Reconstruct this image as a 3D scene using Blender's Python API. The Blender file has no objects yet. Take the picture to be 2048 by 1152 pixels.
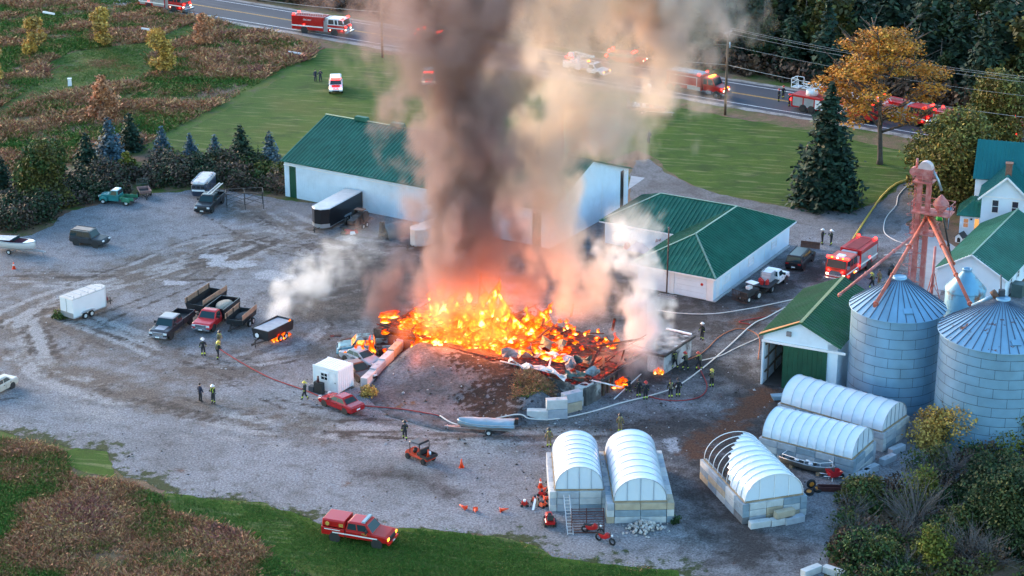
import bpy, bmesh, math, random
import numpy as np
from mathutils import Vector, Matrix, noise, geometry
from math import radians as R, sin, cos, pi, atan2
sc = bpy.context.scene
C = sc.collection
# ---------------- camera, world, sun, exposure ----------------
FPX, CAMH = 3980.0, 75.0
PIT = atan2(1490.0, FPX)
cd = bpy.data.cameras.new('camera'); cam = bpy.data.objects.new('camera', cd); C.objects.link(cam)
cam.location = (0, 0, CAMH); cam.rotation_euler = (pi/2-PIT, 0, 0)
cd.sensor_width = 36; cd.lens = FPX/2048*36; cd.clip_start = 1; cd.clip_end = 4000
sc.camera = cam
SUN_AZ, SUN_EL = R(-48), R(4)           # glow of the set sun ahead and to the left of the camera
w = bpy.data.worlds.new('World'); sc.world = w; w.use_nodes = True
nt = w.node_tree; nt.nodes.clear()
sky = nt.nodes.new('ShaderNodeTexSky'); sky.sky_type = 'NISHITA'; sky.sun_disc = False
sky.sun_elevation = SUN_EL; sky.sun_rotation = SUN_AZ; sky.air_density = 1.1; sky.dust_density = 1.0; sky.ozone_density = 2.6
bgn = nt.nodes.new('ShaderNodeBackground'); bgn.inputs[1].default_value = 0.15
wo = nt.nodes.new('ShaderNodeOutputWorld')
nt.links.new(sky.outputs[0], bgn.inputs[0]); nt.links.new(bgn.outputs[0], wo.inputs[0])
ld = bpy.data.lights.new('sun', 'SUN'); ld.energy = 0.6; ld.angle = R(35); ld.color = (1, .8, .66)
so = bpy.data.objects.new('sun', ld); C.objects.link(so)
so.rotation_euler = Vector((-sin(SUN_AZ)*cos(R(14)), -cos(SUN_AZ)*cos(R(14)), -sin(R(14)))).to_track_quat('-Z', 'Y').to_euler()
sc.view_settings.view_transform = 'Standard'; sc.view_settings.look = 'None'
sc.view_settings.gamma = 1; sc.view_settings.use_curve_mapping = False
sc.view_settings.exposure = 3.42
sc.render.engine = 'CYCLES'
cy = sc.cycles
cy.max_bounces = 6; cy.diffuse_bounces = 2; cy.glossy_bounces = 2; cy.transmission_bounces = 3; cy.volume_bounces = 2; cy.transparent_max_bounces = 24
cy.volume_step_rate = 2.0; cy.volume_max_steps = 256
cy.use_denoising = True
try:
    cy.denoiser = 'OPENIMAGEDENOISE'
except Exception: pass
cy.sample_clamp_indirect = 6
cy.use_adaptive_sampling = True; cy.adaptive_threshold = 0.02
cy.use_light_tree = True

def P(x, y, h=0.0):
    """the point of the place seen at photo pixel x, y at height h"""
    u, v = x-1024, y-576
    d = cos(PIT)*FPX-sin(PIT)*v; dn = sin(PIT)*FPX+cos(PIT)*v
    t = (CAMH-h)/dn
    return Vector((u*t, d*t, h))
# ---------------- helpers ----------------
rnd = random.Random(11)
MATS = {}
def nd(t, kind, **kw):
    n = t.nodes.new(kind)
    for k, v in kw.items():
        if k.startswith('i_'): n.inputs[int(k[2:]) if k[2:].isdigit() else k[2:].replace('_', ' ')].default_value = v
        else: setattr(n, k, v)
    return n
def rgba(c): return (c[0], c[1], c[2], 1)
def mat(name, col, rough=.6, metal=0.0, var=.15, scale=1.5, bump=0.0, col2=None, thr=(.45, .65), s2=None, coat=0.0, spec=None, emit=None):
    """principled material with noise mottling; col2 comes through in patches"""
    if name in MATS: return MATS[name]
    m = bpy.data.materials.new(name); m.use_nodes = True; t = m.node_tree; L = t.links.new
    p = t.nodes['Principled BSDF']
    p.inputs['Roughness'].default_value = rough; p.inputs['Metallic'].default_value = metal
    if coat: p.inputs['Coat Weight'].default_value = coat; p.inputs['Coat Roughness'].default_value = .08
    if spec is not None: p.inputs['Specular IOR Level'].default_value = spec
    tc = nd(t, 'ShaderNodeNewGeometry')
    nz = nd(t, 'ShaderNodeTexNoise'); nz.inputs['Scale'].default_value = scale; nz.inputs['Detail'].default_value = 6
    L(tc.outputs['Position'], nz.inputs['Vector'])
    mr = nd(t, 'ShaderNodeMapRange'); mr.inputs[1].default_value = .25; mr.inputs[2].default_value = .75
    mr.inputs[3].default_value = 1-var; mr.inputs[4].default_value = 1+var
    L(nz.outputs['Fac'], mr.inputs[0])
    base = rgba(col)
    mx = nd(t, 'ShaderNodeMix', data_type='RGBA', blend_type='MULTIPLY'); mx.inputs[0].default_value = 1
    mx.inputs[6].default_value = base
    if col2 is not None:
        n2 = nd(t, 'ShaderNodeTexNoise'); n2.inputs['Scale'].default_value = s2 or scale*.6; n2.inputs['Detail'].default_value = 8; n2.inputs['Roughness'].default_value = .65
        L(tc.outputs['Position'], n2.inputs['Vector'])
        r2 = nd(t, 'ShaderNodeMapRange'); r2.inputs[1].default_value = thr[0]; r2.inputs[2].default_value = thr[1]; L(n2.outputs['Fac'], r2.inputs[0])
        m2 = nd(t, 'ShaderNodeMix', data_type='RGBA'); m2.inputs[6].default_value = base; m2.inputs[7].default_value = rgba(col2)
        L(r2.outputs[0], m2.inputs[0]); L(m2.outputs[2], mx.inputs[6])
    L(mr.outputs[0], mx.inputs[7]); L(mx.outputs[2], p.inputs['Base Color'])
    if bump:
        bp = nd(t, 'ShaderNodeBump'); bp.inputs['Strength'].default_value = bump; bp.inputs['Distance'].default_value = .05
        L(nz.outputs['Fac'], bp.inputs['Height']); L(bp.outputs[0], p.inputs['Normal'])
    if emit:
        p.inputs['Emission Color'].default_value = rgba(emit[0]); p.inputs['Emission Strength'].default_value = emit[1]
    MATS[name] = m
    return m
def emat(name, col, strength):
    if name in MATS: return MATS[name]
    m = bpy.data.materials.new(name); m.use_nodes = True; p = m.node_tree.nodes['Principled BSDF']
    p.inputs['Base Color'].default_value = rgba([c*.5 for c in col]); p.inputs['Emission Color'].default_value = rgba(col); p.inputs['Emission Strength'].default_value = strength
    MATS[name] = m
    return m
def link(o, parent=None):
    C.objects.link(o)
    if parent is not None: o.parent = parent
    return o
def tag(o, label=None, cat=None, group=None, kind=None):
    if label: o['label'] = label
    if cat: o['category'] = cat
    if group: o['group'] = group
    if kind: o['kind'] = kind
    return o
def thing(name, label, cat, loc=(0, 0, 0), rz=0.0, group=None):
    o = bpy.data.objects.new(name, None); C.objects.link(o); o.location = loc; o.rotation_euler = (0, 0, rz); o.empty_display_size = .3
    return tag(o, label, cat, group)
class B:
    def __init__(s): s.v = []; s.f = []; s.m = []; s.mi = 0; s.sm = []
    def add(s, vs, fs, smooth=False):
        o = len(s.v); s.v += [tuple(v) for v in vs]; s.f += [tuple(i+o for i in f) for f in fs]
        s.m += [s.mi]*len(fs); s.sm += [smooth]*len(fs); return s
    def mat(s, i): s.mi = i; return s
    def box(s, x0, x1, y0, y1, z0, z1, rz=0, c=None, tx=0, ty=0):
        vs = [Vector((x, y, z)) for z, q in ((z0, 0), (z1, 1)) for x, y in ((x0+tx*q, y0+ty*q), (x1-tx*q, y0+ty*q), (x1-tx*q, y1-ty*q), (x0+tx*q, y1-ty*q))]
        if rz:
            M = Matrix.Rotation(rz, 3, 'Z'); c = Vector(c or ((x0+x1)/2, (y0+y1)/2, 0)); vs = [M@(v-c)+c for v in vs]
        return s.add(vs, [(3, 2, 1, 0), (4, 5, 6, 7), (0, 1, 5, 4), (1, 2, 6, 5), (2, 3, 7, 6), (3, 0, 4, 7)])
    def bar(s, a, b, w=.1, h=None, up=(0, 0, 1)):
        a, b = Vector(a), Vector(b); d = (b-a).normalized(); u = Vector(up)
        if abs(d.dot(u)) > .98: u = Vector((1, 0, 0))
        x = d.cross(u).normalized()*(w/2); y = x.cross(d).normalized()*((h or w)/2)
        vs = [p+i*x+j*y for p in (a, b) for i, j in ((-1, -1), (1, -1), (1, 1), (-1, 1))]
        return s.add(vs, [(3, 2, 1, 0), (4, 5, 6, 7), (0, 1, 5, 4), (1, 2, 6, 5), (2, 3, 7, 6), (3, 0, 4, 7)])
    def cyl(s, a, b, r0, r1=None, n=12, caps=True, smooth=True):
        r1 = r0 if r1 is None else r1
        a, b = Vector(a), Vector(b); d = (b-a).normalized(); u = Vector((0, 0, 1)) if abs(d.z) < .95 else Vector((1, 0, 0))
        x = d.cross(u).normalized(); y = x.cross(d).normalized()
        vs = [p+(x*cos(2*pi*i/n)+y*sin(2*pi*i/n))*r for p, r in ((a, r0), (b, r1)) for i in range(n)]
        s.add(vs, [(i, (i+1) % n, n+(i+1) % n, n+i) for i in range(n)], smooth)
        if caps: s.f += [tuple(len(s.v)-2*n+i for i in reversed(range(n))), tuple(len(s.v)-n+i for i in range(n))]; s.m += [s.mi]*2; s.sm += [False]*2
        return s
    def tube(s, pts, r, n=6, r1=None, smooth=True):
        pts = [Vector(p) for p in pts]; k = len(pts); vs = []; px = None
        for i, p in enumerate(pts):
            d = (pts[min(i+1, k-1)]-pts[max(i-1, 0)])
            d = d.normalized() if d.length > 1e-6 else Vector((0, 0, 1))
            if px is None:
                u = Vector((0, 0, 1)) if abs(d.z) < .9 else Vector((1, 0, 0)); x = d.cross(u).normalized()
            else: x = (px-d*px.dot(d)).normalized()
            px = x; y = d.cross(x); rr = r if r1 is None else r+(r1-r)*i/(k-1)
            vs += [p+(x*cos(2*pi*j/n)+y*sin(2*pi*j/n))*rr for j in range(n)]
        fs = [(i*n+j, i*n+(j+1) % n, (i+1)*n+(j+1) % n, (i+1)*n+j) for i in range(k-1) for j in range(n)]
        fs += [tuple(reversed(range(n))), tuple((k-1)*n+j for j in range(n))]
        return s.add(vs, fs, smooth)
    def prism(s, out, y0, y1, inset=0.0, smooth=False):
        """side outline (x,z) stretched from y0 to y1, edges bevelled by inset"""
        n = len(out); cx = sum(p[0] for p in out)/n; cz = sum(p[1] for p in out)/n
        X = max(abs(p[0]-cx) for p in out) or 1; Z = max(abs(p[1]-cz) for p in out) or 1
        lay = [(y0, inset), (y0+inset, 0), (y1-inset, 0), (y1, inset)] if inset else [(y0, 0), (y1, 0)]
        vs = [((x-cx)*(1-q/X)+cx, y, (z-cz)*(1-q/Z)+cz) for y, q in lay for x, z in out]
        fs = [tuple(range(n)), tuple(reversed(range((len(lay)-1)*n, len(lay)*n)))]
        fs += [(l*n+i, (l+1)*n+i, (l+1)*n+(i+1) % n, l*n+(i+1) % n) for l in range(len(lay)-1) for i in range(n)]
        return s.add(vs, fs, smooth)
    def slab(s, quad, off=.01, th=.03):
        """thin plate lying proud of a quad (outward normal from its winding)"""
        q = [Vector(p) for p in quad]; nrm = (q[1]-q[0]).cross(q[-1]-q[0]).normalized()
        k = len(q); vs = [p+nrm*(off-th) for p in q]+[p+nrm*off for p in q]
        return s.add(vs, [tuple(reversed(range(k))), tuple(range(k, 2*k))]+[(i, (i+1) % k, k+(i+1) % k, k+i) for i in range(k)])
    def lathe(s, prof, n=16, c=(0, 0, 0), a0=0, a1=2*pi, smooth=True):
        full = abs(a1-a0-2*pi) < 1e-6; k = n if full else n+1
        vs = [(c[0]+r*cos(a0+(a1-a0)*i/n), c[1]+r*sin(a0+(a1-a0)*i/n), c[2]+z) for r, z in prof for i in range(k)]
        return s.add(vs, [(l*k+i, l*k+(i+1) % k, (l+1)*k+(i+1) % k, (l+1)*k+i) for l in range(len(prof)-1) for i in range(n)], smooth)
    def ball(s, c, r, sub=1, sq=(1, 1, 1), jit=0.0):
        bm = bmesh.new(); bmesh.ops.create_icosphere(bm, subdivisions=sub, radius=1)
        o = Vector(c); vs = [o+Vector((v.co.x*sq[0], v.co.y*sq[1], v.co.z*sq[2]))*r*(1+rnd.uniform(-jit, jit)) for v in bm.verts]
        fs = [[v.index for v in f.verts] for f in bm.faces]; bm.free()
        return s.add(vs, fs, jit == 0)
    def mesh(s, name):
        me = bpy.data.meshes.new(name); me.from_pydata(s.v, [], s.f)
        me.polygons.foreach_set('material_index', s.m); me.polygons.foreach_set('use_smooth', s.sm); me.update()
        return me
    def obj(s, name, mats, parent=None, loc=None, kind=None, label=None):
        me = s.mesh(name)
        for m in (mats if isinstance(mats, (list, tuple)) else [mats]): me.materials.append(m)
        o = bpy.data.objects.new(name, me); link(o, parent)
        if loc is not None: o.location = loc
        if kind: o['kind'] = kind
        if label: o['label'] = label
        return o
def share(name, me, parent=None, loc=(0, 0, 0), rot=(0, 0, 0), scale=None, label=None):
    o = bpy.data.objects.new(name, me); link(o, parent); o.location = loc; o.rotation_euler = rot
    if scale is not None: o.scale = scale if hasattr(scale, '__len__') else (scale,)*3
    if label: o['label'] = label
    return o
def kids(o): return list(o.children)
def dup(root, loc, rz=None, label=None, scale=None, mats=None):
    """copy a thing with its parts and sub-parts"""
    r = root.copy(); C.objects.link(r); r.location = loc
    if rz is not None: r.rotation_euler = (0, 0, rz)
    if label: r['label'] = label
    if scale: r.scale = (scale,)*3
    for ch in kids(root):
        c = ch.copy(); C.objects.link(c); c.parent = r
        for g in kids(ch):
            d = g.copy(); C.objects.link(d); d.parent = c
    return r
def npmesh(name, V, F, mat_, cols=None, smooth=False, k=None):
    """mesh from numpy arrays; F of shape (n,3) or (n,4); cols per vertex"""
    me = bpy.data.meshes.new(name); V = np.asarray(V, np.float32); F = np.asarray(F, np.int32); k = F.shape[1]
    me.vertices.add(len(V)); me.vertices.foreach_set('co', V.ravel())
    me.loops.add(F.size); me.loops.foreach_set('vertex_index', F.ravel())
    me.polygons.add(len(F)); me.polygons.foreach_set('loop_start', np.arange(0, F.size, k, dtype=np.int32))
    me.polygons.foreach_set('loop_total', np.full(len(F), k, np.int32))
    if smooth: me.polygons.foreach_set('use_smooth', np.ones(len(F), bool))
    me.update(calc_edges=True)
    if cols is not None:
        a = me.attributes.new('tint', 'FLOAT_COLOR', 'POINT'); c = np.ones((len(V), 4), np.float32); c[:, :3] = cols; a.data.foreach_set('color', c.ravel())
    if mat_ is not None: me.materials.append(mat_)
    return me
def place(fx, fy, rx, ry, L=None):
    """location and heading of something whose front and rear ends meet the ground at these photo pixels"""
    a, b = P(fx, fy), P(rx, ry); d = a-b
    return (a+b)/2, atan2(d.y, d.x)
def inpoly(x, y, poly):
    ins = np.zeros(len(x), bool); n = len(poly)
    for i in range(n):
        x0, y0 = poly[i]; x1, y1 = poly[(i+1) % n]
        with np.errstate(divide='ignore', invalid='ignore'):
            c = ((y0 > y) != (y1 > y)) & (x < (x1-x0)*(y-y0)/(y1-y0+1e-12)+x0)
        ins ^= c
    return ins
def segdist(x, y, pl):
    d = np.full(len(x), 1e9)
    for (x0, y0), (x1, y1) in zip(pl[:-1], pl[1:]):
        dx, dy = x1-x0, y1-y0; t = np.clip(((x-x0)*dx+(y-y0)*dy)/(dx*dx+dy*dy+1e-9), 0, 1)
        d = np.minimum(d, np.hypot(x-x0-t*dx, y-y0-t*dy))
    return d
def W2(pts): return [tuple(P(*p)[:2]) for p in pts]
def vnoise(x, y, s, seed=0):
    """smooth value noise for arrays"""
    x = np.asarray(x)*s+seed*17.3; y = np.asarray(y)*s-seed*9.1
    xi, yi = np.floor(x).astype(int), np.floor(y).astype(int); fx, fy = x-xi, y-yi
    fx, fy = fx*fx*(3-2*fx), fy*fy*(3-2*fy)
    def h(a, b):
        n = (a*374761393+b*668265263) & 0x7fffffff; n = ((n ^ (n >> 13))*1274126177) & 0x7fffffff
        return ((n ^ (n >> 16)) & 0xffff)/65535.0
    return (h(xi, yi)*(1-fx)+h(xi+1, yi)*fx)*(1-fy)+(h(xi, yi+1)*(1-fx)+h(xi+1, yi+1)*fx)*fy
def fbm(x, y, s, seed=0, o=4):
    v = 0; a = .5
    for i in range(o): v = v+a*vnoise(x, y, s*2**i, seed+i*3); a *= .5
    return v/(1-.5**o)
# ---------------- ground, road, yard ----------------
def sheet(name, poly, z, m, step=2.0, jag=.5, edge=1.2, zf=None, attr=None, kind='structure'):
    """ground sheet over a world polygon: ragged edge, inner points, optional per-vertex attributes"""
    b = []
    n = len(poly)
    for i in range(n):
        a, c = Vector(poly[i][:2]), Vector(poly[(i+1) % n][:2]); k = max(1, int((c-a).length/edge)); nn = (c-a).normalized(); nn = Vector((nn.y, -nn.x))
        for j in range(k):
            q = a.lerp(c, j/k); o = (noise.noise((q.x*.35, q.y*.35, 3.1))*.7+noise.noise((q.x*1.3, q.y*1.3, 9))*.5)*jag*2
            b.append(q+nn*o)
    xs, ys = np.array([p.x for p in b]), np.array([p.y for p in b])
    gx, gy = np.meshgrid(np.arange(xs.min(), xs.max(), step), np.arange(ys.min(), ys.max(), step))
    gx, gy = gx.ravel(), gy.ravel(); gx = gx+((np.arange(len(gx))*7919 % 13)/13-.5)*step*.3
    pl = list(zip(xs, ys)); keep = inpoly(gx, gy, pl)
    keep &= segdist(gx, gy, pl+[pl[0]]) > step*.35
    pts = b+[Vector((x, y)) for x, y in zip(gx[keep], gy[keep])]
    nb = len(b)
    ov, oe, of = geometry.delaunay_2d_cdt(pts, [(i, (i+1) % nb) for i in range(nb)], [], 1, 1e-5)[:3]
    V = np.array([(v.x, v.y, 0) for v in ov]); V[:, 2] = z if zf is None else zf(V[:, 0], V[:, 1])
    F = np.array([f if len(f) == 3 else f[:3] for f in of])
    me = npmesh(name, V, F, m, smooth=True)
    if attr:
        for an, fn in attr.items():
            at = me.attributes.new(an, 'FLOAT', 'POINT'); at.data.foreach_set('value', fn(V[:, 0], V[:, 1]).astype(np.float32))
    o = bpy.data.objects.new(name, me); link(o); tag(o, kind=kind)
    return o
def ramp(t, pts):
    n = t.nodes.new('ShaderNodeValToRGB'); e = n.color_ramp.elements
    while len(e) < len(pts): e.new(.5)
    for q, (p, c) in zip(e, pts): q.position = p; q.color = rgba(c)
    return n
def ground_mat(name, layers, rough=.95, bump=.25, fine=9.0, mul=(.55, 1.45), finecol=None, attrs=(), stripe=None, bdist=.08):
    """layers: list of (noise scale, detail, low, high, colour); attrs: (attribute, colour, low, high, noise scale)"""
    m = bpy.data.materials.new(name); m.use_nodes = True; t = m.node_tree; L = t.links.new; p = t.nodes['Principled BSDF']
    p.inputs['Roughness'].default_value = rough; p.inputs['Specular IOR Level'].default_value = .25
    g = nd(t, 'ShaderNodeNewGeometry'); cur = None
    def nzv(s, d, rg=.6):
        n = nd(t, 'ShaderNodeTexNoise'); n.inputs['Scale'].default_value = s; n.inputs['Detail'].default_value = d; n.inputs['Roughness'].default_value = rg
        L(g.outputs['Position'], n.inputs['Vector']); return n.outputs['Fac']
    def mp(x, a, b, c=0, d=1):
        r = nd(t, 'ShaderNodeMapRange'); r.inputs[1].default_value = a; r.inputs[2].default_value = b; r.inputs[3].default_value = c; r.inputs[4].default_value = d; L(x, r.inputs[0]); return r.outputs[0]
    def mix(f, a, b, bl='MIX'):
        n = nd(t, 'ShaderNodeMix', data_type='RGBA', blend_type=bl)
        if hasattr(f, 'node'): L(f, n.inputs[0])
        else: n.inputs[0].default_value = f
        for i, q in ((6, a), (7, b)):
            if hasattr(q, 'node'): L(q, n.inputs[i])
            else: n.inputs[i].default_value = rgba(q)
        return n.outputs[2]
    for i, (s, d, lo, hi, c) in enumerate(layers):
        cur = c if i == 0 else mix(mp(nzv(s, d), lo, hi), cur, c)
    if stripe:
        ang, freq, c, amt = stripe
        mpn = nd(t, 'ShaderNodeMapping'); mpn.inputs['Rotation'].default_value = (0, 0, ang); L(g.outputs['Position'], mpn.inputs[0])
        wv = nd(t, 'ShaderNodeTexNoise'); wv.inputs['Scale'].default_value = 1; wv.inputs['Detail'].default_value = 4; wv.inputs['Roughness'].default_value = .6
        sc_ = nd(t, 'ShaderNodeMapping'); sc_.inputs['Scale'].default_value = (freq*.14, freq, 1); L(mpn.outputs[0], sc_.inputs[0]); L(sc_.outputs[0], wv.inputs['Vector'])
        cur = mix(mp(wv.outputs['Fac'], .54, .66, 0, amt), cur, c)
    for (an, c, lo, hi, s) in attrs:
        a = nd(t, 'ShaderNodeAttribute', attribute_name=an)
        sm = nd(t, 'ShaderNodeMath', operation='ADD'); L(a.outputs['Fac'], sm.inputs[0]); L(mp(nzv(s, 7, .65), .2, .8, -.5, .5), sm.inputs[1])
        cur = mix(mp(sm.outputs[0], lo, hi), cur, c)
    fn = nzv(fine, 5, .75)
    f2 = mp(fn, .3, .7, mul[0], mul[1])
    cur = mix(1.0, cur, f2, 'MULTIPLY')
    if finecol:
        cur = mix(mp(nzv(fine*1.7, 3, .8), finecol[1], finecol[2]), cur, finecol[0])
    L(cur, p.inputs['Base Color'])
    if bump:
        bp = nd(t, 'ShaderNodeBump'); bp.inputs['Strength'].default_value = bump; bp.inputs['Distance'].default_value = bdist; L(fn, bp.inputs['Height']); L(bp.outputs[0], p.inputs['Normal'])
    return m
# earth under everything
M_GROUND = ground_mat('meadow_soil', [(1, 2, 0, 1, (.15, .09, .06)), (.07, 5, .45, .6, (.06, .09, .015)), (.5, 6, .5, .7, (.2, .115, .08)), (.17, 4, .54, .64, (.045, .08, .012))], fine=5, mul=(.5, 1.5), bump=.5)
b = B(); b.add([(-1500, -500, 0), (1500, -500, 0), (1500, 2500, 0), (-1500, 2500, 0)], [(0, 1, 2, 3)])
tag(b.obj('ground', M_GROUND), kind='structure')
LAWN_COLS = [(1, 2, 0, 1, (.03, .075, .003)), (.09, 4, .42, .62, (.05, .094, .004)), (.35, 5, .5, .68, (.02, .05, .003)), (.05, 3, .55, .7, (.072, .085, .01))]
M_LAWN = ground_mat('mown_grass', LAWN_COLS, fine=6, mul=(.6, 1.4), bump=.5, stripe=(R(13), 1.3, (.2, .19, .085), .55))
M_LAWN2 = ground_mat('rough_grass', [(1, 2, 0, 1, (.04, .09, .008)), (.12, 4, .42, .62, (.085, .095, .012)), (.6, 5, .5, .72, (.085, .075, .04))], fine=5, mul=(.5, 1.5), bump=.6)
lawn_px = [(283, 296), (470, 200), (560, 145), (640, 96), (720, 100), (900, 132), (1100, 168), (1300, 205), (1480, 238), (1620, 262), (1800, 300), (1838, 330), (1815, 362), (1770, 398), (1700, 424), (1560, 410), (1440, 388), (1380, 368), (1340, 345), (1318, 322), (1275, 300), (1230, 318), (1180, 335), (900, 300), (650, 240), (560, 330), (440, 330)]
sheet('lawn', W2(lawn_px), .012, M_LAWN, step=4, jag=.25)
strip_px = [(270, 300), (440, 205), (540, 145), (600, 105), (640, 94), (655, 100), (575, 150), (480, 205), (300, 300)]
sheet('grass_strip', W2(strip_px), .02, M_LAWN2, step=3, jag=.3)
path_px = [(-60, 250), (0, 214), (60, 178), (105, 160), (90, 128), (150, 102), (300, 84), (345, 62), (385, 46), (402, 52), (385, 72), (330, 100), (290, 118), (310, 140), (270, 160), (215, 170), (180, 172), (120, 185), (60, 205), (0, 235), (-60, 275)]
sheet('mown_path', W2(path_px), .016, M_LAWN2, step=3, jag=.5)
verge_px = [(330, 986), (420, 998), (520, 1008), (600, 1030), (660, 1058), (780, 1062), (850, 1057), (930, 1066), (990, 1073), (1070, 1092), (1105, 1114), (1200, 1128), (1300, 1138), (1352, 1142), (1370, 1190), (1250, 1230), (700, 1200), (560, 1120), (470, 1060), (400, 1040), (340, 1020)]
sheet('grass_verge', W2(verge_px), .036, M_LAWN, step=2, jag=.3, edge=.5)
sheet('grass_patch', W2([(125, 905), (150, 898), (215, 903), (222, 935), (235, 955), (180, 948), (135, 930)]), .036, M_LAWN, step=1, jag=.25, edge=.4)
# gravel yard with its muddy tracks, wet soot, worn slabs and a pale puddle
yard_px = [(-80, 480), (0, 482), (60, 470), (105, 452), (130, 428), (200, 408), (260, 392), (330, 386), (420, 376), (520, 392), (600, 405), (800, 420), (1000, 460), (1150, 460), (1262, 418), (1290, 420), (1400, 392), (1500, 408), (1560, 418), (1700, 430), (1760, 418), (1800, 420), (1830, 470), (1900, 520), (2000, 560), (2120, 640), (2200, 900), (2120, 1000), (1960, 1010), (1800, 1000), (1690, 1000), (1660, 1100), (1640, 1230), (1360, 1230), (1352, 1142), (1300, 1140), (1200, 1130), (1105, 1116), (1070, 1095), (990, 1075), (930, 1068), (850, 1060), (780, 1064), (660, 1060), (600, 1032), (520, 1010), (420, 1000), (330, 988), (290, 965), (250, 955), (225, 930), (215, 905), (130, 892), (60, 882), (0, 862), (-80, 845)]
yard = W2(yard_px)
def soft(d, r): return np.clip(1-d/r, 0, 1)**.7
mud_lines = [([(60, 700), (40, 640), (120, 600), (300, 545), (500, 480), (700, 500), (760, 560), (640, 600)], 5.5), ([(40, 640), (100, 740), (300, 800), (560, 850), (800, 860), (1100, 870), (1330, 860)], 3.2), ([(60, 560), (250, 560), (460, 520), (600, 470)], 4), ([(130, 640), (300, 700), (420, 740), (600, 700), (660, 640)], 4.5), ([(480, 410), (620, 480), (760, 500), (900, 500)], 3.5)]
def a_mud(x, y):
    v = np.zeros(len(x))
    for pl, r in mud_lines: v = np.maximum(v, soft(segdist(x, y, W2(pl)), r*1.7))
    return np.clip(v*(.35+.9*fbm(x, y, .25, 2)), 0, 1)
TRK = []
for pl, r in mud_lines:
    for k in range(9):
        ox, oy, s = rnd.uniform(-55, 55), rnd.uniform(-20, 20), rnd.uniform(.9, 1.1); q = [P(a*s+ox, b_+oy) for a, b_ in pl]; out = []
        for i in range(len(q)-1):
            p0, p1, p2, p3 = q[max(0, i-1)], q[i], q[i+1], q[min(len(q)-1, i+2)]
            for j in range(5): t = j/5; out.append(tuple((.5*((2*p1)+(p2-p0)*t+(2*p0-5*p1+4*p2-p3)*t*t+(3*p1-p0-3*p2+p3)*t**3))[:2]))
        TRK.append(out+[tuple(q[-1][:2])])
def a_ruts(x, y):
    v = np.zeros(len(x))
    for pl in ([(60, 640), (160, 590), (380, 530), (600, 530)], [(90, 655), (180, 610), (380, 560), (560, 560)], [(0, 800), (220, 770), (420, 830), (700, 870), (900, 885), (1200, 880)], [(30, 720), (200, 800), (440, 850), (700, 880)], [(560, 460), (420, 560), (220, 640), (160, 700)], [(470, 500), (330, 580), (170, 640), (130, 700)], [(420, 740), (560, 800), (760, 840)], [(440, 760), (560, 815), (700, 850)], [(1395, 980), (1500, 1130)], [(1440, 960), (1560, 1120)]):
        v = np.maximum(v, np.clip(1-segdist(x, y, W2(pl))/.75, 0, 1))
    for pl in TRK[::2]: v = np.maximum(v, np.clip(1.15-segdist(x, y, pl)/.5, 0, 1)*.95)
    return v*np.clip(fbm(x, y, .3, 8)*2.4-.45, 0, 1)
def a_dust(x, y):
    v = np.zeros(len(x))
    for pl in TRK[1::2]: v = np.maximum(v, np.clip(1.2-segdist(x, y, pl)/.8, 0, 1))
    v = np.maximum(v, .75*soft(segdist(x, y, W2([(0, 790), (200, 830), (400, 880), (700, 900), (1000, 900)])), 3.0))
    return v*np.clip(fbm(x, y, .22, 31)*2.2-.4, 0, 1)
def a_wet(x, y):
    v = soft(segdist(x, y, W2([(760, 580), (900, 520), (1100, 540), (1250, 600), (1400, 640)])), 17)
    v = np.maximum(v, soft(segdist(x, y, W2([(1250, 760), (1400, 720), (1500, 760), (1560, 850), (1430, 950), (1500, 1100)])), 9))
    v = np.maximum(v, soft(segdist(x, y, W2([(1330, 620), (1500, 600), (1640, 540), (1740, 520)])), 7))
    v = np.maximum(v, .8*soft(segdist(x, y, W2([(740, 950), (850, 960), (900, 990)])), 3.2))
    v = np.maximum(v, .9*soft(segdist(x, y, W2([(1250, 860), (1400, 840), (1380, 950)])), 6))
    return v
def a_slab_puddle(x, y):
    v = np.zeros(len(x))
    for pl, r in (([(410, 513), (440, 516)], 1.1), ([(430, 527), (470, 530), (495, 528)], 1.5), ([(335, 566), (365, 567)], .95), ([(525, 552), (560, 556)], 1.3), ([(1340, 882), (1350, 900)], .9), ([(540, 545), (580, 555)], 1.0)):  # patch beside the greenhouses is a puddle, its pale sheen painted
        v = np.maximum(v, np.clip(1.6-segdist(x, y, W2(pl))/r, 0, 1))
    return v
def a_rust(x, y):
    v = soft(segdist(x, y, W2([(1530, 790), (1500, 815), (1465, 850), (1410, 880), (1390, 905)])), 3.0)
    v = np.maximum(v, soft(segdist(x, y, W2([(1480, 650), (1540, 620)])), 2.5)*.9)
    for q in ((735, 830), (770, 780), (915, 810), (1040, 880), (100, 975), (60, 870), (1405, 925), (1660, 1140), (345, 945), (690, 970)):
        v = np.maximum(v, .62*soft(segdist(x, y, W2([q, (q[0]+18, q[1])])), 1.6))
    return v
def a_weed(x, y):
    e = segdist(x, y, yard[-22:]); v = np.clip(1-e/5.5, 0, 1)*.95
    return np.clip(v*(.25+1.2*fbm(x, y, .45, 5)), 0, 1)
M_GRAVEL = ground_mat('gravel', [(1, 2, 0, 1, (.215, .215, .232)), (.12, 5, .45, .65, (.16, .158, .168)), (.6, 6, .5, .72, (.12, .115, .117))], fine=5.5, mul=(.3, 1.75), bump=1.0, bdist=.14,
    attrs=(('mud', (.12, .098, .086), .3, .8, .55), ('dust', (.27, .262, .265), .45, .9, .8), ('ruts', (.055, .045, .042), .5, .95, 1.2), ('wet', (.05, .044, .044), .35, .95, .5), ('slab', (.33, .33, .35), .7, .95, .9), ('rust', (.11, .05, .03), .5, .85, .8), ('weed', (.035, .05, .018), .62, .8, .9)), finecol=((.035, .03, .03), .6, .68))
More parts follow.
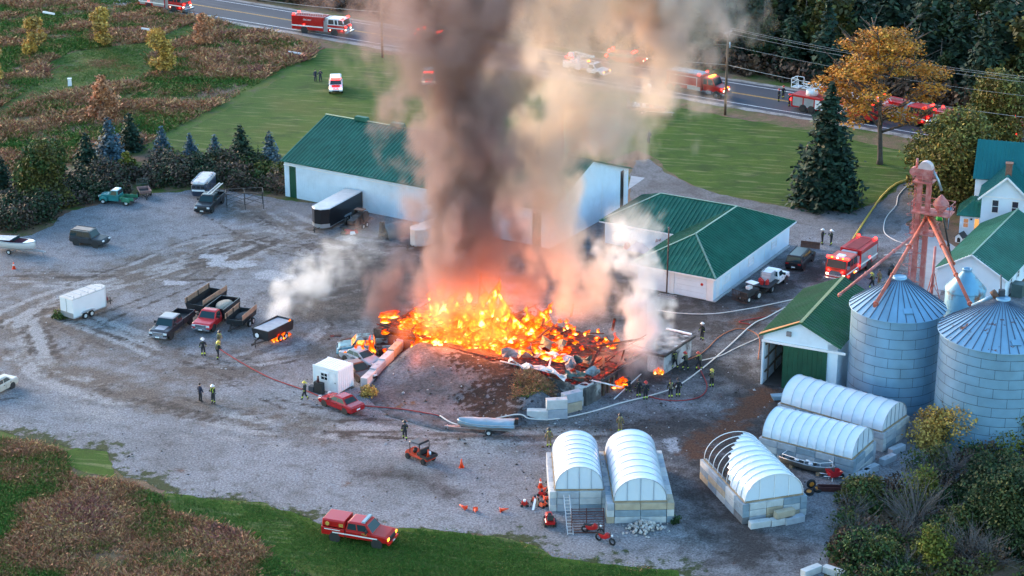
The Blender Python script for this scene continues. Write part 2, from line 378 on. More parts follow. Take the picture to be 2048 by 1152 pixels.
sheet('gravel_yard', yard, .026, M_GRAVEL, step=.5, jag=.35, edge=.6, attr=dict(mud=a_mud, dust=a_dust, ruts=a_ruts, wet=a_wet, slab=a_slab_puddle, rust=a_rust, weed=a_weed))
M_DRIVE = ground_mat('driveway_gravel', [(1, 2, 0, 1, (.15, .145, .15)), (.15, 5, .45, .65, (.11, .1, .1)), (.6, 6, .5, .72, (.09, .08, .08))], fine=4.2, mul=(.5, 1.5), bump=.8)
sheet('driveway', W2([(1262, 418), (1262, 350), (1272, 322), (1300, 318), (1330, 345), (1385, 372), (1440, 390), (1560, 412), (1700, 426), (1765, 402), (1812, 362), (1845, 330), (1900, 310), (1935, 330), (1890, 362), (1850, 400), (1820, 440), (1790, 470), (1700, 470), (1560, 440), (1400, 405), (1300, 425)]), .03, M_DRIVE, step=2, jag=.3, edge=.8)
sheet('concrete_apron', W2([(1855, 470), (1885, 478), (1920, 500), (1912, 520), (1880, 590), (1838, 590)]), .034, mat('concrete_slab', (.3, .31, .33), .9, scale=.8, bump=.1), step=2, jag=.05)
sheet('barn_apron', W2([(1262, 352), (1290, 356), (1268, 372), (1256, 380)]), .036, mat('concrete_slab', ()), step=2, jag=.03)
# road along the top: edge of asphalt, white edge lines, double yellow line
RA = Vector((-42.7, 326.1)); RD = Vector((83.9, -56.7)).normalized(); RN = Vector((-RD.y, RD.x))
def rstrip(name, o0, o1, z, m, s0=-190, s1=230, jag=0.0):
    p = [RA+RD*s0+RN*o0, RA+RD*s1+RN*o0, RA+RD*s1+RN*o1, RA+RD*s0+RN*o1]
    return sheet(name, [tuple(q) for q in p], z, m, step=8, jag=jag, edge=1.5 if jag else 8)
M_SHOULDER = ground_mat('shoulder_gravel', [(1, 2, 0, 1, (.28, .26, .245)), (.4, 5, .5, .65, (.13, .12, .1))], fine=4, mul=(.6, 1.4))
M_ASPH = ground_mat('asphalt', [(1, 2, 0, 1, (.06, .064, .076)), (.05, 4, .45, .65, (.05, .052, .06))], fine=6, mul=(.85, 1.15), bump=.1, rough=.75, stripe=(R(34), .5, (.085, .088, .1), .8))
rstrip('road_shoulder', -2.6, 11.9, .04, M_SHOULDER, jag=.5)
rstrip('road', -1.3, 10.9, .048, M_ASPH, jag=.08)
M_LINE = mat('white_line_paint', (.68, .68, .68), .7, var=.25, scale=.8); M_YEL = mat('yellow_line_paint', (.55, .3, .04), .7, var=.25, scale=.8)
rstrip('edge_line_marking', -.09, .09, .054, M_LINE); rstrip('edge_line_marking', 9.7, 9.88, .054, M_LINE)
rstrip('centre_line_marking', 4.72, 4.86, .054, M_YEL); rstrip('centre_line_marking', 5.02, 5.16, .054, M_YEL)
# ---------------- buildings ----------------
M_ROOF = mat('green_roof_metal', (.007, .1, .066), .55, var=.18, scale=.9, spec=.3, col2=(.02, .14, .1), s2=.22)
M_ROOF2 = mat('weathered_green_roof', (.03, .12, .055), .55, var=.2, scale=.6, spec=.3, col2=(.05, .12, .075), s2=.4)
M_ROOF3 = mat('teal_roof_metal', (.008, .14, .145), .55, var=.12, scale=.5, spec=.3)
M_WHITE = mat('white_wall_metal', (.66, .77, .86), .5, var=.07, scale=.6, col2=(.52, .6, .66), thr=(.5, .8), s2=.35)  # blue of the skylight put into the white wall colour
M_SIDING = mat('white_siding', (.66, .74, .82), .6, var=.06, scale=.8)  # same skylight blue put into the siding colour
M_TRIM = mat('white_trim', (.75, .76, .78), .5, var=.04)
M_DARK = mat('opening_shade_and_fittings_black', (.02, .018, .017), .9, var=.3)  # near black: painted shade of door openings, also lamp and handle colour
M_GREEN = mat('green_door_paint', (.008, .07, .04), .45, var=.2, scale=1.2)
M_GLASS = mat('window_glass', (.02, .025, .03), .08, var=.05, spec=.6)
M_CONC = mat('concrete', (.36, .37, .38), .9, var=.18, scale=1.2, bump=.15)
M_FOUND = mat('foundation', (.22, .2, .2), .9, var=.2)
def ribs(poly, sp, h, wd, off=0.0):
    """raised ribs running down a flat sheet, clipped to it"""
    p = [Vector(q) for q in poly]; n = (p[1]-p[0]).cross(p[2]-p[0]).normalized()
    if n.z < 0: n = -n
    ac = Vector((-n.y, n.x, 0)).normalized() if abs(n.z) < .999 else Vector((1, 0, 0)); dn = n.cross(ac).normalized()
    q = [((v-p[0]).dot(ac), (v-p[0]).dot(dn)) for v in p]
    b = B(); lo, hi = min(a for a, _ in q), max(a for a, _ in q); t = lo+sp*.5
    while t < hi:
        ys = []
        for (a0, c0), (a1, c1) in zip(q, q[1:]+q[:1]):
            if (a0 > t) != (a1 > t): ys.append(c0+(c1-c0)*(t-a0)/(a1-a0))
        if len(ys) >= 2:
            a = p[0]+ac*t+dn*min(ys)+n*(h*.5+off); e = p[0]+ac*t+dn*max(ys)+n*(h*.5+off)
            if (e-a).length > .2: b.bar(a, e, wd, h, up=n)
        t += sp
    return b
def roof(parent, polys, m, th=.09, sp=.5, rh=.09, rw=.08, ribm=None):
    for poly in polys:
        p = [Vector(q) for q in poly]; n = (p[1]-p[0]).cross(p[2]-p[0]).normalized()
        if n.z < 0: p.reverse()
        pl = B().slab(p, off=0, th=th).obj('roof_panel', m, parent)
        if sp: ribs(p, sp, rh, rw).obj('roof_ribs', ribm or m, pl, kind='stuff')
def wall_ribs(parent, a, b_, z0, z1, sp, m, nrm, gap=()):
    """fine upright ribs of sheet metal cladding"""
    a, b_ = Vector((a[0], a[1], 0)), Vector((b_[0], b_[1], 0)); L = (b_-a).length; d = (b_-a)/L; k = B(); t = sp*.5
    while t < L:
        if not any(g0 < t < g1 for g0, g1 in gap):
            q = a+d*t+Vector(nrm)*.012; k.bar((q.x, q.y, z0), (q.x, q.y, z1 if not callable(z1) else z1(t)), .05, .03, up=nrm)
        t += sp
    return k.obj('wall_ribs', m, parent, kind='stuff')
def clap(b, a, e, z0, z1, nrm, hb=.2, top=None):
    """lapped boards between two wall ends; top(t) gives the gable limit as (from, to) fractions"""
    a, e, nrm = Vector(a), Vector(e), Vector(nrm); z = z0
    while z < z1-.02:
        h = min(hb, z1-z); f0, f1 = (0, 1) if top is None else top(z+h*.5)
        if f1-f0 > .02:
            p, q = a.lerp(e, f0), a.lerp(e, f1)
            b.add([p+Vector((0, 0, z))+nrm*.03, q+Vector((0, 0, z))+nrm*.03, q+Vector((0, 0, z+h))+nrm*.004, p+Vector((0, 0, z+h))+nrm*.004, p+Vector((0, 0, z)), q+Vector((0, 0, z))], [(0, 1, 2, 3), (4, 5, 1, 0)])
        z += h
    return b
def window(parent, c, ax, w_, h, nrm, glass=None, bars=1, name='window'):
    """framed sash window centred at c on a wall; ax runs along the wall"""
    c, ax, n = Vector(c), Vector(ax).normalized(), Vector(nrm).normalized(); up = Vector((0, 0, 1))
    f = B(); t = .09
    for s in (-1, 1):
        f.bar(c+ax*s*w_/2-up*(h/2+t)+n*.03, c+ax*s*w_/2+up*(h/2+t)+n*.03, t, .1, up=n)
        f.bar(c-ax*w_/2+up*s*h/2+n*.032, c+ax*w_/2+up*s*h/2+n*.032, t, .1, up=n)
    if bars: f.bar(c-ax*w_/2+n*.03, c+ax*w_/2+n*.03, .05, .07, up=n)
    fo = f.obj(name, M_TRIM, parent)
    B().slab([c-ax*w_/2-up*h/2, c+ax*w_/2-up*h/2, c+ax*w_/2+up*h/2, c-ax*w_/2+up*h/2], off=.02 if (ax.cross(up)).dot(n) > 0 else -.02, th=.01).obj('pane', glass or M_GLASS, fo)
    return fo
# --- long white barn
bo = thing('metal_barn', 'long white metal barn with green ribbed roof, half hidden by the smoke', 'barn', (-27.8, 232.5, 0), R(-31.3))
BL, BW, BE, BH = 37.6, 18.6, 4.7, 8.1
seams = [0, .75, 1.75, 5.2, 9.6, 14.2, 18.8, 23.4, 28.2, 32.6, 35.2]
for i, (a, e) in enumerate(zip(seams[:-1], seams[1:])):
    z0, z1 = (0.0, BE) if i != 1 else (4.0, BE)
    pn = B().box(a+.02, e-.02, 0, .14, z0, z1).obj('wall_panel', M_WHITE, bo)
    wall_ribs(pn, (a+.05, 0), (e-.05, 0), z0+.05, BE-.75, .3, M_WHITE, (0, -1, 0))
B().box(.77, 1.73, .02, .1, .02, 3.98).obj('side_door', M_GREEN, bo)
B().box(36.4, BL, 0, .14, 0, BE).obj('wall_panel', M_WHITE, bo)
B().box(35.2, 36.4, .3, .36, 0, BE-.4).obj('opening_shade_sheet', M_DARK, bo)  # dark sheet set in the opening, stands in for interior shade
B().box(35.2, 36.4, 0, .14, BE-.4, BE).obj('wall_panel', M_WHITE, bo)
B().box(-.04, BL+.04, -.05, -.005, BE-.7, BE-.62).obj('track_cover', M_TRIM, bo)
for s in (0, 1):
    x = BL if s else 0
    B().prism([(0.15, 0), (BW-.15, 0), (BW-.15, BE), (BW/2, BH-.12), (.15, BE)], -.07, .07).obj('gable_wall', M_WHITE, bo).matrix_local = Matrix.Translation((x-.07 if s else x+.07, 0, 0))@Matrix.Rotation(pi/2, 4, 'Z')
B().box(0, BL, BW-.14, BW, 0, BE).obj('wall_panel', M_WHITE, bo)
B().box(BL+.01, BL+.05, BW-2.0, BW-1.3, 0, BE+.1).obj('opening_shade_sheet', M_DARK, bo)  # dark strip on the gable, painted shade of an opening
B().box(BL+.01, BL+.09, BW-1.25, BW-.55, 0, BE-.1).obj('sliding_door', M_TRIM, bo)
for a, e in ((0.2, 6.0), (6.0, 12.0), (12.0, 16.4)):
    B().box(BL+.012, BL+.03, a, a+.06, 0, BE).obj('wall_seam', M_TRIM, bo)
roof(bo, [[(-.35, -.4, BE-.1), (BL+.35, -.4, BE-.1), (BL+.35, BW/2, BH), (-.35, BW/2, BH)], [(BL+.35, BW+.4, BE-.1), (-.35, BW+.4, BE-.1), (-.35, BW/2, BH), (BL+.35, BW/2, BH)]], M_ROOF)
B().cyl((-.36, BW/2, BH+.02), (BL+.36, BW/2, BH+.02), .12, n=8).obj('ridge_cap', M_ROOF, bo)
for a in (4.2, 9.6, 19.0, 28.0): B().box(a, a+1.9, BW/2-.35, BW/2+.35, BH+.02, BH+.5, tx=.1, ty=.05).obj('ridge_vent', M_ROOF, bo)
# --- L-shaped garage with hipped roof
go = thing('hip_roofed_garage', 'low white L-shaped garage with hipped green ribbed roof beside the black pole', 'garage', (21.35, 195.6, 0), R(60.1))
E0, E1 = 2.75, 5.25
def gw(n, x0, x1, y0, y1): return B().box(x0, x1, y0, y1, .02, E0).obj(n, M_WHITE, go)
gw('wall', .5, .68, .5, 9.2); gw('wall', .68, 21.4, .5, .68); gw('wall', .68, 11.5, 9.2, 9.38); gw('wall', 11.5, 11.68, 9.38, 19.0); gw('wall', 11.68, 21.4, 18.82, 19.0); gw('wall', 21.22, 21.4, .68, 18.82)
B().box(.4, .5, .42, 1.2, .02, E0-.05).obj('pilaster', M_TRIM, go); B().box(.4, .5, 5.0, 5.5, .02, E0-.05).obj('pilaster', M_TRIM, go)
for k in range(4): B().box(.44, .5, 1.25, 4.95, .1+k*.6, .68+k*.6).obj('garage_door_panel', M_WHITE, go)
for k in range(4): B().box(.44, .5, 5.55, 9.1, .1+k*.6, .68+k*.6).obj('garage_door_panel', M_WHITE, go)
B().cyl((.43, 1.75, 1.7), (.4, 1.75, 1.7), .16, n=12).obj('round_badge', mat('red_paint', (.45, .02, .02), .4), go)
for x, w_ in ((4.2, 1.3), (10.4, 1.4), (16.8, 1.4)):
    window(go, (x, .5, 1.45), (1, 0, 0), w_, .8, (0, -1, 0), mat('white_shutter', (.66, .7, .76), .5))
for x in (3.0, 7.4, 14.2): B().box(x, x+.06, .47, .5, .3, 2.5).obj('wall_seam', M_TRIM, go)
B().box(1.3, 2.1, .45, .5, .05, 2.1).obj('walk_door', M_TRIM, go)
B().box(.3, 20.8, .1, .42, .02, .12).obj('kerb', M_CONC, go)
hp = [[(0, 0, E0), (0, 10, E0), (5.6, 5, E1)], [(0, 0, E0), (22, 0, E0), (16.5, 5, E1), (5.6, 5, E1)], [(22, 0, E0), (22, 19.5, E0), (16.5, 14.5, E1), (16.5, 5, E1)], [(11, 19.5, E0), (22, 19.5, E0), (16.5, 14.5, E1)], [(11, 10, E0), (11, 19.5, E0), (16.5, 14.5, E1), (16.5, 5, E1)], [(0, 10, E0), (11, 10, E0), (16.5, 5, E1), (5.6, 5, E1)]]
roof(go, hp, M_ROOF)
M_CAP = mat('pale_ridge_cap', (.16, .26, .2), .4, metal=.2)
for a, e in (((0, 0, E0), (5.6, 5, E1)), ((5.6, 5, E1), (16.5, 5, E1)), ((0, 10, E0), (5.6, 5, E1)), ((22, 0, E0), (16.5, 5, E1)), ((16.5, 5, E1), (16.5, 14.5, E1)), ((11, 19.5, E0), (16.5, 14.5, E1))):
    B().bar(Vector(a)+Vector((0, 0, .06)), Vector(e)+Vector((0, 0, .06)), .2, .06).obj('ridge_cap', M_CAP, go)
for a, e in (((0, 0), (0, 10)), ((0, 0), (22, 0)), ((0, 10), (11, 10)), ((11, 10), (11, 19.5))):
    B().bar((a[0], a[1], E0-.1), (e[0], e[1], E0-.1), .12, .14).obj('fascia', M_TRIM, go)
# --- tall shed with the green sliding door
sh = thing('machine_shed', 'narrow white machine shed with faded green roof and green sliding door beside the silo', 'shed', (23.7, 174.2, 0), R(-25.5))
SW, SD, SE, SH = 7.3, 13.2, 5.2, 7.0
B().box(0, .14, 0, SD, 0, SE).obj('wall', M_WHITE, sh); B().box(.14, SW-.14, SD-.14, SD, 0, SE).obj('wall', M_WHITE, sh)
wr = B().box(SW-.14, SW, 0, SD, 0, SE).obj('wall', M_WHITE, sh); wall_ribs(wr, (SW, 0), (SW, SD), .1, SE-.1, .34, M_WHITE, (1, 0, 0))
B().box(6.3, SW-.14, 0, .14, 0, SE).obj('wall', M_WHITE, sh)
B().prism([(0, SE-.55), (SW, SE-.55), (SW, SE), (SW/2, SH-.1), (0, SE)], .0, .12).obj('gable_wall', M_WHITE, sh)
B().box(-.1, SW+.75, -.14, -.01, SE-.78, SE-.55).obj('door_track', M_TRIM, sh)
for k in range(9): B().box(2.1+k*.47, 2.1+k*.47+.455, -.12, -.03, .05, SE-.8).obj('door_board', M_GREEN, sh)
B().box(2.0, 6.3, .02, .1, 0, SE-.55).obj('inner_door', M_GREEN, sh)
B().box(-.06, .06, -.06, 0, 0, SE-.6).obj('door_jamb', M_TRIM, sh)
for y in (1.2, 3.4, 5.6, 7.8): B().box(.15, .27, y, y+.14, 0, SE).obj('wall_post', mat('old_timber', (.12, .09, .07), .9), sh)
for z in (1.2, 2.6, 4.0): B().box(.2, .3, .2, SD-.2, z, z+.14).obj('wall_girt', mat('old_timber', ()), sh)
B().box(.1, SW-.1, .1, SD-.1, .03, .05).obj('earth_floor', mat('dirt_floor', (.07, .055, .05), .95), sh)
B().box(2.3, 2.75, -.2, -.02, SE+.2, SE+.65).obj('vent_hood', M_FOUND, sh)
roof(sh, [[(-.35, -.35, SE-.1), (SW/2, -.35, SH), (SW/2, SD+.3, SH), (-.35, SD+.3, SE-.1)], [(SW+.35, -.35, SE-.1), (SW+.35, SD+.3, SE-.1), (SW/2, SD+.3, SH), (SW/2, -.35, SH)]], M_ROOF2, ribm=M_ROOF2)
B().bar((SW/2, -.36, SH+.04), (SW/2, SD+.3, SH+.04), .3, .07).obj('ridge_cap', mat('yellowed_cap', (.22, .25, .1), .5), sh)
B().slab([(-.36, -.37, SE-.08), (SW/2-.1, -.37, SH+.01), (SW/2-.1, .12, SH+.01), (-.36, .32, SE-.08)], off=.075, th=.03).obj('flashing', mat('raw_orange_wood', (.5, .22, .07), .7, var=.2), sh)
# --- workshop by the house (white boards, green roof)
wa = P(1872, 579); wb = P(2008, 601); wrz = atan2(wb.y-wa.y, wb.x-wa.x)-R(2)
ws = thing('workshop', 'white boarded workshop with green roof behind the narrow rusty tank', 'workshop', (wa.x, wa.y, 0), wrz)
WW, WD, WE, WH = (wb-wa).length, 17.0, 2.5, 4.7
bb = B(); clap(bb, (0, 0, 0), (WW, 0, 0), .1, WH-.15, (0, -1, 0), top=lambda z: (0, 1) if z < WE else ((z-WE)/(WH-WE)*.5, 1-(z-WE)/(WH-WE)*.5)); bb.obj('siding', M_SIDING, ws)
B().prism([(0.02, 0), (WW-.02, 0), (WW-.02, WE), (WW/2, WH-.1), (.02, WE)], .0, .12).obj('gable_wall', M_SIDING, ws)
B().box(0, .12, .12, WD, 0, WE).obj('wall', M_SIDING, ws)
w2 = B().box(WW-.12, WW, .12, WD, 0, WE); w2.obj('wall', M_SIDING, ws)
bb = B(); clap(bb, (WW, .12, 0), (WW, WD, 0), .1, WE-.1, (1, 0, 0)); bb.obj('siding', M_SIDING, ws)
for y in (2.2, 5.0, 7.8): window(ws, (WW+.03, y, 1.5), (0, 1, 0), .8, .8, (1, 0, 0))
roof(ws, [[(-.4, -.4, WE-.12), (WW/2, -.4, WH), (WW/2, WD+.3, WH), (-.4, WD+.3, WE-.12)], [(WW+.4, -.4, WE-.12), (WW+.4, WD+.3, WE-.12), (WW/2, WD+.3, WH), (WW/2, -.4, WH)]], M_ROOF, rh=.035)
B().bar((WW/2, -.4, WH+.04), (WW/2, WD+.3, WH+.04), .2, .06).obj('ridge_cap', M_CAP, ws)
for s, x in ((-1, -.4), (1, WW+.4)): B().bar((x, -.42, WE-.16), (WW/2, -.42, WH-.04), .1, .14).obj('barge_board', M_TRIM, ws)
B().box(WW+.3, WW+1.5, 1.6, 2.9, .05, 1.5).obj('oil_tank', mat('grey_green_steel', (.06, .1, .1), .5), ws)
# --- farmhouse
ha = P(1957, 476); hz = R(-17)
ho = thing('farmhouse', 'two-storey white farmhouse with teal-green roof, chimney and lit side door', 'house', (ha.x, ha.y, 0), hz)
HW, HD, HE, HH = 5.3, 8.0, 5.1, 7.6
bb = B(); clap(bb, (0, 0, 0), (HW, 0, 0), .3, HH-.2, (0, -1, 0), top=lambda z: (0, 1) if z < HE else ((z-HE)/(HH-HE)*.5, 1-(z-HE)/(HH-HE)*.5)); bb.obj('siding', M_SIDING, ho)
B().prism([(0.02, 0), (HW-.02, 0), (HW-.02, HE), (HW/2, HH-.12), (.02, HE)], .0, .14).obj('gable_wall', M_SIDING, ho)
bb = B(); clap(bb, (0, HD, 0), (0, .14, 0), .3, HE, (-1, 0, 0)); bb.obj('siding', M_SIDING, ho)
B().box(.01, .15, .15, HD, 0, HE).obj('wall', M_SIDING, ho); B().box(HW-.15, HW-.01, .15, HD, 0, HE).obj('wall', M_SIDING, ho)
B().box(0, HW, -.05, -.02, HE-.12, HE+.06).obj('frieze_board', M_TRIM, ho)
roof(ho, [[(-.4, -.4, HE-.3), (HW/2, -.4, HH), (HW/2, HD, HH), (-.4, HD, HE-.3)], [(HW+.4, -.4, HE-.3), (HW+.4, HD, HE-.3), (HW/2, HD, HH), (HW/2, -.4, HH)]], M_ROOF3)
for x in (-.4, HW+.4): B().bar((x, -.43, HE-.34), (HW/2, -.43, HH-.03), .1, .2).obj('barge_board', M_TRIM, ho)
for x in (1.55, 3.75): window(ho, (x, -.02, 4.0), (1, 0, 0), .75, 1.55, (0, -1, 0), mat('dark_curtain_glass', (.05, .045, .06), .1))
window(ho, (.55, -.02, 1.6), (1, 0, 0), .4, .8, (0, -1, 0))
# cross wing behind
cw = dict(x0=-1.2, x1=9, y0=5.2, y1=12.2, e=5.9, r=9.3)
B().box(cw['x0'], cw['x1'], cw['y0'], cw['y1'], 0, cw['e']).obj('rear_wing_wall', M_SIDING, ho)
B().prism([(cw['y0'], cw['e']), (cw['y1'], cw['e']), ((cw['y0']+cw['y1'])/2, cw['r']-.15)], -.07, .07).obj('gable_wall', M_SIDING, ho).matrix_local = Matrix.Translation((cw['x0']+.08, 0, 0))@Matrix.Rotation(pi/2, 4, 'Z')
ym = (cw['y0']+cw['y1'])/2
roof(ho, [[(cw['x0']-.3, cw['y0']-.35, cw['e']-.3), (cw['x1'], cw['y0']-.35, cw['e']-.3), (cw['x1'], ym, cw['r']), (cw['x0']-.3, ym, cw['r'])], [(cw['x0']-.3, cw['y1']+.35, cw['e']-.3), (cw['x0']-.3, ym, cw['r']), (cw['x1'], ym, cw['r']), (cw['x1'], cw['y1']+.35, cw['e']-.3)]], M_ROOF3)
ch = B().box(2.3, 3.0, .9, 1.6, HH-.6, HH+1.2); ch.box(2.22, 3.08, .82, 1.68, HH+1.2, HH+1.32); ch.obj('chimney', mat('chimney_brick', (.2, .1, .07), .9, var=.3, scale=6), ho)
# porch with hipped roof and lit door
B().box(-2.3, -.02, .6, 4.0, .02, 2.5).obj('porch_wall', M_SIDING, ho)
bb = B(); clap(bb, (-2.3, .6, 0), (-.02, .6, 0), .2, 2.45, (0, -1, 0)); bb.obj('siding', M_SIDING, ho)
roof(ho, [[(-2.7, .2, 2.45), (-.02, .2, 2.45), (-.02, 1.9, 3.7), (-1.2, 1.9, 3.7)], [(-2.7, .2, 2.45), (-1.2, 1.9, 3.7), (-1.2, 4.2, 3.7), (-2.7, 4.4, 2.45)], [(-1.2, 1.9, 3.7), (-.02, 1.9, 3.7), (-.02, 4.2, 3.7), (-1.2, 4.2, 3.7)]], M_ROOF)
window(ho, (-1.6, .58, 1.5), (1, 0, 0), .6, 1.1, (0, -1, 0), mat('amber_lit_glass', (.2, .09, .05), .2, emit=((1, .45, .2), .03)))
dr = B(); dr.box(-.75, .0, .5, .585, .15, 2.3); dr.obj('porch_door', M_TRIM, ho)
B().box(-.62, -.14, .48, .5, .45, 2.1).obj('door_glass', mat('lit_door_glass', (.3, .15, .05), .2, emit=((1, .45, .12), .09)), ho)
B().box(-1.12, -.92, .5, .585, 1.9, 2.1).obj('porch_lamp', M_DARK, ho)
for k in range(3): B().box(-.9, .1, -.5+k*.3, -.2+k*.3, .03, .14+k*.13).obj('step', M_CONC, ho)
# --- dog house
dg = thing('dog_house', 'small white dog house with dark pitched roof by the farmhouse steps', 'dog house', P(1921, 484), R(-40))
B().prism([(-.45, .05), (.45, .05), (.45, .75), (0, 1.15), (-.45, .75)], -.5, .5).obj('box', M_TRIM, dg)
roof(dg, [[(-.58, -.6, .66), (0, -.6, 1.22), (0, .6, 1.22), (-.58, .6, .66)], [(.58, .6, .66), (0, .6, 1.22), (0, -.6, 1.22), (.58, -.6, .66)]], mat('dark_shingle', (.03, .035, .04), .8), sp=0, th=.05)
B().prism([(-.2, .1), (.2, .1), (.2, .55), (0, .7), (-.2, .55)], -.52, -.49).obj('opening_shade_patch', M_DARK, dg)  # dark patch on the front, painted shade of the opening
# --- small white container cabin
ca, cb = P(627, 777), P(679, 793)
co = thing('office_container', 'small white ribbed container cabin with window and door near the red car', 'container', (ca.x, ca.y, 0), R(-33))
KL, KW, KH = 3.0, 2.35, 2.45
B().box(.04, KL-.04, .04, KW-.04, .18, KH-.03).obj('body', M_TRIM, co)
for x, y in ((0, 0), (KL-.12, 0), (0, KW-.12), (KL-.12, KW-.12)): B().box(x, x+.12, y, y+.12, .1, KH).obj('corner_post', M_TRIM, co)
for y in (-.01, KW-.09): B().box(0, KL, y, y+.1, KH-.12, KH+.01).obj('top_rail', M_TRIM, co); B().box(0, KL, y, y+.1, .1, .24).obj('bottom_rail', M_TRIM, co)
k = B()
for i in range(9): k.box(.15+i*.32, .33+i*.32, 0.05, KW-.05, KH-.04, KH+.03)
k.obj('roof_ribs', M_TRIM, co, kind='stuff')
k = B()
for i in range(7): k.box(KL-.05, KL, .2+i*.3, .36+i*.3, .25, KH-.15)
k.obj('wall_ribs', M_TRIM, co, kind='stuff')
window(co, (1.35, .03, 1.55), (1, 0, 0), .85, .75, (0, -1, 0))
B().box(1.335, 1.365, -.03, .01, 1.2, 1.9).obj('window_bar', M_TRIM, co)
dd = B().box(1.95, 2.75, -.01, .04, .25, 2.15).obj('door', mat('door_white', (.68, .7, .72), .5), co)
B().box(2.6, 2.68, -.05, -.01, 1.1, 1.2).obj('handle', M_DARK, dd)
for x, y in ((.1, .1), (2.7, .1), (.1, 2.0), (2.7, 2.0)): B().box(x-.05, x+.45, y-.1, y+.3, .02, .1).obj('foot_block', mat('old_timber', ()), co)
# ---------------- silos, elevator tower, greenhouses, block walls ----------------
def steel(name, col, rust=None, thr=(.55, .65), wave=0.0, rough=.45, s2=.8):
    m = mat(name, col, rough, metal=.25, var=.14, scale=.7, col2=rust, thr=thr, s2=s2)
    return m
M_GALV = steel('galvanised_blue_steel', (.2, .36, .5)); M_GALV2 = steel('rusting_roof_steel', (.22, .37, .5), (.16, .05, .02), (.6, .64), s2=1.1)
M_TANK = steel('rust_streaked_steel', (.13, .32, .46), (.12, .05, .03), (.56, .68), s2=.55)
M_SEAM = mat('dark_seam', (.03, .04, .055), .7)
def silo(loc, r, he, ha, rings, npan, label, nroof, mroof, cap=.55):
    o = thing('grain_silo', label, 'silo', loc)
    B().lathe([(r-.05, 0), (r-.05, he)], 40).obj('inner_shell', M_SEAM, o)
    hh = he/rings; da = 2*pi/npan; k = 8; b = B(); n = k+1
    g = .011/r*1.4; rows = [(-.0, .035), (-.03, .06), (0.0, .5), (-.03, hh-.06), (.0, hh-.035)]
    rows = [(r, .02), (r+.012, hh*.25), (r, hh*.5), (r+.012, hh*.75), (r, hh-.02)]
    vs = [(q*cos(g+(da-2*g)*i/k), q*sin(g+(da-2*g)*i/k), z) for q, z in rows for i in range(n)]
    b.add(vs, [(j*n+i, j*n+i+1, (j+1)*n+i+1, (j+1)*n+i) for j in range(len(rows)-1) for i in range(k)], True)
    me = b.mesh('wall_sheet'); me.materials.append(M_GALV)
    for j in range(rings):
        for i in range(npan): share('wall_sheet', me, o, (0, 0, j*hh), (0, 0, da*(i+.5*(j % 2)+.17)))
    dr = 2*pi/nroof; ro = r+.22; b = B(); zE = he-.12
    def rp(a, q): return Vector((q*cos(a), q*sin(a), zE+(ha-zE)*(ro-q)/(ro-cap)))
    b.add([rp(0, ro), rp(dr, ro), rp(dr, cap), rp(0, cap)], [(0, 1, 2, 3)])
    b.add([p-Vector((0, 0, .03)) for p in (rp(0, ro), rp(dr, ro), rp(dr, cap), rp(0, cap))], [(3, 2, 1, 0)])
    b.mat(1).bar(rp(0, ro)+Vector((0, 0, .03)), rp(0, cap)+Vector((0, 0, .03)), .06, .09)
    me = b.mesh('roof_sheet'); me.materials.append(mroof); me.materials.append(mat('dark_roof_rib', (.06, .09, .14), .5))
    for i in range(nroof): share('roof_sheet', me, o, rot=(0, 0, dr*i))
    B().lathe([(cap+.1, ha-.1), (cap+.1, ha+.12), (cap-.05, ha+.2), (cap-.1, ha+.12), (.05, ha+.16), (0, ha+.16)], 20).obj('roof_cap', M_GALV, o)
    B().lathe([(ro+.02, zE-.06), (ro+.03, zE+.02), (ro-.05, zE+.03)], 40).obj('eave_ring', M_GALV, o)
    B().box(-.4, .4, -.3, .3, 0, .12).obj('roof_hatch', M_GALV, o).matrix_local = Matrix.Translation(rp(-1.5, ro-1.0)+Vector((0, 0, .02)))@Matrix.Rotation(-1.5+pi/2, 4, 'Z')@Matrix.Rotation(R(30), 4, 'X')
    return o
silo((35.5, 170.9, 0), 4.2, 9.4, 12.0, 10, 11, 'blue-grey steel grain silo with clean conical roof, beside the green-roofed shed', 32, M_GALV)
silo((43.2, 163.6, 0), 5.2, 9.8, 12.7, 11, 13, 'larger steel grain silo whose conical roof is speckled with rust', 42, M_GALV2)
tk = thing('storage_tank', 'narrow smooth steel tank with rusty shoulders between the two silos', 'tank', (44.6, 183.2, 0))
B().lathe([(1.95, 0), (1.95, 6.3), (1.85, 6.45)], 32).obj('shell', M_TANK, tk)
B().lathe([(2.02, 6.3), (2.0, 6.42), (.42, 8.2)], 32).obj('cone_top', M_TANK, tk)
B().lathe([(.45, 8.15), (.45, 8.4), (.5, 8.45), (.34, 8.45), (.3, 8.3), (0, 8.3)], 16).obj('filler_ring', M_GALV, tk)
for z in (2.2, 4.4, 6.2): B().lathe([(1.97, z), (1.99, z+.04), (1.97, z+.08)], 32).obj('hoop_seam', M_TANK, tk)
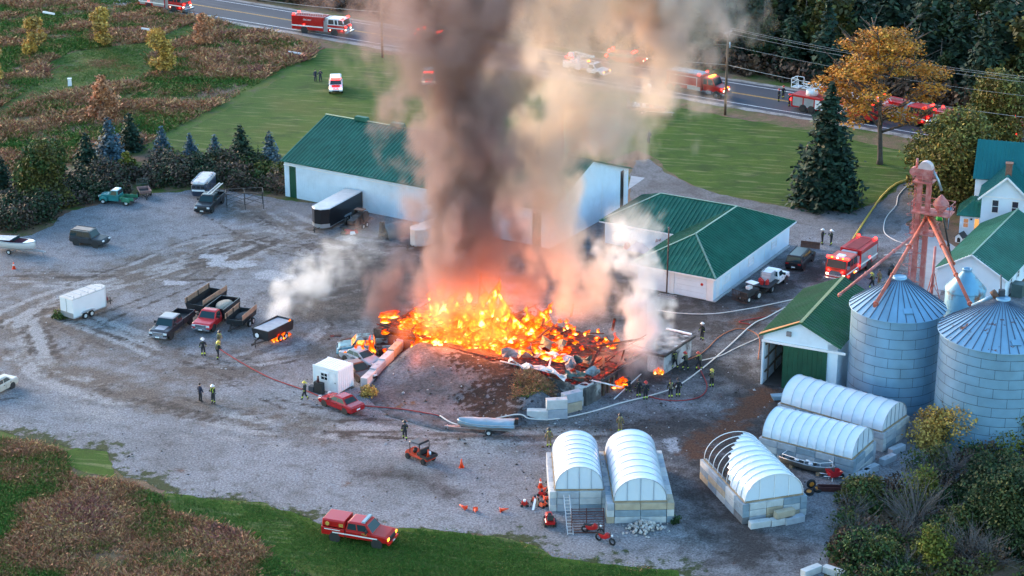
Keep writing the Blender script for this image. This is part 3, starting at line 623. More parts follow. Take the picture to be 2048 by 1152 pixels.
# elevator tower
M_PINK = mat('faded_red_paint', (.42, .11, .1), .55, var=.25, scale=1.2, col2=(.5, .22, .2), s2=1.5)
M_ORAN = mat('orange_red_spout', (.5, .09, .045), .5, var=.25, scale=.8, col2=(.3, .1, .08), s2=2)
tb = P(1825, 690)
tw = thing('grain_elevator_tower', 'tall faded red grain elevator tower with railed platforms above the silos', 'elevator tower', tb, R(-28))
TH = 17.9
for x in (-.45, .45): B().box(x-.22, x+.22, -.22, .22, 0, TH).obj('leg_trunk', M_PINK, tw)
k = B()
for i in range(12): k.bar((-.3, -.2, .8+i*1.5), (.3, -.2, .8+i*1.5), .1)
k.obj('trunk_braces', M_PINK, tw)
hd = B(); hd.prism([(-.8, TH-.5), (.8, TH-.5), (.8, TH+.5), (-.8, TH+.5)], -.4, .4); hd.obj('head_box', M_PINK, tw)
B().prism([(-.72, TH+.5)]+[(.72*-cos(pi*i/8), TH+.5+.75*sin(pi*i/8)) for i in range(1, 8)]+[(.72, TH+.5)], -.36, .36).obj('head_hood', mat('bleached_pink_steel', (.55, .42, .42), .5), tw)
B().cyl((-.9, 0, TH+.3), (-.9, 0, TH+1.4), .13, .1).obj('vent_pipe', M_PINK, tw)
B().cyl((-1.1, -.3, TH+.1), (-1.1, .3, TH+.1), .42, n=14).obj('drive_pulley', M_PINK, tw)
B().tube([(.7, 0, TH+.4), (1.3, 0, TH-.5), (1.7, 0, TH-1.5)], .13).obj('down_spout', mat('zinc_pipe', (.3, .36, .4), .4, metal=.5), tw)
B().lathe([(.05, 1.25), (.75, .45), (.78, .15), (.3, -.5), (.25, -.9)], 16, c=(1.75, 0, TH-3.1)).obj('distributor', M_PINK, tw)
def deck(z, x0, x1, y0, y1, rail=1.0):
    B().box(x0, x1, y0, y1, z-.12, z).obj('platform', M_PINK, tw)
    for (ax, ay), (bx_, by) in (((x0, y0), (x1, y0)), ((x1, y0), (x1, y1)), ((x1, y1), (x0, y1)), ((x0, y1), (x0, y0))):
        r_ = B()
        for hz_ in (.5, 1.0): r_.bar((ax, ay, z+rail*hz_), (bx_, by, z+rail*hz_), .05)
        L_ = max(1, int(math.hypot(bx_-ax, by-ay)/.9))
        for i in range(L_+1): r_.bar((ax+(bx_-ax)*i/L_, ay+(by-ay)*i/L_, z), (ax+(bx_-ax)*i/L_, ay+(by-ay)*i/L_, z+rail), .05)
        r_.obj('guard_rail', M_PINK, tw)
deck(TH-3.7, -.9, 2.9, -1.0, 1.0); deck(TH-.7, -1.0, .9, -.8, .8, .7); deck(12.0, -.9, 1.5, -.9, .9, .9)
lad = B()
for s in (-.25, .25): lad.bar((-.9, s, .3), (-.9, s, TH-.4), .05)
for i in range(43): lad.bar((-.9, -.25, .5+i*.42), (-.9, .25, .5+i*.42), .035)
for i in range(15): lad.tube([(-.9, -.35, 2+i*1.05), (-1.35, -.4, 2+i*1.05), (-1.6, 0, 2+i*1.05), (-1.35, .4, 2+i*1.05), (-.9, .35, 2+i*1.05)], .02, n=4)
lad.obj('caged_ladder', M_PINK, tw)
iv = tw.matrix_basis.copy(); ivm = (Matrix.Translation(tb)@Matrix.Rotation(R(-28), 4, 'Z')).inverted()
def sp(a, e, r=.14, m=M_ORAN, n='grain_spout', mid=None):
    b = B(); pts = [ivm@Vector(a), ivm@Vector(e)]
    b.cyl(pts[0], pts[1], r, n=10); d = (pts[1]-pts[0]).normalized()
    for t in (.0, .33, .66, .97): q = pts[0].lerp(pts[1], t); b.cyl(q, q+d*.18, r*1.45, n=10)
    b.obj(n, m, tw)
T0 = tb+Vector((.5, -.5, 13.6))
sp(tb+Vector((0, -.4, 12.4)), P(1676, 592, 7.35), .14, M_PINK); sp(tb+Vector((.2, -.5, 13.4)), P(1749, 612, 11.15), .17)
sp(T0, P(1942, 612, 10.9), .16); sp(T0+Vector((.3, .2, .1)), P(1907, 529, 8.2), .16); sp(tb+Vector((1.9, 0, TH-3.9)), P(1903, 522, 8.4), .1, mat('black_pipe', (.02, .02, .02), .5))
lp = ivm@P(1862, 604)
lt = B(); lt.cyl(lp, lp+Vector((0, 0, 6.2)), .14, n=8)
lt.obj('support_post', M_PINK, tw)
lt = B()
for a in range(3):
    q = Vector((cos(a*2.1), sin(a*2.1), 0))
    lt.bar(lp+q*1.0, lp+q*.15+Vector((0, 0, 3.2)), .06)
    lt.bar(lp+q*.7+Vector((0, 0, 1.0)), lp+Vector((cos((a+1)*2.1), sin((a+1)*2.1), 0))*.4+Vector((0, 0, 2.2)), .04)
lt.obj('tripod_brace', M_ORAN, tw)
# auger that leads up to the rusty roofed silo
ag = thing('auger', 'grey auger tube with dark motor lying across the rusty silo roof', 'auger', (0, 0, 0))
B().cyl(P(1945, 612, 11.2), P(1996, 588, 12.9), .2, n=10).obj('tube', M_GALV, ag)
B().cyl(P(1985, 592, 12.8), P(1994, 586, 13.1), .42, n=12).obj('gearbox', mat('rusty_brown', (.12, .06, .04), .8, var=.3, scale=3), ag)
B().box(-.25, .25, -.2, .2, 0, .6).obj('motor', M_SEAM, ag, loc=P(2003, 592, 12.85)); B().cyl(P(2002, 590, 12.9), P(2002, 550, 13.1), .07).obj('exhaust', M_SEAM, ag)
# ---- block-walled hoop greenhouses
BLK = [mat('block_grey', (.33, .36, .4), .9, var=.15, scale=2, bump=.2), mat('block_pale', (.46, .47, .47), .9, var=.15, scale=2, bump=.2), mat('block_blue', (.2, .26, .31), .9, var=.2, scale=2, bump=.2), mat('block_tan', (.4, .33, .24), .9, var=.15, scale=2, bump=.2), mat('block_dark', (.14, .14, .15), .9, var=.25, scale=2, bump=.2)]
def block_meshes(L_, W_, H_):
    out = []
    for m in BLK:
        b = B().prism([(-L_/2+.015, .01), (L_/2-.015, .01), (L_/2-.015, H_-.015), (L_/2-.25, H_-.015), (-L_/2+.25, H_-.015), (-L_/2+.015, H_-.015)], -W_/2, W_/2, inset=.035); b.box(-.12, .12, -.05, .05, H_-.014, H_+.03)
        me = b.mesh('concrete_block'); me.materials.append(m); out.append(me)
    return out
BM = block_meshes(1.8, .6, .6); BMH = block_meshes(.9, .6, .6)
def block_run(parent, a, e, rows, pal=(0, 0, 1, 2, 1, 0, 3), skip=()):
    a, e = Vector((a[0], a[1], 0)), Vector((e[0], e[1], 0)); L_ = (e-a).length; d = (e-a)/L_; rz = atan2(d.y, d.x)
    n = max(1, round(L_/1.8)); sx = L_/(n*1.8)
    for j in range(rows):
        for i in range(n):
            if (i, j) in skip: continue
            me = BM[rnd.choice(pal)]
            o = share('concrete_block', me, parent, a+d*(i+.5)*1.8*sx+Vector((0, 0, j*.6)), (0, 0, rz+rnd.uniform(-.008, .008))); o.scale = (sx, 1, 1)
def film(name, col):
    m = bpy.data.materials.new(name); m.use_nodes = True; t = m.node_tree; p = t.nodes['Principled BSDF']
    p.inputs['Base Color'].default_value = rgba(col); p.inputs['Roughness'].default_value = .22; p.inputs['Specular IOR Level'].default_value = .6
    tc = nd(t, 'ShaderNodeTexCoord'); n = nd(t, 'ShaderNodeTexNoise'); n.inputs['Scale'].default_value = 1.6; n.inputs['Detail'].default_value = 4; t.links.new(tc.outputs['Object'], n.inputs[0])
    b = nd(t, 'ShaderNodeBump'); b.inputs['Strength'].default_value = .5; b.inputs['Distance'].default_value = .06; t.links.new(n.outputs['Fac'], b.inputs['Height']); t.links.new(b.outputs[0], p.inputs['Normal'])
    MATS[name] = m; return m
M_FILM = film('greenhouse_film', (.6, .67, .74)); M_HOOP = mat('grey_hoop_tube', (.34, .39, .46), .4)
M_WOOD = mat('weathered_board', (.3, .22, .14), .9, var=.3, scale=2)
def hoop_house(label, fl, fr, bl, wall=1.8, apex=2.1, nh=9, rows=3, cover=(0, 1), studs=3, front_rows=3, pal=(0, 0, 1, 2, 1, 0, 3), torn=False, inset=.55, back=True, W_=None):
    """fl, fr, bl: wall-top corners seen in the photograph (front left, front right, back left)"""
    a, c, d = P(*fl, wall), P(*fr, wall), P(*bl, wall)
    rz = atan2(c.y-a.y, c.x-a.x); W = W_ or (c-a).length; yv = Vector((-sin(rz), cos(rz), 0)); L_ = (d-a).dot(yv)
    o = thing('hoop_greenhouse', label, 'greenhouse', (a.x, a.y, 0), rz, 'hoop greenhouses on block walls')
    block_run(o, (.3, .0), (.3, L_), rows, pal); block_run(o, (W-.3, .0), (W-.3, L_), rows, pal)
    if front_rows: block_run(o, (.62, .3), (W-.62, .3), front_rows, pal)
    if back: block_run(o, (.62, L_-.3), (W-.62, L_-.3), rows, pal)
    hw = W/2-inset; cx = W/2; y0, y1 = .25, L_-.25; zt = wall+.04; n = 20
    def arch(y, s=1.0): return [(cx-hw*cos(pi*i/n)*s, y, zt+apex*sin(pi*i/n)**.86*s) for i in range(n+1)]
    b = B(); rows_ = nh*(16 if torn else 4); kq = rows_//nh; ys = [y0+(y1-y0)*i/rows_ for i in range(rows_+1)]; k = n+1; vs = []; keep = []
    for r_, y in enumerate(ys):
        s = 1.0-.008*abs(sin(pi*r_/kq)); vs += arch(y, s if r_ % kq else 1.004)
    fs = []
    for r_ in range(rows_):
        for i in range(n):
            t = (r_+.5)/rows_; u = (i+.5)/n
            if torn and t > .34+1.05*u: continue
            fs.append((r_*k+i, (r_+1)*k+i, (r_+1)*k+i+1, r_*k+i+1))
    if torn: vs = [(x+.03*sin(x*9+y*5), y+.05*sin(x*7), z-.03*abs(sin(y*11+x*4))) for x, y, z in vs]
    b.add(vs, fs, True); b.obj('film_cover', M_FILM, o)
    for i in range(nh+1):
        y = y0+(y1-y0)*i/nh
        B().tube([(p[0], p[1], p[2]+.005) for p in arch(y, 1.008)], .02 if not torn else .035, n=5).obj('hoop', M_TRIM if torn else M_HOOP, o)
    for e, y in (('front', y0+.06), ('back', y1-.06)):
        if torn and e == 'back': continue
        q = arch(y, .985); b = B(); m_ = len(q); b.add(q+[(p[0], p[1]+.03, p[2]) for p in q], [tuple(range(m_)), tuple(reversed(range(m_, 2*m_)))]); b.obj('end_wall', M_FILM, o)
        for i in range(studs):
            x = cx+hw*2*((i+1)/(studs+1)-.5); h_ = apex*max(0, 1-((x-cx)/hw)**2)**.43
            B().bar((x, y-.04, zt), (x, y-.04, zt+h_*.97), .05).obj('end_stud', M_HOOP if not torn else M_TRIM, o)
        B().bar((cx-hw, y-.06, zt+.02), (cx+hw, y-.06, zt+.02), .1, .12).obj('sill_board', M_WOOD, o)
    for x in (cx-hw-.02, cx+hw+.02): B().bar((x, y0, zt+.02), (x, y1, zt+.02), .14, .09).obj('base_board', M_WOOD, o)
    return o, W, L_
hoop_house('white hoop greenhouse with a ladder and rusty gate before its blocks', (1099, 984), (1219, 983), (1090, 904), nh=8, inset=.5)
hoop_house('white hoop greenhouse with the heap of stones at its front', (1214, 1008), (1349, 1006), (1205, 902), nh=8, inset=.6, pal=(0, 2, 1, 2, 1, 0, 3))
g3, g3w, g3l = hoop_house('torn hoop greenhouse whose white film has slid off its bare hoops', (1486, 1010), (1615, 991), (1393, 919), nh=9, inset=.3, torn=True, pal=(0, 2, 4, 1, 1, 2, 3), back=False, apex=2.2)
for i, (x, y, z, q) in enumerate(((1.2, -.75, 0, 1), (3.0, -.8, 0, 1), (4.2, -.9, 0, 0), (3.4, -.7, .6, 3))): share('concrete_block', BM[q], g3, (x, y, z), (0, 0, .05*i))
tr = B()
for yy in (-1.0, 1.0):
    for z in (.6, 1.0): tr.bar((1.2, g3l*.62+yy, z+1), (3.8, g3l*.62+yy, z+1), .06)
    for x in (1.2, 2.5, 3.8): tr.bar((x, g3l*.62+yy, 1.0), (x, g3l*.62+yy, 2.0), .06)
tr.obj('inner_rail', mat('dark_steel', (.06, .055, .055), .6), g3)
B().box(1.1, 3.9, g3l*.62-1.0, g3l*.62+1.0, .9, 1.02).obj('slatted_bed', M_WOOD, g3)
hoop_house('white hoop greenhouse behind the open rowboat and red wheelbarrow', (1708, 923), (1765, 872), (1512, 879), nh=10, inset=.2, pal=(0, 1, 1, 0, 2), apex=1.9, studs=3, W_=4.9)
hoop_house('rearmost white hoop greenhouse in front of the green shed door', (1768, 868), (1814, 836), (1556, 806), nh=10, inset=.2, pal=(0, 1, 0, 2), apex=1.9, studs=5, W_=4.9)
# loose block walls that hold the mound
BW_ = block_meshes(1.95, .75, .95)
def wall_of_blocks(label, spots, rzs):
    o = thing('block_wall', label, 'block wall', (spots[0][0], spots[0][1], 0))
    for i, ((x, y, z), rz, q) in enumerate(zip(spots, rzs, (1, 0, 1, 3, 0, 1, 1, 0, 3))):
        share('concrete_block', BW_[q], o, (x-spots[0][0], y-spots[0][1], z), (0, 0, rz))
r4 = [P(1075, 838), P(1113, 836), P(1143, 822), P(1168, 806)]
wall_of_blocks('low grey block wall holding the right foot of the mound', [r4[0], r4[1], r4[1]+Vector((0, .1, .95)), r4[2], r4[2]+Vector((0, .1, .95)), r4[3], r4[3]+Vector((0, .1, .95))], [R(-4), R(8), R(8), R(30), R(30), R(48), R(48)])
wa0, wa1 = P(735, 766), P(806, 700); wd = (wa1-wa0)/4; wrz2 = atan2(wd.y, wd.x)
BW_ = block_meshes(wd.length*1.01, .7, .95)
wall_of_blocks('pale jersey block wall between the burning pickup and the mound', [wa0+wd*k+Vector((.1, 0, .14*k)) for k in range(5)], [wrz2]*5)
# ---------------- burning barn, mound, flames ----------------
FO = Vector((-13.8, 184.0, 0)); FRZ = R(-36); FL_, FW_, FH_ = 25.6, 11.2, 1.9
FM = Matrix.Translation(FO)@Matrix.Rotation(FRZ, 4, 'Z'); FI = FM.inverted()
def fl(x, y, h=FH_): return FI@P(x, y, h)          # photo pixel at height h -> barn's own frame
mound_px = [(742, 772), (760, 742), (800, 705), (835, 690), (900, 705), (1000, 728), (1085, 752), (1120, 775), (1150, 800), (1120, 838), (1060, 846), (1000, 870), (880, 862), (780, 835), (730, 795)]
MP = W2(mound_px)
ridge = [tuple(P(*q, 1.8)[:2]) for q in ((815, 690), (900, 712), (1010, 735), (1080, 755), (1120, 778))]
def mound_z(x, y):
    e = segdist(x, y, MP+[MP[0]]); ins = inpoly(x, y, MP); rd = segdist(x, y, ridge)
    h = np.clip(1-rd/8.0, 0, 1); h = h*h*(3-2*h)
    return np.where(ins, np.minimum(1.9*h+.15, e*.75)+(fbm(x, y, .8, 4)-.5)*.3, 0)+.0
M_MOUND = ground_mat('mound_gravel', [(1, 2, 0, 1, (.12, .12, .135)), (.3, 5, .42, .6, (.075, .073, .078)), (.8, 6, .52, .7, (.05, .046, .046))], fine=4, mul=(.4, 1.6), bump=1, attrs=(('char', (.016, .012, .012), .52, .6, 2.0), ('rust', (.12, .065, .035), .6, .8, 1.6)))
def a_char(x, y): return np.clip(.74-segdist(x, y, [tuple(P(*q, 1)[:2]) for q in ((930, 735), (1010, 765), (950, 790), (1000, 820), (1040, 740))])/7.5, 0, 1)
def a_dry(x, y): return np.maximum(np.clip(1-segdist(x, y, [tuple(P(*q, .6)[:2]) for q in ((1040, 800), (1100, 790))])/2.6, 0, 1), np.clip(.8-segdist(x, y, [tuple(P(*q, .4)[:2]) for q in ((780, 812), (820, 800))])/2.5, 0, 1))
sheet('gravel_mound', MP, 0, M_MOUND, step=.5, jag=.1, edge=.5, zf=lambda x, y: mound_z(x, y)+.03, attr=dict(char=a_char, rust=a_dry))
def mz(v): return float(mound_z(np.array([v.x]), np.array([v.y]))[0])+.03
bb_ = thing('burning_barn', 'collapsed barn reduced to burning timbers and glowing embers', 'burning barn', FO, FRZ)
M_CHARW = mat('scorched_concrete', (.1, .095, .09), .95, var=.5, scale=1.2, col2=(.3, .29, .27), thr=(.52, .62), s2=.6, bump=.3)
M_SOOTW = mat('sooty_wall', (.035, .03, .03), .95, var=.5, scale=1.5, col2=(.1, .085, .07), thr=(.5, .68), s2=.9)
B().box(0, .3, .3, FW_, 0, FH_-.1).obj('end_wall', M_SOOTW, bb_)
for i in range(13):
    x = i*FL_/13; 
    B().box(x+.02, x+FL_/13-.02, 0, .3, 0, FH_-.05-rnd.uniform(0, .25)).obj('wall_slab', M_SOOTW if i < 5 else M_CHARW, bb_)
B().box(FL_-.3, FL_, .3, 2.4, 0, FH_-.2).obj('end_wall', M_CHARW, bb_); B().box(FL_-.3, FL_, 5.2, FW_, 0, FH_-.1).obj('end_wall', M_SOOTW, bb_)
B().box(FL_-.28, FL_-.05, 2.4, 5.2, FH_-.4, FH_-.15).obj('door_lintel', M_SOOTW, bb_)
for y in (2.9, 3.7, 4.6): B().box(FL_-.25, FL_-.05, y, y+.25, 0, FH_-.4).obj('door_post', mat('scorched_post', (.09, .06, .04), .9, var=.4, scale=3), bb_)
B().box(.3, FL_-.3, FW_-.3, FW_, 0, FH_).obj('rear_wall', M_SOOTW, bb_)
def ember_mat(name, lo, hi, strength, base=(.02, .016, .015), scale=1.6):
    m = bpy.data.materials.new(name); m.use_nodes = True; t = m.node_tree; p = t.nodes['Principled BSDF']; L = t.links.new
    p.inputs['Base Color'].default_value = rgba(base); p.inputs['Roughness'].default_value = .95
    g = nd(t, 'ShaderNodeNewGeometry'); n = nd(t, 'ShaderNodeTexNoise'); n.inputs['Scale'].default_value = scale; n.inputs['Detail'].default_value = 6; n.inputs['Roughness'].default_value = .72; L(g.outputs['Position'], n.inputs['Vector'])
    n3 = nd(t, 'ShaderNodeTexNoise'); n3.inputs['Scale'].default_value = .28; n3.inputs['Detail'].default_value = 2; L(g.outputs['Position'], n3.inputs['Vector'])
    a = nd(t, 'ShaderNodeAttribute', attribute_name='heat')
    s = nd(t, 'ShaderNodeMath', operation='ADD'); L(n.outputs['Fac'], s.inputs[0]); L(a.outputs['Fac'], s.inputs[1])
    r = nd(t, 'ShaderNodeMapRange'); r.inputs[1].default_value = lo; r.inputs[2].default_value = hi; L(s.outputs[0], r.inputs[0])
    c = ramp(t, [(0, (0, 0, 0)), (.14, (.1, .002, .001)), (.3, (.7, .03, .004)), (.5, (1.1, .12, .006)), (.72, (1.4, .38, .02)), (1, (1.5, .8, .14))]); L(r.outputs[0], c.inputs[0])
    L(c.outputs[0], p.inputs['Emission Color']); p.inputs['Emission Strength'].default_value = strength
    return m
EM = .17
M_EMBER = ember_mat('ember_bed', .47, 1.08, EM, scale=2.2); M_BEAM = ember_mat('charred_glowing_wood', .5, 1.15, EM, base=(.03, .018, .015), scale=2.6)
# bed of embers: a broken, heaped surface
xs, ys = np.meshgrid(np.arange(.3, FL_-.25, .16), np.arange(.25, FW_-.2, .16)); nx, ny = xs.shape[1], xs.shape[0]
X_, Y_ = xs.ravel(), ys.ravel()
hot = [(fl(*q), r, a) for q, r, a in (((880, 640), 3.0, .45), ((960, 650), 3.2, .55), ((1010, 660), 2.6, .5), ((1075, 655), 2.0, .5), ((840, 665), 2.4, .4), ((930, 690), 3.0, .55), ((985, 705), 2.4, .55), ((1180, 700), 2.6, .3), ((1225, 690), 1.8, .3), ((780, 645), 2.4, .3), ((1040, 700), 1.8, .25))]
heat = np.zeros(len(X_))-.05
for c, r, a in hot: heat = np.maximum(heat, 1.15*a*np.exp(-((X_-c.x)**2+(Y_-c.y)**2)/(r*r)/1.4)-.05)
Z_ = FH_-.35+.9*fbm(X_, Y_, .5, 3)+.35*(fbm(X_, Y_, 2.2, 7, 3)-.5)
F_ = np.array([(j*nx+i, j*nx+i+1, (j+1)*nx+i+1, (j+1)*nx+i) for j in range(ny-1) for i in range(nx-1)])
me = npmesh('ember_bed', np.stack([X_, Y_, Z_], 1), F_, M_EMBER); at = me.attributes.new('heat', 'FLOAT', 'POINT'); at.data.foreach_set('value', heat.astype(np.float32))
ob = bpy.data.objects.new('ember_bed', me); link(ob, bb_); ob['kind'] = 'stuff'
# timbers: fallen rafters and purlins, each its own part
def heat_at(x, y): return max([a*math.exp(-((x-c.x)**2+(y-c.y)**2)/(r*r)) for c, r, a in hot])
def beam(a, e, w_, h_, ht):
    b = B().bar(a, e, w_, h_); me = b.mesh('fallen_beam'); me.materials.append(M_BEAM)
    at = me.attributes.new('heat', 'FLOAT', 'POINT'); at.data.foreach_set('value', np.full(len(me.vertices), ht, np.float32))
    return share('fallen_beam', me, bb_)
for i in range(130):
    x, y = rnd.uniform(.3, FL_-.6), rnd.uniform(.1, FW_-.5)
    an = rnd.choice((0, 0, pi/2, pi/2, R(28), R(-35)))+rnd.gauss(0, .18); l_ = rnd.uniform(1.2, 5.2); tilt = rnd.gauss(.02, .12)
    if rnd.random() < .08: tilt = rnd.uniform(.4, .9); l_ = rnd.uniform(1.5, 3.2)
    a = Vector((x, y, FH_+rnd.uniform(-.05, .55))); e = a+Vector((cos(an)*cos(tilt), sin(an)*cos(tilt), sin(tilt)))*l_
    e.x = min(max(e.x, .1), FL_-.1); e.y = min(max(e.y, 0), FW_-.2)
    beam(a, e, rnd.choice((.1, .14, .2)), rnd.choice((.05, .1, .2)), heat_at(x, y)*.4+rnd.uniform(-.25, .22))
for i in range(16):      # long rails along the front edge
    x = rnd.uniform(0, FL_-6); beam((x, rnd.uniform(-.1, .8), FH_+rnd.uniform(0, .3)), (x+rnd.uniform(4, 7), rnd.uniform(-.1, 1.2), FH_+rnd.uniform(0, .4)), .1, .12, rnd.uniform(.05, .4))
for x, y, z1 in ((fl(1083, 665).x, fl(1083, 665).y, 1.5), (fl(1142, 628).x, fl(1142, 628).y, 1.2), (fl(1225, 655).x, fl(1225, 655).y, 1.0), (fl(958, 600).x, fl(958, 600).y, 3.0)):
    beam((x, y, FH_-.3), (x+.2, y+.1, FH_+z1), .2, .2, 0.0)
# bent roof sheets
M_SHEETS = [mat('scorched_sheet_grey', (.22, .25, .27), .5, metal=.3, var=.4, scale=1.5, col2=(.07, .06, .06), s2=1), mat('pale_sheet', (.5, .55, .58), .5, metal=.2, var=.3, scale=1.5), mat('green_scorched_sheet', (.05, .09, .085), .5, metal=.2, var=.5, scale=1.5)]
def bent(c, l_, w_, rz, tilt, mi, wave=.25):
    b = B(); n = 7; vs = []
    for i in range(n):
        for j in range(4): vs.append((l_*(i/(n-1)-.5), w_*(j/3-.5), wave*sin(i*1.3+j*.9+c[0])+.12*sin(j*2.7+i)))
    b.add(vs, [(i*4+j, (i+1)*4+j, (i+1)*4+j+1, i*4+j+1) for i in range(n-1) for j in range(3)])
    b.add([(x, y, z-.02) for x, y, z in vs], [(i*4+j+1, (i+1)*4+j+1, (i+1)*4+j, i*4+j) for i in range(n-1) for j in range(3)])
    return b.obj('twisted_roof_sheet', M_SHEETS[mi], bb_).__setattr__('matrix_local', Matrix.Translation(c)@Matrix.Rotation(rz, 4, 'Z')@Matrix.Rotation(tilt, 4, 'X'))
for q, l_, w_, rz, tl, mi in (((1035, 705), 3.0, 1.2, 1.0, .7, 0), ((1058, 712), 2.2, 1.0, .8, -.6, 0), ((1105, 690), 2.6, 1.5, .2, .4, 2), ((1092, 705), 3.4, .7, -.2, .2, 1), ((1130, 715), 2.2, .9, .5, .3, 1), ((1140, 725), 2.6, 1.0, -.9, .5, 0), ((1080, 735), 3.0, .5, .0, .2, 1), ((1110, 745), 3.2, .5, -.3, .3, 1), ((1165, 720), 1.8, .8, .6, .6, 2), ((1040, 728), 2.8, .4, -.1, .15, 1), ((1175, 745), 2.4, .8, 1.2, .5, 0), ((1150, 752), 2.0, .8, .3, .9, 2)):
    bent(fl(*q, 2.4), l_, w_, rz, tl, mi)
for q0, q1 in (((1000, 722), (1060, 735)), ((1060, 735), (1130, 752)), ((1105, 705), (1095, 745)), ((1180, 760), (1245, 775))):
    B().bar(fl(*q0, 2.3), fl(*q1, 2.2), .16, .08).obj('pale_trim_strip', M_SHEETS[1], bb_)
# annex still standing at the right end
ax_ = thing('annex', 'low concrete annex with charred roof edge at the smoking end of the barn', 'annex', P(1327, 750), R(-33))
M_ANW = mat('sooty_white_wall', (.4, .42, .43), .8, var=.3, scale=.8, col2=(.07, .06, .06), thr=(.46, .6), s2=.5)
B().box(-.25, 0, .25, 5.6, 0, 2.1).obj('wall', M_ANW, ax_); B().box(-4.6, 0, 0, .25, 0, 2.0).obj('wall', M_ANW, ax_); B().box(-4.6, -4.35, .25, 5.6, 0, 2.0).obj('wall', M_ANW, ax_); B().box(-4.35, -.25, 5.35, 5.6, 0, 2.1).obj('wall', M_ANW, ax_)
M_ASHR = mat('ash_grey_roof', (.24, .23, .23), .9, var=.4, scale=1.2, col2=(.05, .045, .045), thr=(.44, .58), s2=.9)
b = B(); n = 10; vs = [(-4.9+5.2*i/n, -.3+6.2*j/n, 2.1+.12*noise.noise((i*.9, j*.8, 2))+(-.35 if i < 4 and j < 5 else 0)) for j in range(n+1) for i in range(n+1)]
fs = [(j*(n+1)+i, j*(n+1)+i+1, (j+1)*(n+1)+i+1, (j+1)*(n+1)+i) for j in range(n) for i in range(n)]
b.add(vs, fs); b.add([(x, y, z-.12) for x, y, z in vs], [tuple(reversed(f)) for f in fs]); b.obj('collapsed_roof', M_ASHR, ax_)
B().bar((.22, -.3, 2.1), (.22, 5.9, 2.1), .16, .2).obj('charred_fascia', M_SOOTW, ax_); B().bar((-4.9, -.32, 2.0), (.2, -.32, 2.1), .14, .22).obj('charred_fascia', M_SOOTW, ax_)
B().bar((-.2, 5.9, 2.2), (-3.0, 5.9, 2.2), .25, .12).obj('white_coping', M_TRIM, ax_)
for i in range(6): B().tube([(-.4-i*.35, -.36, 2.0), (-.5-i*.38, -.5, 1.1), (-.45-i*.4, -.55, rnd.uniform(.2, .6))], .015, n=4).obj('hanging_wire', M_SEAM, ax_)
lad = B()
for s in (-.22, .22): lad.bar((-2.9+s, -.9, .05), (-2.2+s, -.35, 2.6), .05)
for i in range(8): t = (i+.5)/8; lad.bar((-2.9-.22+.7*t, -.9+.55*t, .05+2.55*t), (-2.9+.22+.7*t, -.9+.55*t, .05+2.55*t), .04)
lad.obj('leaning_ladder', M_SEAM, ax_)
# flames
def flame_mat(name, st):
    m = bpy.data.materials.new(name); m.use_nodes = True; t = m.node_tree; t.nodes.clear(); L = t.links.new
    a = nd(t, 'ShaderNodeAttribute', attribute_name='rise'); g = nd(t, 'ShaderNodeNewGeometry')
    n = nd(t, 'ShaderNodeTexNoise'); n.inputs['Scale'].default_value = 1.25; n.inputs['Detail'].default_value = 3.5; n.inputs['Roughness'].default_value = .62
    mp_ = nd(t, 'ShaderNodeMapping'); mp_.inputs['Scale'].default_value = (1, 1, .55); L(g.outputs['Position'], mp_.inputs[0]); L(mp_.outputs[0], n.inputs['Vector'])
    s = nd(t, 'ShaderNodeMath', operation='MULTIPLY_ADD'); s.inputs[1].default_value = 2.5; L(n.outputs['Fac'], s.inputs[0])
    s2 = nd(t, 'ShaderNodeMath', operation='MULTIPLY'); s2.operation = 'MULTIPLY_ADD'; s2.inputs[1].default_value = -.8; s2.inputs[2].default_value = -.16; L(a.outputs['Fac'], s2.inputs[0]); L(s2.outputs[0], s.inputs[2])
    lw = nd(t, 'ShaderNodeLayerWeight'); lw.inputs[0].default_value = .35
    s3 = nd(t, 'ShaderNodeMath', operation='MULTIPLY_ADD'); s3.inputs[1].default_value = -.6; L(lw.outputs['Facing'], s3.inputs[0]); L(s.outputs[0], s3.inputs[2])
    c = ramp(t, [(0, (.25, .006, .001)), (.25, (.7, .022, .002)), (.52, (1, .065, .003)), (.74, (1.2, .2, .006)), (.9, (1.3, .5, .04)), (1, (1.4, .95, .3))]); L(s3.outputs[0], c.inputs[0])
    e = nd(t, 'ShaderNodeEmission'); e.inputs[1].default_value = st; L(c.outputs[0], e.inputs[0])
    tr = nd(t, 'ShaderNodeBsdfTransparent'); mx = nd(t, 'ShaderNodeMixShader'); al = nd(t, 'ShaderNodeMapRange'); al.inputs[1].default_value = -.1; al.inputs[2].default_value = .55; L(s3.outputs[0], al.inputs[0])
    L(al.outputs[0], mx.inputs[0]); L(tr.outputs[0], mx.inputs[1]); L(e.outputs[0], mx.inputs[2])
    o = nd(t, 'ShaderNodeOutputMaterial'); L(mx.outputs[0], o.inputs['Surface']); m['st'] = st
    return m
M_FLAME = flame_mat('flame', .27)
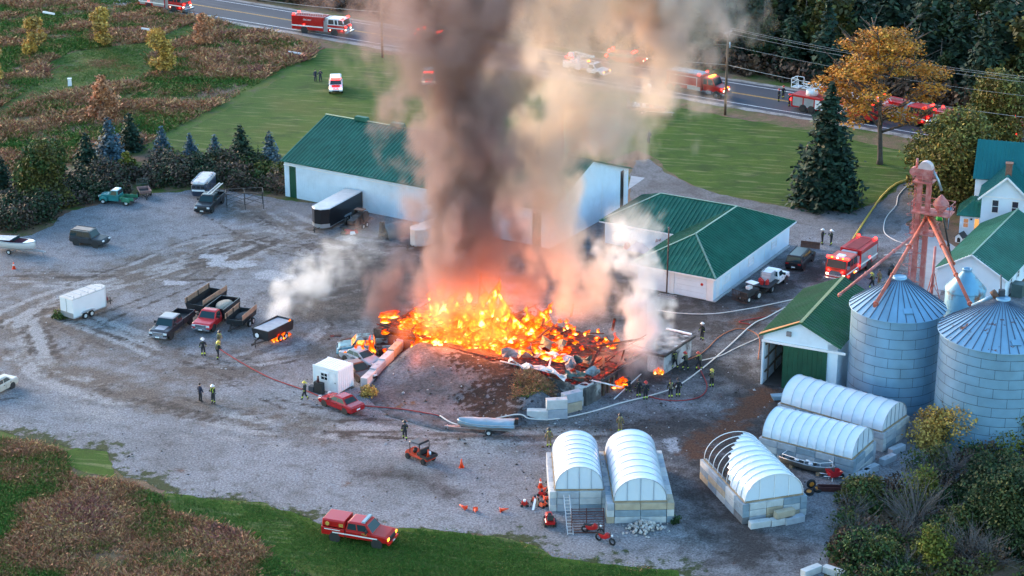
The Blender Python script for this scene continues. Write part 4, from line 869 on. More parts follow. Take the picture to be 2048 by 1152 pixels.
def flames(name, label, spots, seed, gw=1.0):
    """spots: (point, height, width): wavering closed tongues"""
    q = random.Random(seed); V, F, A = [], [], []; nr, ns = 12, 9
    for c, h, w_ in spots:
        w_ = w_*gw; ph, ph2 = q.uniform(0, 6), q.uniform(0, 6); lean = (q.uniform(-.12, .12), q.uniform(-.1, .1)); o = len(V)
        for i in range(nr+1):
            t = i/nr; r = w_*.5*(math.sin(min(t*2.6+.35, pi*.5))*(1-t)**.75+.01)*(1+.35*sin(t*9+ph)); sx = lean[0]*h*t+.16*w_*sin(t*7+ph)*t*1.5; sy = lean[1]*h*t+.14*w_*cos(t*6+ph2)*t
            for k in range(ns):
                an = 2*pi*k/ns; rr = r*(1+.4*noise.noise((cos(an)*1.3+ph*3, sin(an)*1.3+ph2*3, t*4)))
                V.append((c.x+sx+rr*cos(an), c.y+sy+rr*sin(an)*.8, c.z+h*t)); A.append(t)
        F += [(o+i*ns+k, o+i*ns+(k+1) % ns, o+(i+1)*ns+(k+1) % ns, o+(i+1)*ns+k) for i in range(nr) for k in range(ns)]
    me = npmesh(name, V, F, M_FLAME, smooth=True); at = me.attributes.new('rise', 'FLOAT', 'POINT'); at.data.foreach_set('value', np.array(A, np.float32))
    ob = bpy.data.objects.new(name, me); link(ob); tag(ob, label, 'flames', kind='stuff')
    return ob
def fsp(x, y, h, w_, z=2.0): return (P(x, y, z), h, w_)
big = [fsp(886, 632, 3.8, 1.5), fsp(872, 640, 3.0, 1.2), fsp(900, 640, 2.8, 1.3), fsp(935, 612, 2.0, .9), fsp(932, 635, 1.8, 1), fsp(965, 618, 2.3, 1.0), fsp(985, 640, 3.6, 1.3), fsp(1000, 655, 3.2, 1.5), fsp(1012, 668, 2.2, 1.2), fsp(970, 660, 2.2, 2.0), fsp(985, 680, 2.0, 2.2), fsp(960, 690, 1.6, 2.0), fsp(940, 665, 1.6, 1.6), fsp(1030, 665, 2.2, 1.4), fsp(1055, 650, 2.0, 1.2), fsp(1075, 655, 2.3, 1.5), fsp(1092, 640, 1.6, 1.0), fsp(1062, 672, 2.0, 1.3), fsp(1020, 690, 1.8, .9), fsp(850, 660, 1.4, 1.3), fsp(830, 650, 1.3, 1.2), fsp(860, 600, 1.2, .7), fsp(905, 660, 1.5, 1.4), fsp(925, 690, 1.4, 1.6), fsp(890, 680, 1.2, 1.6), fsp(870, 690, 1.0, 1.2), fsp(1232, 690, 1.4, .6), fsp(1100, 625, 1.2, .6)]
big = [(c, h*1.28, w_) for c, h, w_ in big[:13]]+big[13:]
q = random.Random(5)
for i in range(130):
    x = min(q.gauss(945, 85), 1120); x = max(770, x); y0 = 610+(x-800)*.14; y = q.uniform(y0+4, y0+70)
    big.append(fsp(x, y, q.uniform(.5, 1.7)*(1.2-abs(x-950)/260), q.uniform(.8, 2.0)))
for i in range(34):
    x = q.uniform(1080, 1240); y = 640+(x-1080)*.25+q.uniform(-8, 40); big.append(fsp(x, y, q.uniform(.25, .7), q.uniform(.3, .6)))
flames('flames', 'tall yellow flames leaping from the collapsed barn', big, 3, 1.25)
flames('flames', 'small flames on the ground by the standing annex', [fsp(1240, 775, 1.1, 1.3, .1), fsp(1252, 770, .7, .9, .1), fsp(1228, 778, .5, .6, .1), fsp(1263, 752, 1.5, .8, .1), fsp(1272, 748, .8, .6, .1), fsp(1310, 748, .6, .5, .1), fsp(1318, 748, .65, .6, .1), fsp(1324, 749, .5, .5, .1)], 4)
flames('flames', 'flames licking the wall foot above the block wall', [fsp(835, 695, 1.7, .8, 1.2), fsp(826, 697, .9, .7, 1.2), fsp(845, 700, .7, .6, 1.4), fsp(830, 705, .5, .8, 1.0)], 6)
# lamps that carry the fire's light to the smoke and walls
for i, (x, y, z, pw) in enumerate(((880, 640, 4.2, 330), (975, 660, 4.2, 420), (1070, 660, 3.8, 260), (1190, 700, 3.2, 110))):
    l = bpy.data.lights.new('fire_light', 'POINT'); l.energy = pw; l.color = (1, .24, .06); l.shadow_soft_size = 1.2
    o = bpy.data.objects.new('fire_light', l); C.objects.link(o); o.location = P(x, y, z)
# ---------------- vegetation ----------------
nr_ = np.random.default_rng(5)
def leaf_mat(name, cols, rough=.7, spread=.5):
    """leaf colour picked per leaf cluster from a ramp by the 'tint' red channel; green channel varies brightness"""
    m = bpy.data.materials.new(name); m.use_nodes = True; t = m.node_tree; p = t.nodes['Principled BSDF']; L = t.links.new
    a = nd(t, 'ShaderNodeAttribute', attribute_name='tint'); sp_ = nd(t, 'ShaderNodeSeparateColor'); L(a.outputs['Color'], sp_.inputs[0])
    c = ramp(t, [(i/(len(cols)-1), q) for i, q in enumerate(cols)]); L(sp_.outputs[0], c.inputs[0])
    mx = nd(t, 'ShaderNodeMix', data_type='RGBA', blend_type='MULTIPLY'); mx.inputs[0].default_value = 1; L(c.outputs[0], mx.inputs[6])
    r = nd(t, 'ShaderNodeMapRange'); r.inputs[3].default_value = 1-spread; r.inputs[4].default_value = 1+spread; L(sp_.outputs[1], r.inputs[0]); L(r.outputs[0], mx.inputs[7]); L(mx.outputs[2], p.inputs['Base Color'])
    p.inputs['Roughness'].default_value = rough; p.inputs['Specular IOR Level'].default_value = .2
    MATS[name] = m; return m
def quads(cen, size, nrm=None, asp=1.6, flat=0.0):
    """random small leaf quads at the given centres"""
    n = len(cen); cen = np.asarray(cen); size = np.broadcast_to(np.asarray(size, float), (n,))
    d = nr_.normal(size=(n, 3)) if nrm is None else nrm+nr_.normal(size=(n, 3))*.45
    if flat: d[:, 2] += flat*np.sign(d[:, 2]+1e-6)
    d /= np.linalg.norm(d, axis=1)[:, None]+1e-9
    u = np.cross(d, nr_.normal(size=(n, 3))); u /= np.linalg.norm(u, axis=1)[:, None]+1e-9; v = np.cross(d, u)
    u = u*(size*.5*asp)[:, None]; v = v*(size*.5)[:, None]
    V = np.stack([cen-u-v*.6, cen+u*.2-v, cen+u+v*.3, cen-u*.2+v], 1).reshape(-1, 3)
    return V, np.arange(4*n).reshape(n, 4)
def blob_pts(blobs, n, shell=.55):
    w_ = np.array([b[1]**2 for b in blobs]); k = nr_.choice(len(blobs), n, p=w_/w_.sum())
    c = np.array([b[0] for b in blobs])[k]; r = np.array([b[1] for b in blobs])[k]; sq = np.array([b[2] if len(b) > 2 else (1, 1, .85) for b in blobs])[k]
    d = nr_.normal(size=(n, 3)); d /= np.linalg.norm(d, axis=1)[:, None]
    rad = r*(shell+(1-shell)*nr_.random(n)**.6)*(1+.22*nr_.normal(size=n)*.6)
    return c+d*rad[:, None]*sq, d, k
def crown_mesh(name, blobs, n, size, m, shell=.5, patch=.55, flat=.3, zmin=None):
    c, d, k = blob_pts(blobs, n, shell)
    if zmin is not None: c[:, 2] = np.maximum(c[:, 2], zmin)
    V, F = quads(c, size*(.7+.6*nr_.random(n)), flat=flat)
    pt = np.clip(fbm(c[:, 0]+c[:, 2]*.7, c[:, 1]-c[:, 2]*.4, patch, int(abs(blobs[0][0][0]*7)) % 50, 3)*1.6-.3+nr_.normal(size=n)*.16, 0, 1)
    col = np.zeros((n, 3)); col[:, 0] = pt; col[:, 1] = nr_.random(n)
    return npmesh(name, V, F, m, np.repeat(col, 4, 0))
M_BARK = mat('bark', (.09, .07, .06), .95, var=.3, scale=4); M_TWIG = mat('bare_twig', (.13, .115, .11), .95, var=.3, scale=3)
def limbs(b, base, h, r, n=7, spread=1.0, seed=0, sub=3, start=.3, up=.6):
    q = random.Random(seed); base = Vector(base); tips = []
    top = base+Vector((q.uniform(-.04, .04)*h, q.uniform(-.04, .04)*h, h)); mid = base.lerp(top, .5)+Vector((q.uniform(-.02, .02)*h, 0, 0))
    b.tube([base-Vector((0, 0, .1)), base+Vector((0, 0, .05*h)), mid, top], r, 7, r*.25)
    for i in range(n):
        t = start+(1-start)*(i+q.random()*.6)/n; a = i*2.4+q.uniform(-.5, .5); l_ = spread*h*.42*(1-.45*t)
        p0 = base.lerp(top, t); d = Vector((cos(a), sin(a), up+.35*t)); p1 = p0+d*l_*.5; p2 = p0+d*l_+Vector((0, 0, .12*l_))
        b.tube([p0, p1, p2], r*.42*(1-.4*t), 5, r*.1); tips.append(p2)
        for j in range(sub):
            s = .4+.5*j/max(1, sub); q0 = p0.lerp(p2, s); dd = Vector((cos(a+q.uniform(-1, 1)), sin(a+q.uniform(-1, 1)), q.uniform(.2, .9))); b.tube([q0, q0+dd*l_*.4], r*.14, 4, r*.04); tips.append(q0+dd*l_*.4)
    return tips
def conifer_mesh(h, w_, n, size, m, seed, bottom=.06, droop=.25, dens=1.0):
    q = np.random.default_rng(seed); lv = int(h*1.9*dens); C_, N_ = [], []
    for i in range(lv):
        t = i/lv; z = h*(bottom+(1-bottom)*t); R_ = w_*(1-t)**.85*(.85+.3*q.random())+.12
        nb = max(4, int(7+8*(1-t)))
        for k in range(nb):
            a = 2*pi*(k+q.random()*.8)/nb+i; rr = R_*(.75+.35*q.random()); m_ = max(3, int(rr*n))
            s = np.linspace(.12, 1, m_)**.8; x = cos(a)*rr*s; y = sin(a)*rr*s
            zz = z+h*.02*q.normal()-droop*rr*s**1.5+.12*rr*(s > .9)
            wob = q.normal(size=(m_, 3))*(.10*rr*s+.05)[:, None]*np.array([1, 1, .5])
            C_.append(np.stack([x, y, zz], 1)+wob); N_.append(np.tile([cos(a)*.35, sin(a)*.35, 1], (m_, 1)))
    c = np.concatenate(C_); nn = np.concatenate(N_)
    V, F = quads(c, size*(.7+.6*q.random(len(c))), nrm=nn, asp=1.9)
    col = np.zeros((len(c), 3)); col[:, 0] = np.clip(.5+.22*q.normal(size=len(c))+.5*(fbm(c[:, 0]+c[:, 2], c[:, 1], .7, seed, 2)-.5), 0, 1); col[:, 1] = q.random(len(c))
    return npmesh('crown', V, F, m, np.repeat(col, 4, 0))
def trunk_mesh(h, r):
    b = B(); b.tube([(0, 0, -.1), (0, 0, h*.5), (0, 0, h*.95)], r, 7, r*.15); me = b.mesh('trunk'); me.materials.append(M_BARK); return me
L_SPR = leaf_mat('spruce_needles', [(.008, .02, .014), (.014, .036, .022), (.024, .052, .03)]); L_BLUE = leaf_mat('blue_spruce_needles', [(.03, .06, .075), (.06, .11, .14), (.1, .16, .19)])
L_PINE = leaf_mat('pine_needles', [(.012, .024, .014), (.022, .044, .024), (.04, .065, .03)])
L_ORG = leaf_mat('orange_leaves', [(.13, .09, .06), (.34, .15, .03), (.5, .2, .02), (.46, .24, .04)]); L_YEL = leaf_mat('yellow_green_leaves', [(.05, .06, .02), (.12, .115, .03), (.2, .17, .035), (.16, .1, .03)])
L_AUT = leaf_mat('autumn_leaves', [(.3, .2, .07), (.5, .28, .07), (.58, .36, .08), (.42, .3, .08)]); L_RED = leaf_mat('russet_leaves', [(.34, .16, .09), (.55, .24, .12), (.6, .32, .15)])
L_GRN = leaf_mat('dark_leaves', [(.014, .026, .012), (.026, .05, .018), (.06, .075, .025)]); L_BUSH = leaf_mat('bush_leaves', [(.022, .045, .016), (.042, .085, .024), (.11, .1, .024), (.06, .06, .024)])
L_MIX = leaf_mat('undergrowth_leaves', [(.015, .03, .016), (.025, .055, .025), (.05, .045, .03), (.075, .05, .045), (.03, .05, .02)]); L_BRN = leaf_mat('brown_leaves', [(.04, .03, .022), (.08, .05, .035), (.12, .07, .04)])
L_LIME = leaf_mat('lime_leaves', [(.06, .07, .015), (.13, .14, .02), (.2, .18, .03)])
def tree(name, label, loc, trunk, crown, cat='tree', group=None, rz=0, scale=1):
    o = thing(name, label, cat, loc, rz, group); o.scale = (scale,)*3
    if trunk: share('trunk', trunk, o)
    share('crown', crown, o); return o
# the big spruce, the honey locust, the leafy trees by the road
tree('spruce_tree', 'tall dense dark green spruce standing on the lawn beside the driveway', P(1650, 408), trunk_mesh(14, .3), conifer_mesh(15.2, 4.6, 7, .42, L_SPR, 3, bottom=.02, droop=.3, dens=1.5))
b = B(); tips = limbs(b, (0, 0, 0), 13, .42, n=22, spread=1.35, seed=8, sub=5, start=.26, up=.35); tm = b.mesh('trunk'); tm.materials.append(M_BARK)
q = random.Random(12); bl = []
for i in range(64):
    t = q.random()**.8; a = q.uniform(0, 2*pi); R_ = 6.9*(1-((t-.32)/.72)**2)**.5 if abs((t-.32)/.72) < 1 else .5; rr = R_*q.uniform(.35, 1); bl.append(((cos(a)*rr, sin(a)*rr, 5.6+9.2*t), q.uniform(.9, 1.9), (1.25, 1.25, .36)))
tree('honey_locust_tree', 'tall orange-gold autumn tree with bare grey trunk on the lawn near the road', P(1759, 328), tm, crown_mesh('crown', bl, 14000, .2, L_ORG, shell=.3, flat=.9), scale=1.18)
def blobs_for(r, h, n, seed, base=.25, sq=.85):
    q = random.Random(seed); out = []
    for i in range(n):
        t = q.random(); a = q.uniform(0, 2*pi); rr = r*q.uniform(.1, .75)*(1-.55*abs(t-.35)); out.append(((cos(a)*rr, sin(a)*rr, h*(base+(1-base)*t*.85)), r*q.uniform(.3, .55), (1, 1, sq)))
    return out
def leafy(name, label, px, r, h, m, n, size, seed, base=.2, group=None, cat='tree', nl=8, shell=.5, nb=14, off=0):
    b = B(); limbs(b, (0, 0, 0), h*.85, max(.06, h*.022), n=nl, spread=r/h*1.6, seed=seed); t = b.mesh('trunk'); t.materials.append(M_BARK)
    return tree(name, label, P(*px), t, crown_mesh('crown', blobs_for(r, h, nb, seed, base), n, size, m, shell=shell, zmin=.05), cat, group)
leafy('maple_tree', 'broad yellow-green tree in front of the flashing engines, nearest the elevator tower', (1905, 400), 6.4, 11.5, L_YEL, 24000, .26, 21, base=.08, nb=26)
leafy('maple_tree', 'yellow-green tree rising directly behind the farmhouse', (1985, 300), 5.2, 10.5, L_YEL, 15000, .26, 22, base=.1, nb=18)
# row of small autumn trees in the meadow
for i, (px, py, r, h, m, lb) in enumerate(((66, 112, 2.0, 6.4, L_AUT, 'small golden meadow tree at the far edge of the weeds'), (205, 92, 2.0, 7.2, L_AUT, 'small golden-brown meadow tree nearest the road verge'), (325, 150, 2.6, 7.4, L_AUT, 'bushy yellow-brown meadow tree beside the mown path'), (410, 92, 1.7, 5.8, L_RED, 'small orange tree beside the person at the roadside'), (210, 243, 2.1, 7.0, L_RED, 'slender russet tree nearest the blue spruces'), (-8, 160, 1.9, 5.5, L_AUT, 'golden tree partly cut off at the meadow edge'))):
    leafy('meadow_tree', lb, (px, py), r, h, m, 3200, .27, 40+i, base=.14, group='young autumn trees in the meadow', nb=16, shell=.35)
# row of spruces along the yard
bs = [conifer_mesh(5.2, 1.9, 9, .26, L_BLUE, 31, bottom=.02, dens=1.8), conifer_mesh(5.2, 1.9, 9, .26, L_SPR, 32, bottom=.02, dens=1.8)]; bt = trunk_mesh(4.5, .1)
for px, py, s, k, lb in ((221, 322, 1.15, 0, 'largest blue spruce in the yard-side row'), (262, 300, 1.0, 1, 'dark green spruce behind the largest blue spruce'), (175, 342, 1.0, 1, 'dark green spruce next to the big leafy bush'), (325, 303, .68, 0, 'small blue spruce at the lawn corner'), (381, 308, .56, 0, 'smallest blue spruce on the lawn edge'), (431, 319, .66, 0, 'blue spruce between the smallest one and the dark cone-topped spruce'), (483, 326, 1.0, 1, 'dark spruce standing alone on the lawn edge near the barn'), (541, 336, .95, 0, 'blue spruce closest to the barn corner'), (5, 375, .8, 1, 'dark spruce at the far end of the hedge')):
    tree('young_spruce', lb, P(px, py), bt, bs[k], group='young spruces beside the yard', rz=px, scale=s)
leafy('leafy_bush', 'large dark green bush with yellowing side at the hedge corner', (90, 405), 4.2, 7.6, L_BUSH, 17000, .26, 60, base=.05, cat='bush', nb=22)
leafy('sapling', 'thin yellow-green sapling between spruces', (258, 352), 1.4, 3.6, L_LIME, 900, .22, 61, base=.2, nb=9)
# forest across the road
fm = [conifer_mesh(17, 4.2, 2.6, .62, L_PINE, 50, bottom=.06, droop=.12, dens=.62), conifer_mesh(16, 3.9, 2.6, .62, L_SPR, 51, bottom=.04, droop=.3, dens=.7), conifer_mesh(18, 4.6, 2.6, .65, L_PINE, 52, bottom=.1, droop=.05, dens=.55)]
fm += [crown_mesh('crown', blobs_for(4.5, 13, 16, 71, .12), 4200, .55, L_GRN), crown_mesh('crown', blobs_for(4.2, 12, 16, 72, .08), 3800, .55, L_BUSH)]
ft = trunk_mesh(16, .25); q = random.Random(3)
for row, (off, s0, s1, st) in enumerate(((19, -58, 150, 6.0), (26, -60, 155, 6.4), (34, -64, 155, 7.0), (44, -66, 160, 8.0), (56, -70, 165, 9.5))):
    s = s0
    while s < s1:
        o_ = off+q.uniform(-2, 2); p = RA+RD*(s+42)+RN*o_
        k = q.choice((0, 1, 2, 0, 1, 2, 3, 4)) if row else q.choice((0, 1, 3, 4, 3, 2, 4)); sc_ = q.uniform(.75, 1.12)*(.72 if row == 0 else 1)
        cx_ = p.x/p.y*FPX*.95  # keep the left part of the road open, as it is
        if s < -14: sc_ *= .42 if row < 2 else .55
        if p.y > 350 or abs(p.x) > .265*p.y+5: s += st; continue
        tree('forest_pine' if k < 3 else 'forest_tree', ('dark evergreen in the wood across the road' if k < 3 else 'dark leafy tree in the wood across the road'), (p.x, p.y, 0), ft, fm[k], group='evergreens of the wood across the road' if k < 3 else 'leafy trees of the wood across the road', rz=q.uniform(0, 6), scale=sc_)
        s += st*q.uniform(.8, 1.2)
def scatter_leaves(name, label, blobs, n, size, m, shell=.4, flat=.3, cat='undergrowth', patch=.4):
    me = crown_mesh(name, blobs, n, size, m, shell=shell, flat=flat, patch=patch, zmin=.03); o = bpy.data.objects.new(name, me); link(o); return tag(o, label, cat, kind='stuff')
def belt(px_line, w_, n, r0, r1, seed, zf=.5):
    q = random.Random(seed); pts = [P(*p) for p in px_line]; out = []
    for i in range(n):
        k = q.randrange(len(pts)-1); p = pts[k].lerp(pts[k+1], q.random()); r = q.uniform(r0, r1); out.append(((p.x+q.uniform(-w_, w_), p.y+q.uniform(-w_, w_), r*zf), r, (1, 1, .8)))
    return out
scatter_leaves('undergrowth', 'tangled hedge of weeds and creepers along the yard edge', belt([(-20, 440), (60, 430), (130, 395), (200, 375), (330, 350), (450, 350), (555, 372)], 4.2, 95, 1.0, 2.3, 1), 46000, .23, L_MIX)
scatter_leaves('undergrowth', 'low green creepers behind the barn corner', belt([(440, 335), (500, 345), (560, 355)], 2.5, 24, .8, 1.6, 2), 11000, .24, L_BUSH)
scatter_leaves('undergrowth', 'brushwood at the foot of the wood across the road', [((p.x, p.y, 1.2), 2.4) for p in [RA+RD*(s*2.6-36)+RN*(15.5+(s*37 % 10)*.25) for s in range(86)]], 17000, .5, L_BRN, flat=.1)
# shrubs lower right
def bare_bush(name, label, px, h, n, seed, r=.05, spread=1.0):
    q = random.Random(seed); b = B()
    for i in range(n):
        a = q.uniform(0, 2*pi); l_ = h*q.uniform(.55, 1.1); e = q.uniform(.25, 1.25); d = Vector((cos(a)*cos(e)*spread, sin(a)*cos(e)*spread, sin(e)))
        p0 = Vector((q.uniform(-.3, .3), q.uniform(-.3, .3), 0)); p1 = p0+d*l_*.5+Vector((0, 0, .1*l_)); p2 = p0+d*l_; b.tube([p0, p1, p2], r, 4, r*.35, smooth=False)
        for j in range(5):
            t = .3+.14*j; s0 = p0.lerp(p2, t); dd = (d+Vector((q.uniform(-.7, .7), q.uniform(-.7, .7), q.uniform(-.1, .6)))).normalized(); s1 = s0+dd*l_*.38; b.tube([s0, s1], r*.45, 3, r*.15, smooth=False)
            for k in range(2): ee = s0.lerp(s1, .5+.3*k); b.tube([ee, ee+(dd+Vector((q.uniform(-.8, .8), q.uniform(-.8, .8), q.uniform(-.2, .5)))).normalized()*l_*.18], r*.22, 3, r*.1, smooth=False)
    o = thing(name, label, 'bush', P(*px)); b.obj('branches', M_TWIG, o); return o
bare_bush('bare_shrub', 'large leafless grey shrub spreading its branches in the lower thicket', (1830, 1055), 4.2, 46, 1, .04)
bare_bush('bare_shrub', 'leafless shrub leaning toward the gravel beside the torn greenhouse', (1705, 1075), 3.0, 26, 2, .035)
bare_bush('bare_shrub', 'leafless shrub below the dark evergreens at the frame corner', (1940, 1120), 3.6, 40, 3, .035)
bare_bush('bare_shrub', 'leafless shrub behind the thicket by the fallen leaves', (1905, 950), 2.6, 26, 4, .03)
for i, (px, r, h, m, n, lb) in enumerate((((1885, 885), 3.1, 4.2, L_AUT, 5200, 'round bush with orange-tipped leaves in front of the rusty roofed silo'), ((2040, 905), 2.6, 5.2, L_LIME, 3000, 'yellow tree top at the frame edge beside the large silo'), ((1990, 1010), 3.6, 4.6, L_GRN, 15000, 'dark evergreen bush below the large silo'), ((2030, 1090), 4.4, 6.4, L_GRN, 20000, 'tall dark bush filling the corner of the thicket'), ((1862, 1150), 2.0, 4.4, L_LIME, 3200, 'yellow-green young tree standing in front of the leafless shrub'), ((1845, 1010), 2.0, 3.6, L_LIME, 1500, 'thin yellow-green bush behind the leafless shrub'), ((1725, 1010), 2.2, 2.4, L_BUSH, 4000, 'loose olive bush at the gravel edge of the thicket'), ((1745, 1130), 2.6, 2.4, L_BUSH, 5000, 'low olive bush at the bottom of the thicket'), ((1690, 1105), 1.6, 1.9, L_BRN, 3000, 'low brown bush beside the white blocks'), ((1910, 1080), 2.4, 2.6, L_BUSH, 4000, 'mixed green bush between the yellow tree and the dark corner'), ((1750, 850), 1.2, 1.4, L_GRN, 700, 'small dark bush between the silo and the rearmost greenhouse'))):
    leafy('shrub', lb, px, r, h, m, n, .17, 80+i, base=.0, cat='bush', nb=16, shell=.45)
leafy('shrub', 'dry yellow weeds behind the low block wall', (1065, 808), 1.6, 1.3, L_AUT, 1800, .14, 101, base=0, cat='bush', nl=3)
for p_ in ((775, 800), ): leafy('shrub', 'tuft of dry weeds at the foot of the jersey blocks', (738, 790), 1.1, .9, L_AUT, 900, .12, 102, base=0, cat='bush', nl=3)
leafy('shrub', 'green weed clump behind the white cargo trailer', (120, 636), .9, .8, L_BUSH, 600, .14, 103, base=0, cat='bush', nl=3)
leafy('shrub', 'weeds at the corner of the stone-heap greenhouse', (1352, 1046), .5, .6, L_BUSH, 300, .12, 104, base=0, cat='bush', nl=3)
def patch_blobs(px, n, r0, r1, seed, zf=.6):
    q = random.Random(seed); poly = W2(px); out = []; xs = [p[0] for p in poly]; ys = [p[1] for p in poly]
    while len(out) < n:
        x, y = q.uniform(min(xs), max(xs)), q.uniform(min(ys), max(ys))
        if inpoly(np.array([x]), np.array([y]), poly)[0]: r = q.uniform(r0, r1); out.append(((x, y, r*zf), r, (1, 1, .9)))
    return out
thick = [(1675, 1075), (1700, 1000), (1760, 980), (1850, 930), (1960, 920), (2110, 900), (2140, 1190), (1660, 1190)]
scatter_leaves('undergrowth', 'olive brushwood filling the thicket in the near corner', patch_blobs(thick, 90, .7, 1.5, 7), 22000, .17, L_BUSH, shell=.2, flat=.1)
scatter_leaves('undergrowth', 'brown dead brush filling the thicket in the near corner', patch_blobs(thick, 110, .6, 1.3, 8), 13000, .16, L_BRN, shell=.2, flat=.0)
for i in range(9): bare_bush('bare_shrub', ('grey bare stems poking out of the thicket, nearest the gravel', 'grey bare stems beside the low brown bush', 'grey bare stems behind the yellow-green young tree', 'grey bare stems in the middle of the thicket', 'grey bare stems below the round orange-tipped bush', 'grey bare stems between the dark bushes', 'grey bare stems at the bottom of the thicket', 'grey bare stems beside the dark corner bush', 'grey bare stems on the far side of the thicket')[i], ((1700, 1040), (1720, 1120), (1880, 1110), (1800, 1090), (1850, 960), (1930, 1060), (1800, 1150), (1980, 1130), (1960, 960))[i], 2.4+.25*(i % 4), 22, 20+i, .03)
# tall dry weeds of the meadow: tufts of upright blades
L_WEED = leaf_mat('dry_weeds', [(.045, .12, .015), (.14, .15, .03), (.27, .115, .06), (.36, .155, .09), (.42, .28, .11), (.26, .1, .08)], spread=.45)
def weeds(name, label, poly_px, n, h, w_, seed, holes=(), hmod=1.0, bias=0.0, zadd=None, thr=.44):
    poly = W2(poly_px); r = np.random.default_rng(seed); xs = [p[0] for p in poly]; ys = [p[1] for p in poly]
    x = r.uniform(min(xs), max(xs), n*4); y = r.uniform(min(ys), max(ys), n*4); k = inpoly(x, y, poly)
    for hpx in holes: k &= ~inpoly(x, y, W2(hpx))
    dn = fbm(x, y, .18, seed, 4); k &= segdist(x, y, poly+[poly[0]]) > r.random(len(x))**2*3.2; k &= (dn+r.normal(size=len(x))*.12) > thr
    x, y, dn = x[k][:n], y[k][:n], dn[k][:n]; n = len(x)
    pt = np.clip(fbm(x, y, .16, seed+7, 4)*2.4-.78+bias+r.normal(size=n)*.13, 0, 1)
    hh = h*(.45+.9*r.random(n))*(.5+.9*dn)*(.6+.6*pt)
    V, T = [], []
    for j in range(3):
        a = r.uniform(0, 2*pi, n); ox = r.normal(size=n)*w_*.8; oy = r.normal(size=n)*w_*.8; lean = r.normal(size=(n, 2))*.75
        bx, by = x+ox, y+oy; hz_ = hh*(.6+.5*r.random(n)); ww = w_*(.45+.5*r.random(n))
        p0 = np.stack([bx-np.cos(a)*ww*.35, by-np.sin(a)*ww*.35, np.zeros(n)], 1); p1 = np.stack([bx+np.cos(a)*ww*.35, by+np.sin(a)*ww*.35, np.zeros(n)], 1)
        tx, ty = bx+lean[:, 0]*hz_, by+lean[:, 1]*hz_
        p2 = np.stack([tx+np.cos(a)*ww*.6, ty+np.sin(a)*ww*.6, hz_*.85], 1); p3 = np.stack([tx-np.cos(a)*ww*.45, ty-np.sin(a)*ww*.45, hz_], 1)
        V.append(np.stack([p0, p1, p2, p3], 1).reshape(-1, 3)); c = np.zeros((n, 3)); c[:, 0] = np.clip(pt+r.normal(size=n)*.1, 0, 1); c[:, 1] = r.random(n); T.append(np.repeat(c, 4, 0))
    V = np.concatenate(V); V[:, 2] += 0 if zadd is None else zadd(V[:, 0], V[:, 1]); T = np.concatenate(T)
    me = npmesh(name, V, np.arange(len(V)).reshape(-1, 4), L_WEED, T); o = bpy.data.objects.new(name, me); link(o); return tag(o, label, 'weeds', kind='stuff')
weeds('meadow_weeds', 'reddish brown dry weeds of the meadow', [(-80, -20), (250, -20), (330, 25), (480, 50), (640, 92), (560, 142), (470, 196), (285, 292), (170, 330), (30, 345), (-80, 420)], 90000, .62, .13, 1, holes=(path_px,), thr=.36)
weeds('meadow_weeds', 'dry weeds of the lower meadow corner', [(-40, 868), (60, 885), (130, 905), (150, 955), (250, 965), (330, 992), (345, 1025), (420, 1046), (480, 1066), (560, 1122), (690, 1180), (-40, 1180)], 80000, .4, .06, 2, thr=.47)
weeds('meadow_weeds', 'weeds on the road verge of the meadow', [(440, 60), (640, 95), (620, 120), (560, 140), (440, 120)], 5000, .7, .16, 3)
weeds('grass', 'short green grass blades of the verge at the yard edge', verge_px, 60000, .2, .04, 8, thr=.2, bias=-.75)
weeds('grass', 'short grass blades of the mown meadow path', path_px, 16000, .18, .07, 10, thr=.3, bias=-.55)
weeds('grass', 'tufts of grass straying into the gravel edge', [(60, 872), (130, 888), (215, 898), (235, 930), (330, 975), (520, 1000), (660, 1045), (860, 1045), (1000, 1062), (1110, 1100), (1300, 1130), (1350, 1142), (1300, 1150), (1100, 1118), (850, 1066), (600, 1036), (330, 994), (200, 950), (60, 890)], 9000, .22, .045, 9, thr=.5, bias=-.35)
weeds('mound_weeds', 'dry grass on the mound behind the low block wall', [(1022, 805), (1035, 785), (1075, 775), (1105, 790), (1110, 815), (1060, 825), (1025, 820)], 2200, .42, .05, 5, zadd=mound_z, thr=.46)
# ---------------- vehicles ----------------
def paint(n, c, r=.3, v=.05): return mat(n, c, r, var=v, scale=.7, coat=.35, spec=.3)
M_RUB = mat('tyre_rubber', (.018, .018, .019), .9, var=.2); M_RIM = mat('silver_rim', (.45, .46, .48), .35, metal=.6); M_WRIM = mat('white_rim', (.6, .6, .6), .5); M_BRIM = mat('black_rim', (.03, .03, .03), .5)
M_CHR = mat('chrome', (.5, .52, .55), .18, metal=.85); M_BLK = mat('black_plastic', (.02, .02, .022), .6); M_AUTO = mat('tinted_glass', (.012, .035, .042), .08, var=.02, spec=.4); M_CHAS = mat('dark_chassis', (.025, .024, .024), .8)
M_LENS = mat('headlight_lens', (.6, .62, .65), .12); M_TAIL = mat('tail_lens', (.35, .015, .015), .25); M_SILV = mat('brushed_aluminium', (.42, .44, .47), .35, metal=.6)
E_RED = emat('flashing_red', (1, .012, .008), 2.2); E_AMB = emat('flashing_amber', (1, .2, .015), 1.0); E_WHT = emat('white_beam', (1, .85, .6), .5); E_GRN = emat('green_marker', (.1, 1, .3), .4)
RED = paint('fire_red_paint', (.42, .012, .012)); WHT = paint('white_paint', (.72, .73, .75)); BLK = paint('black_paint', (.014, .014, .017)); M_STRIPE = mat('reflective_stripe', (.75, .75, .72), .5); M_GOLD = mat('gold_lettering', (.5, .3, .06), .5)
WC = {}
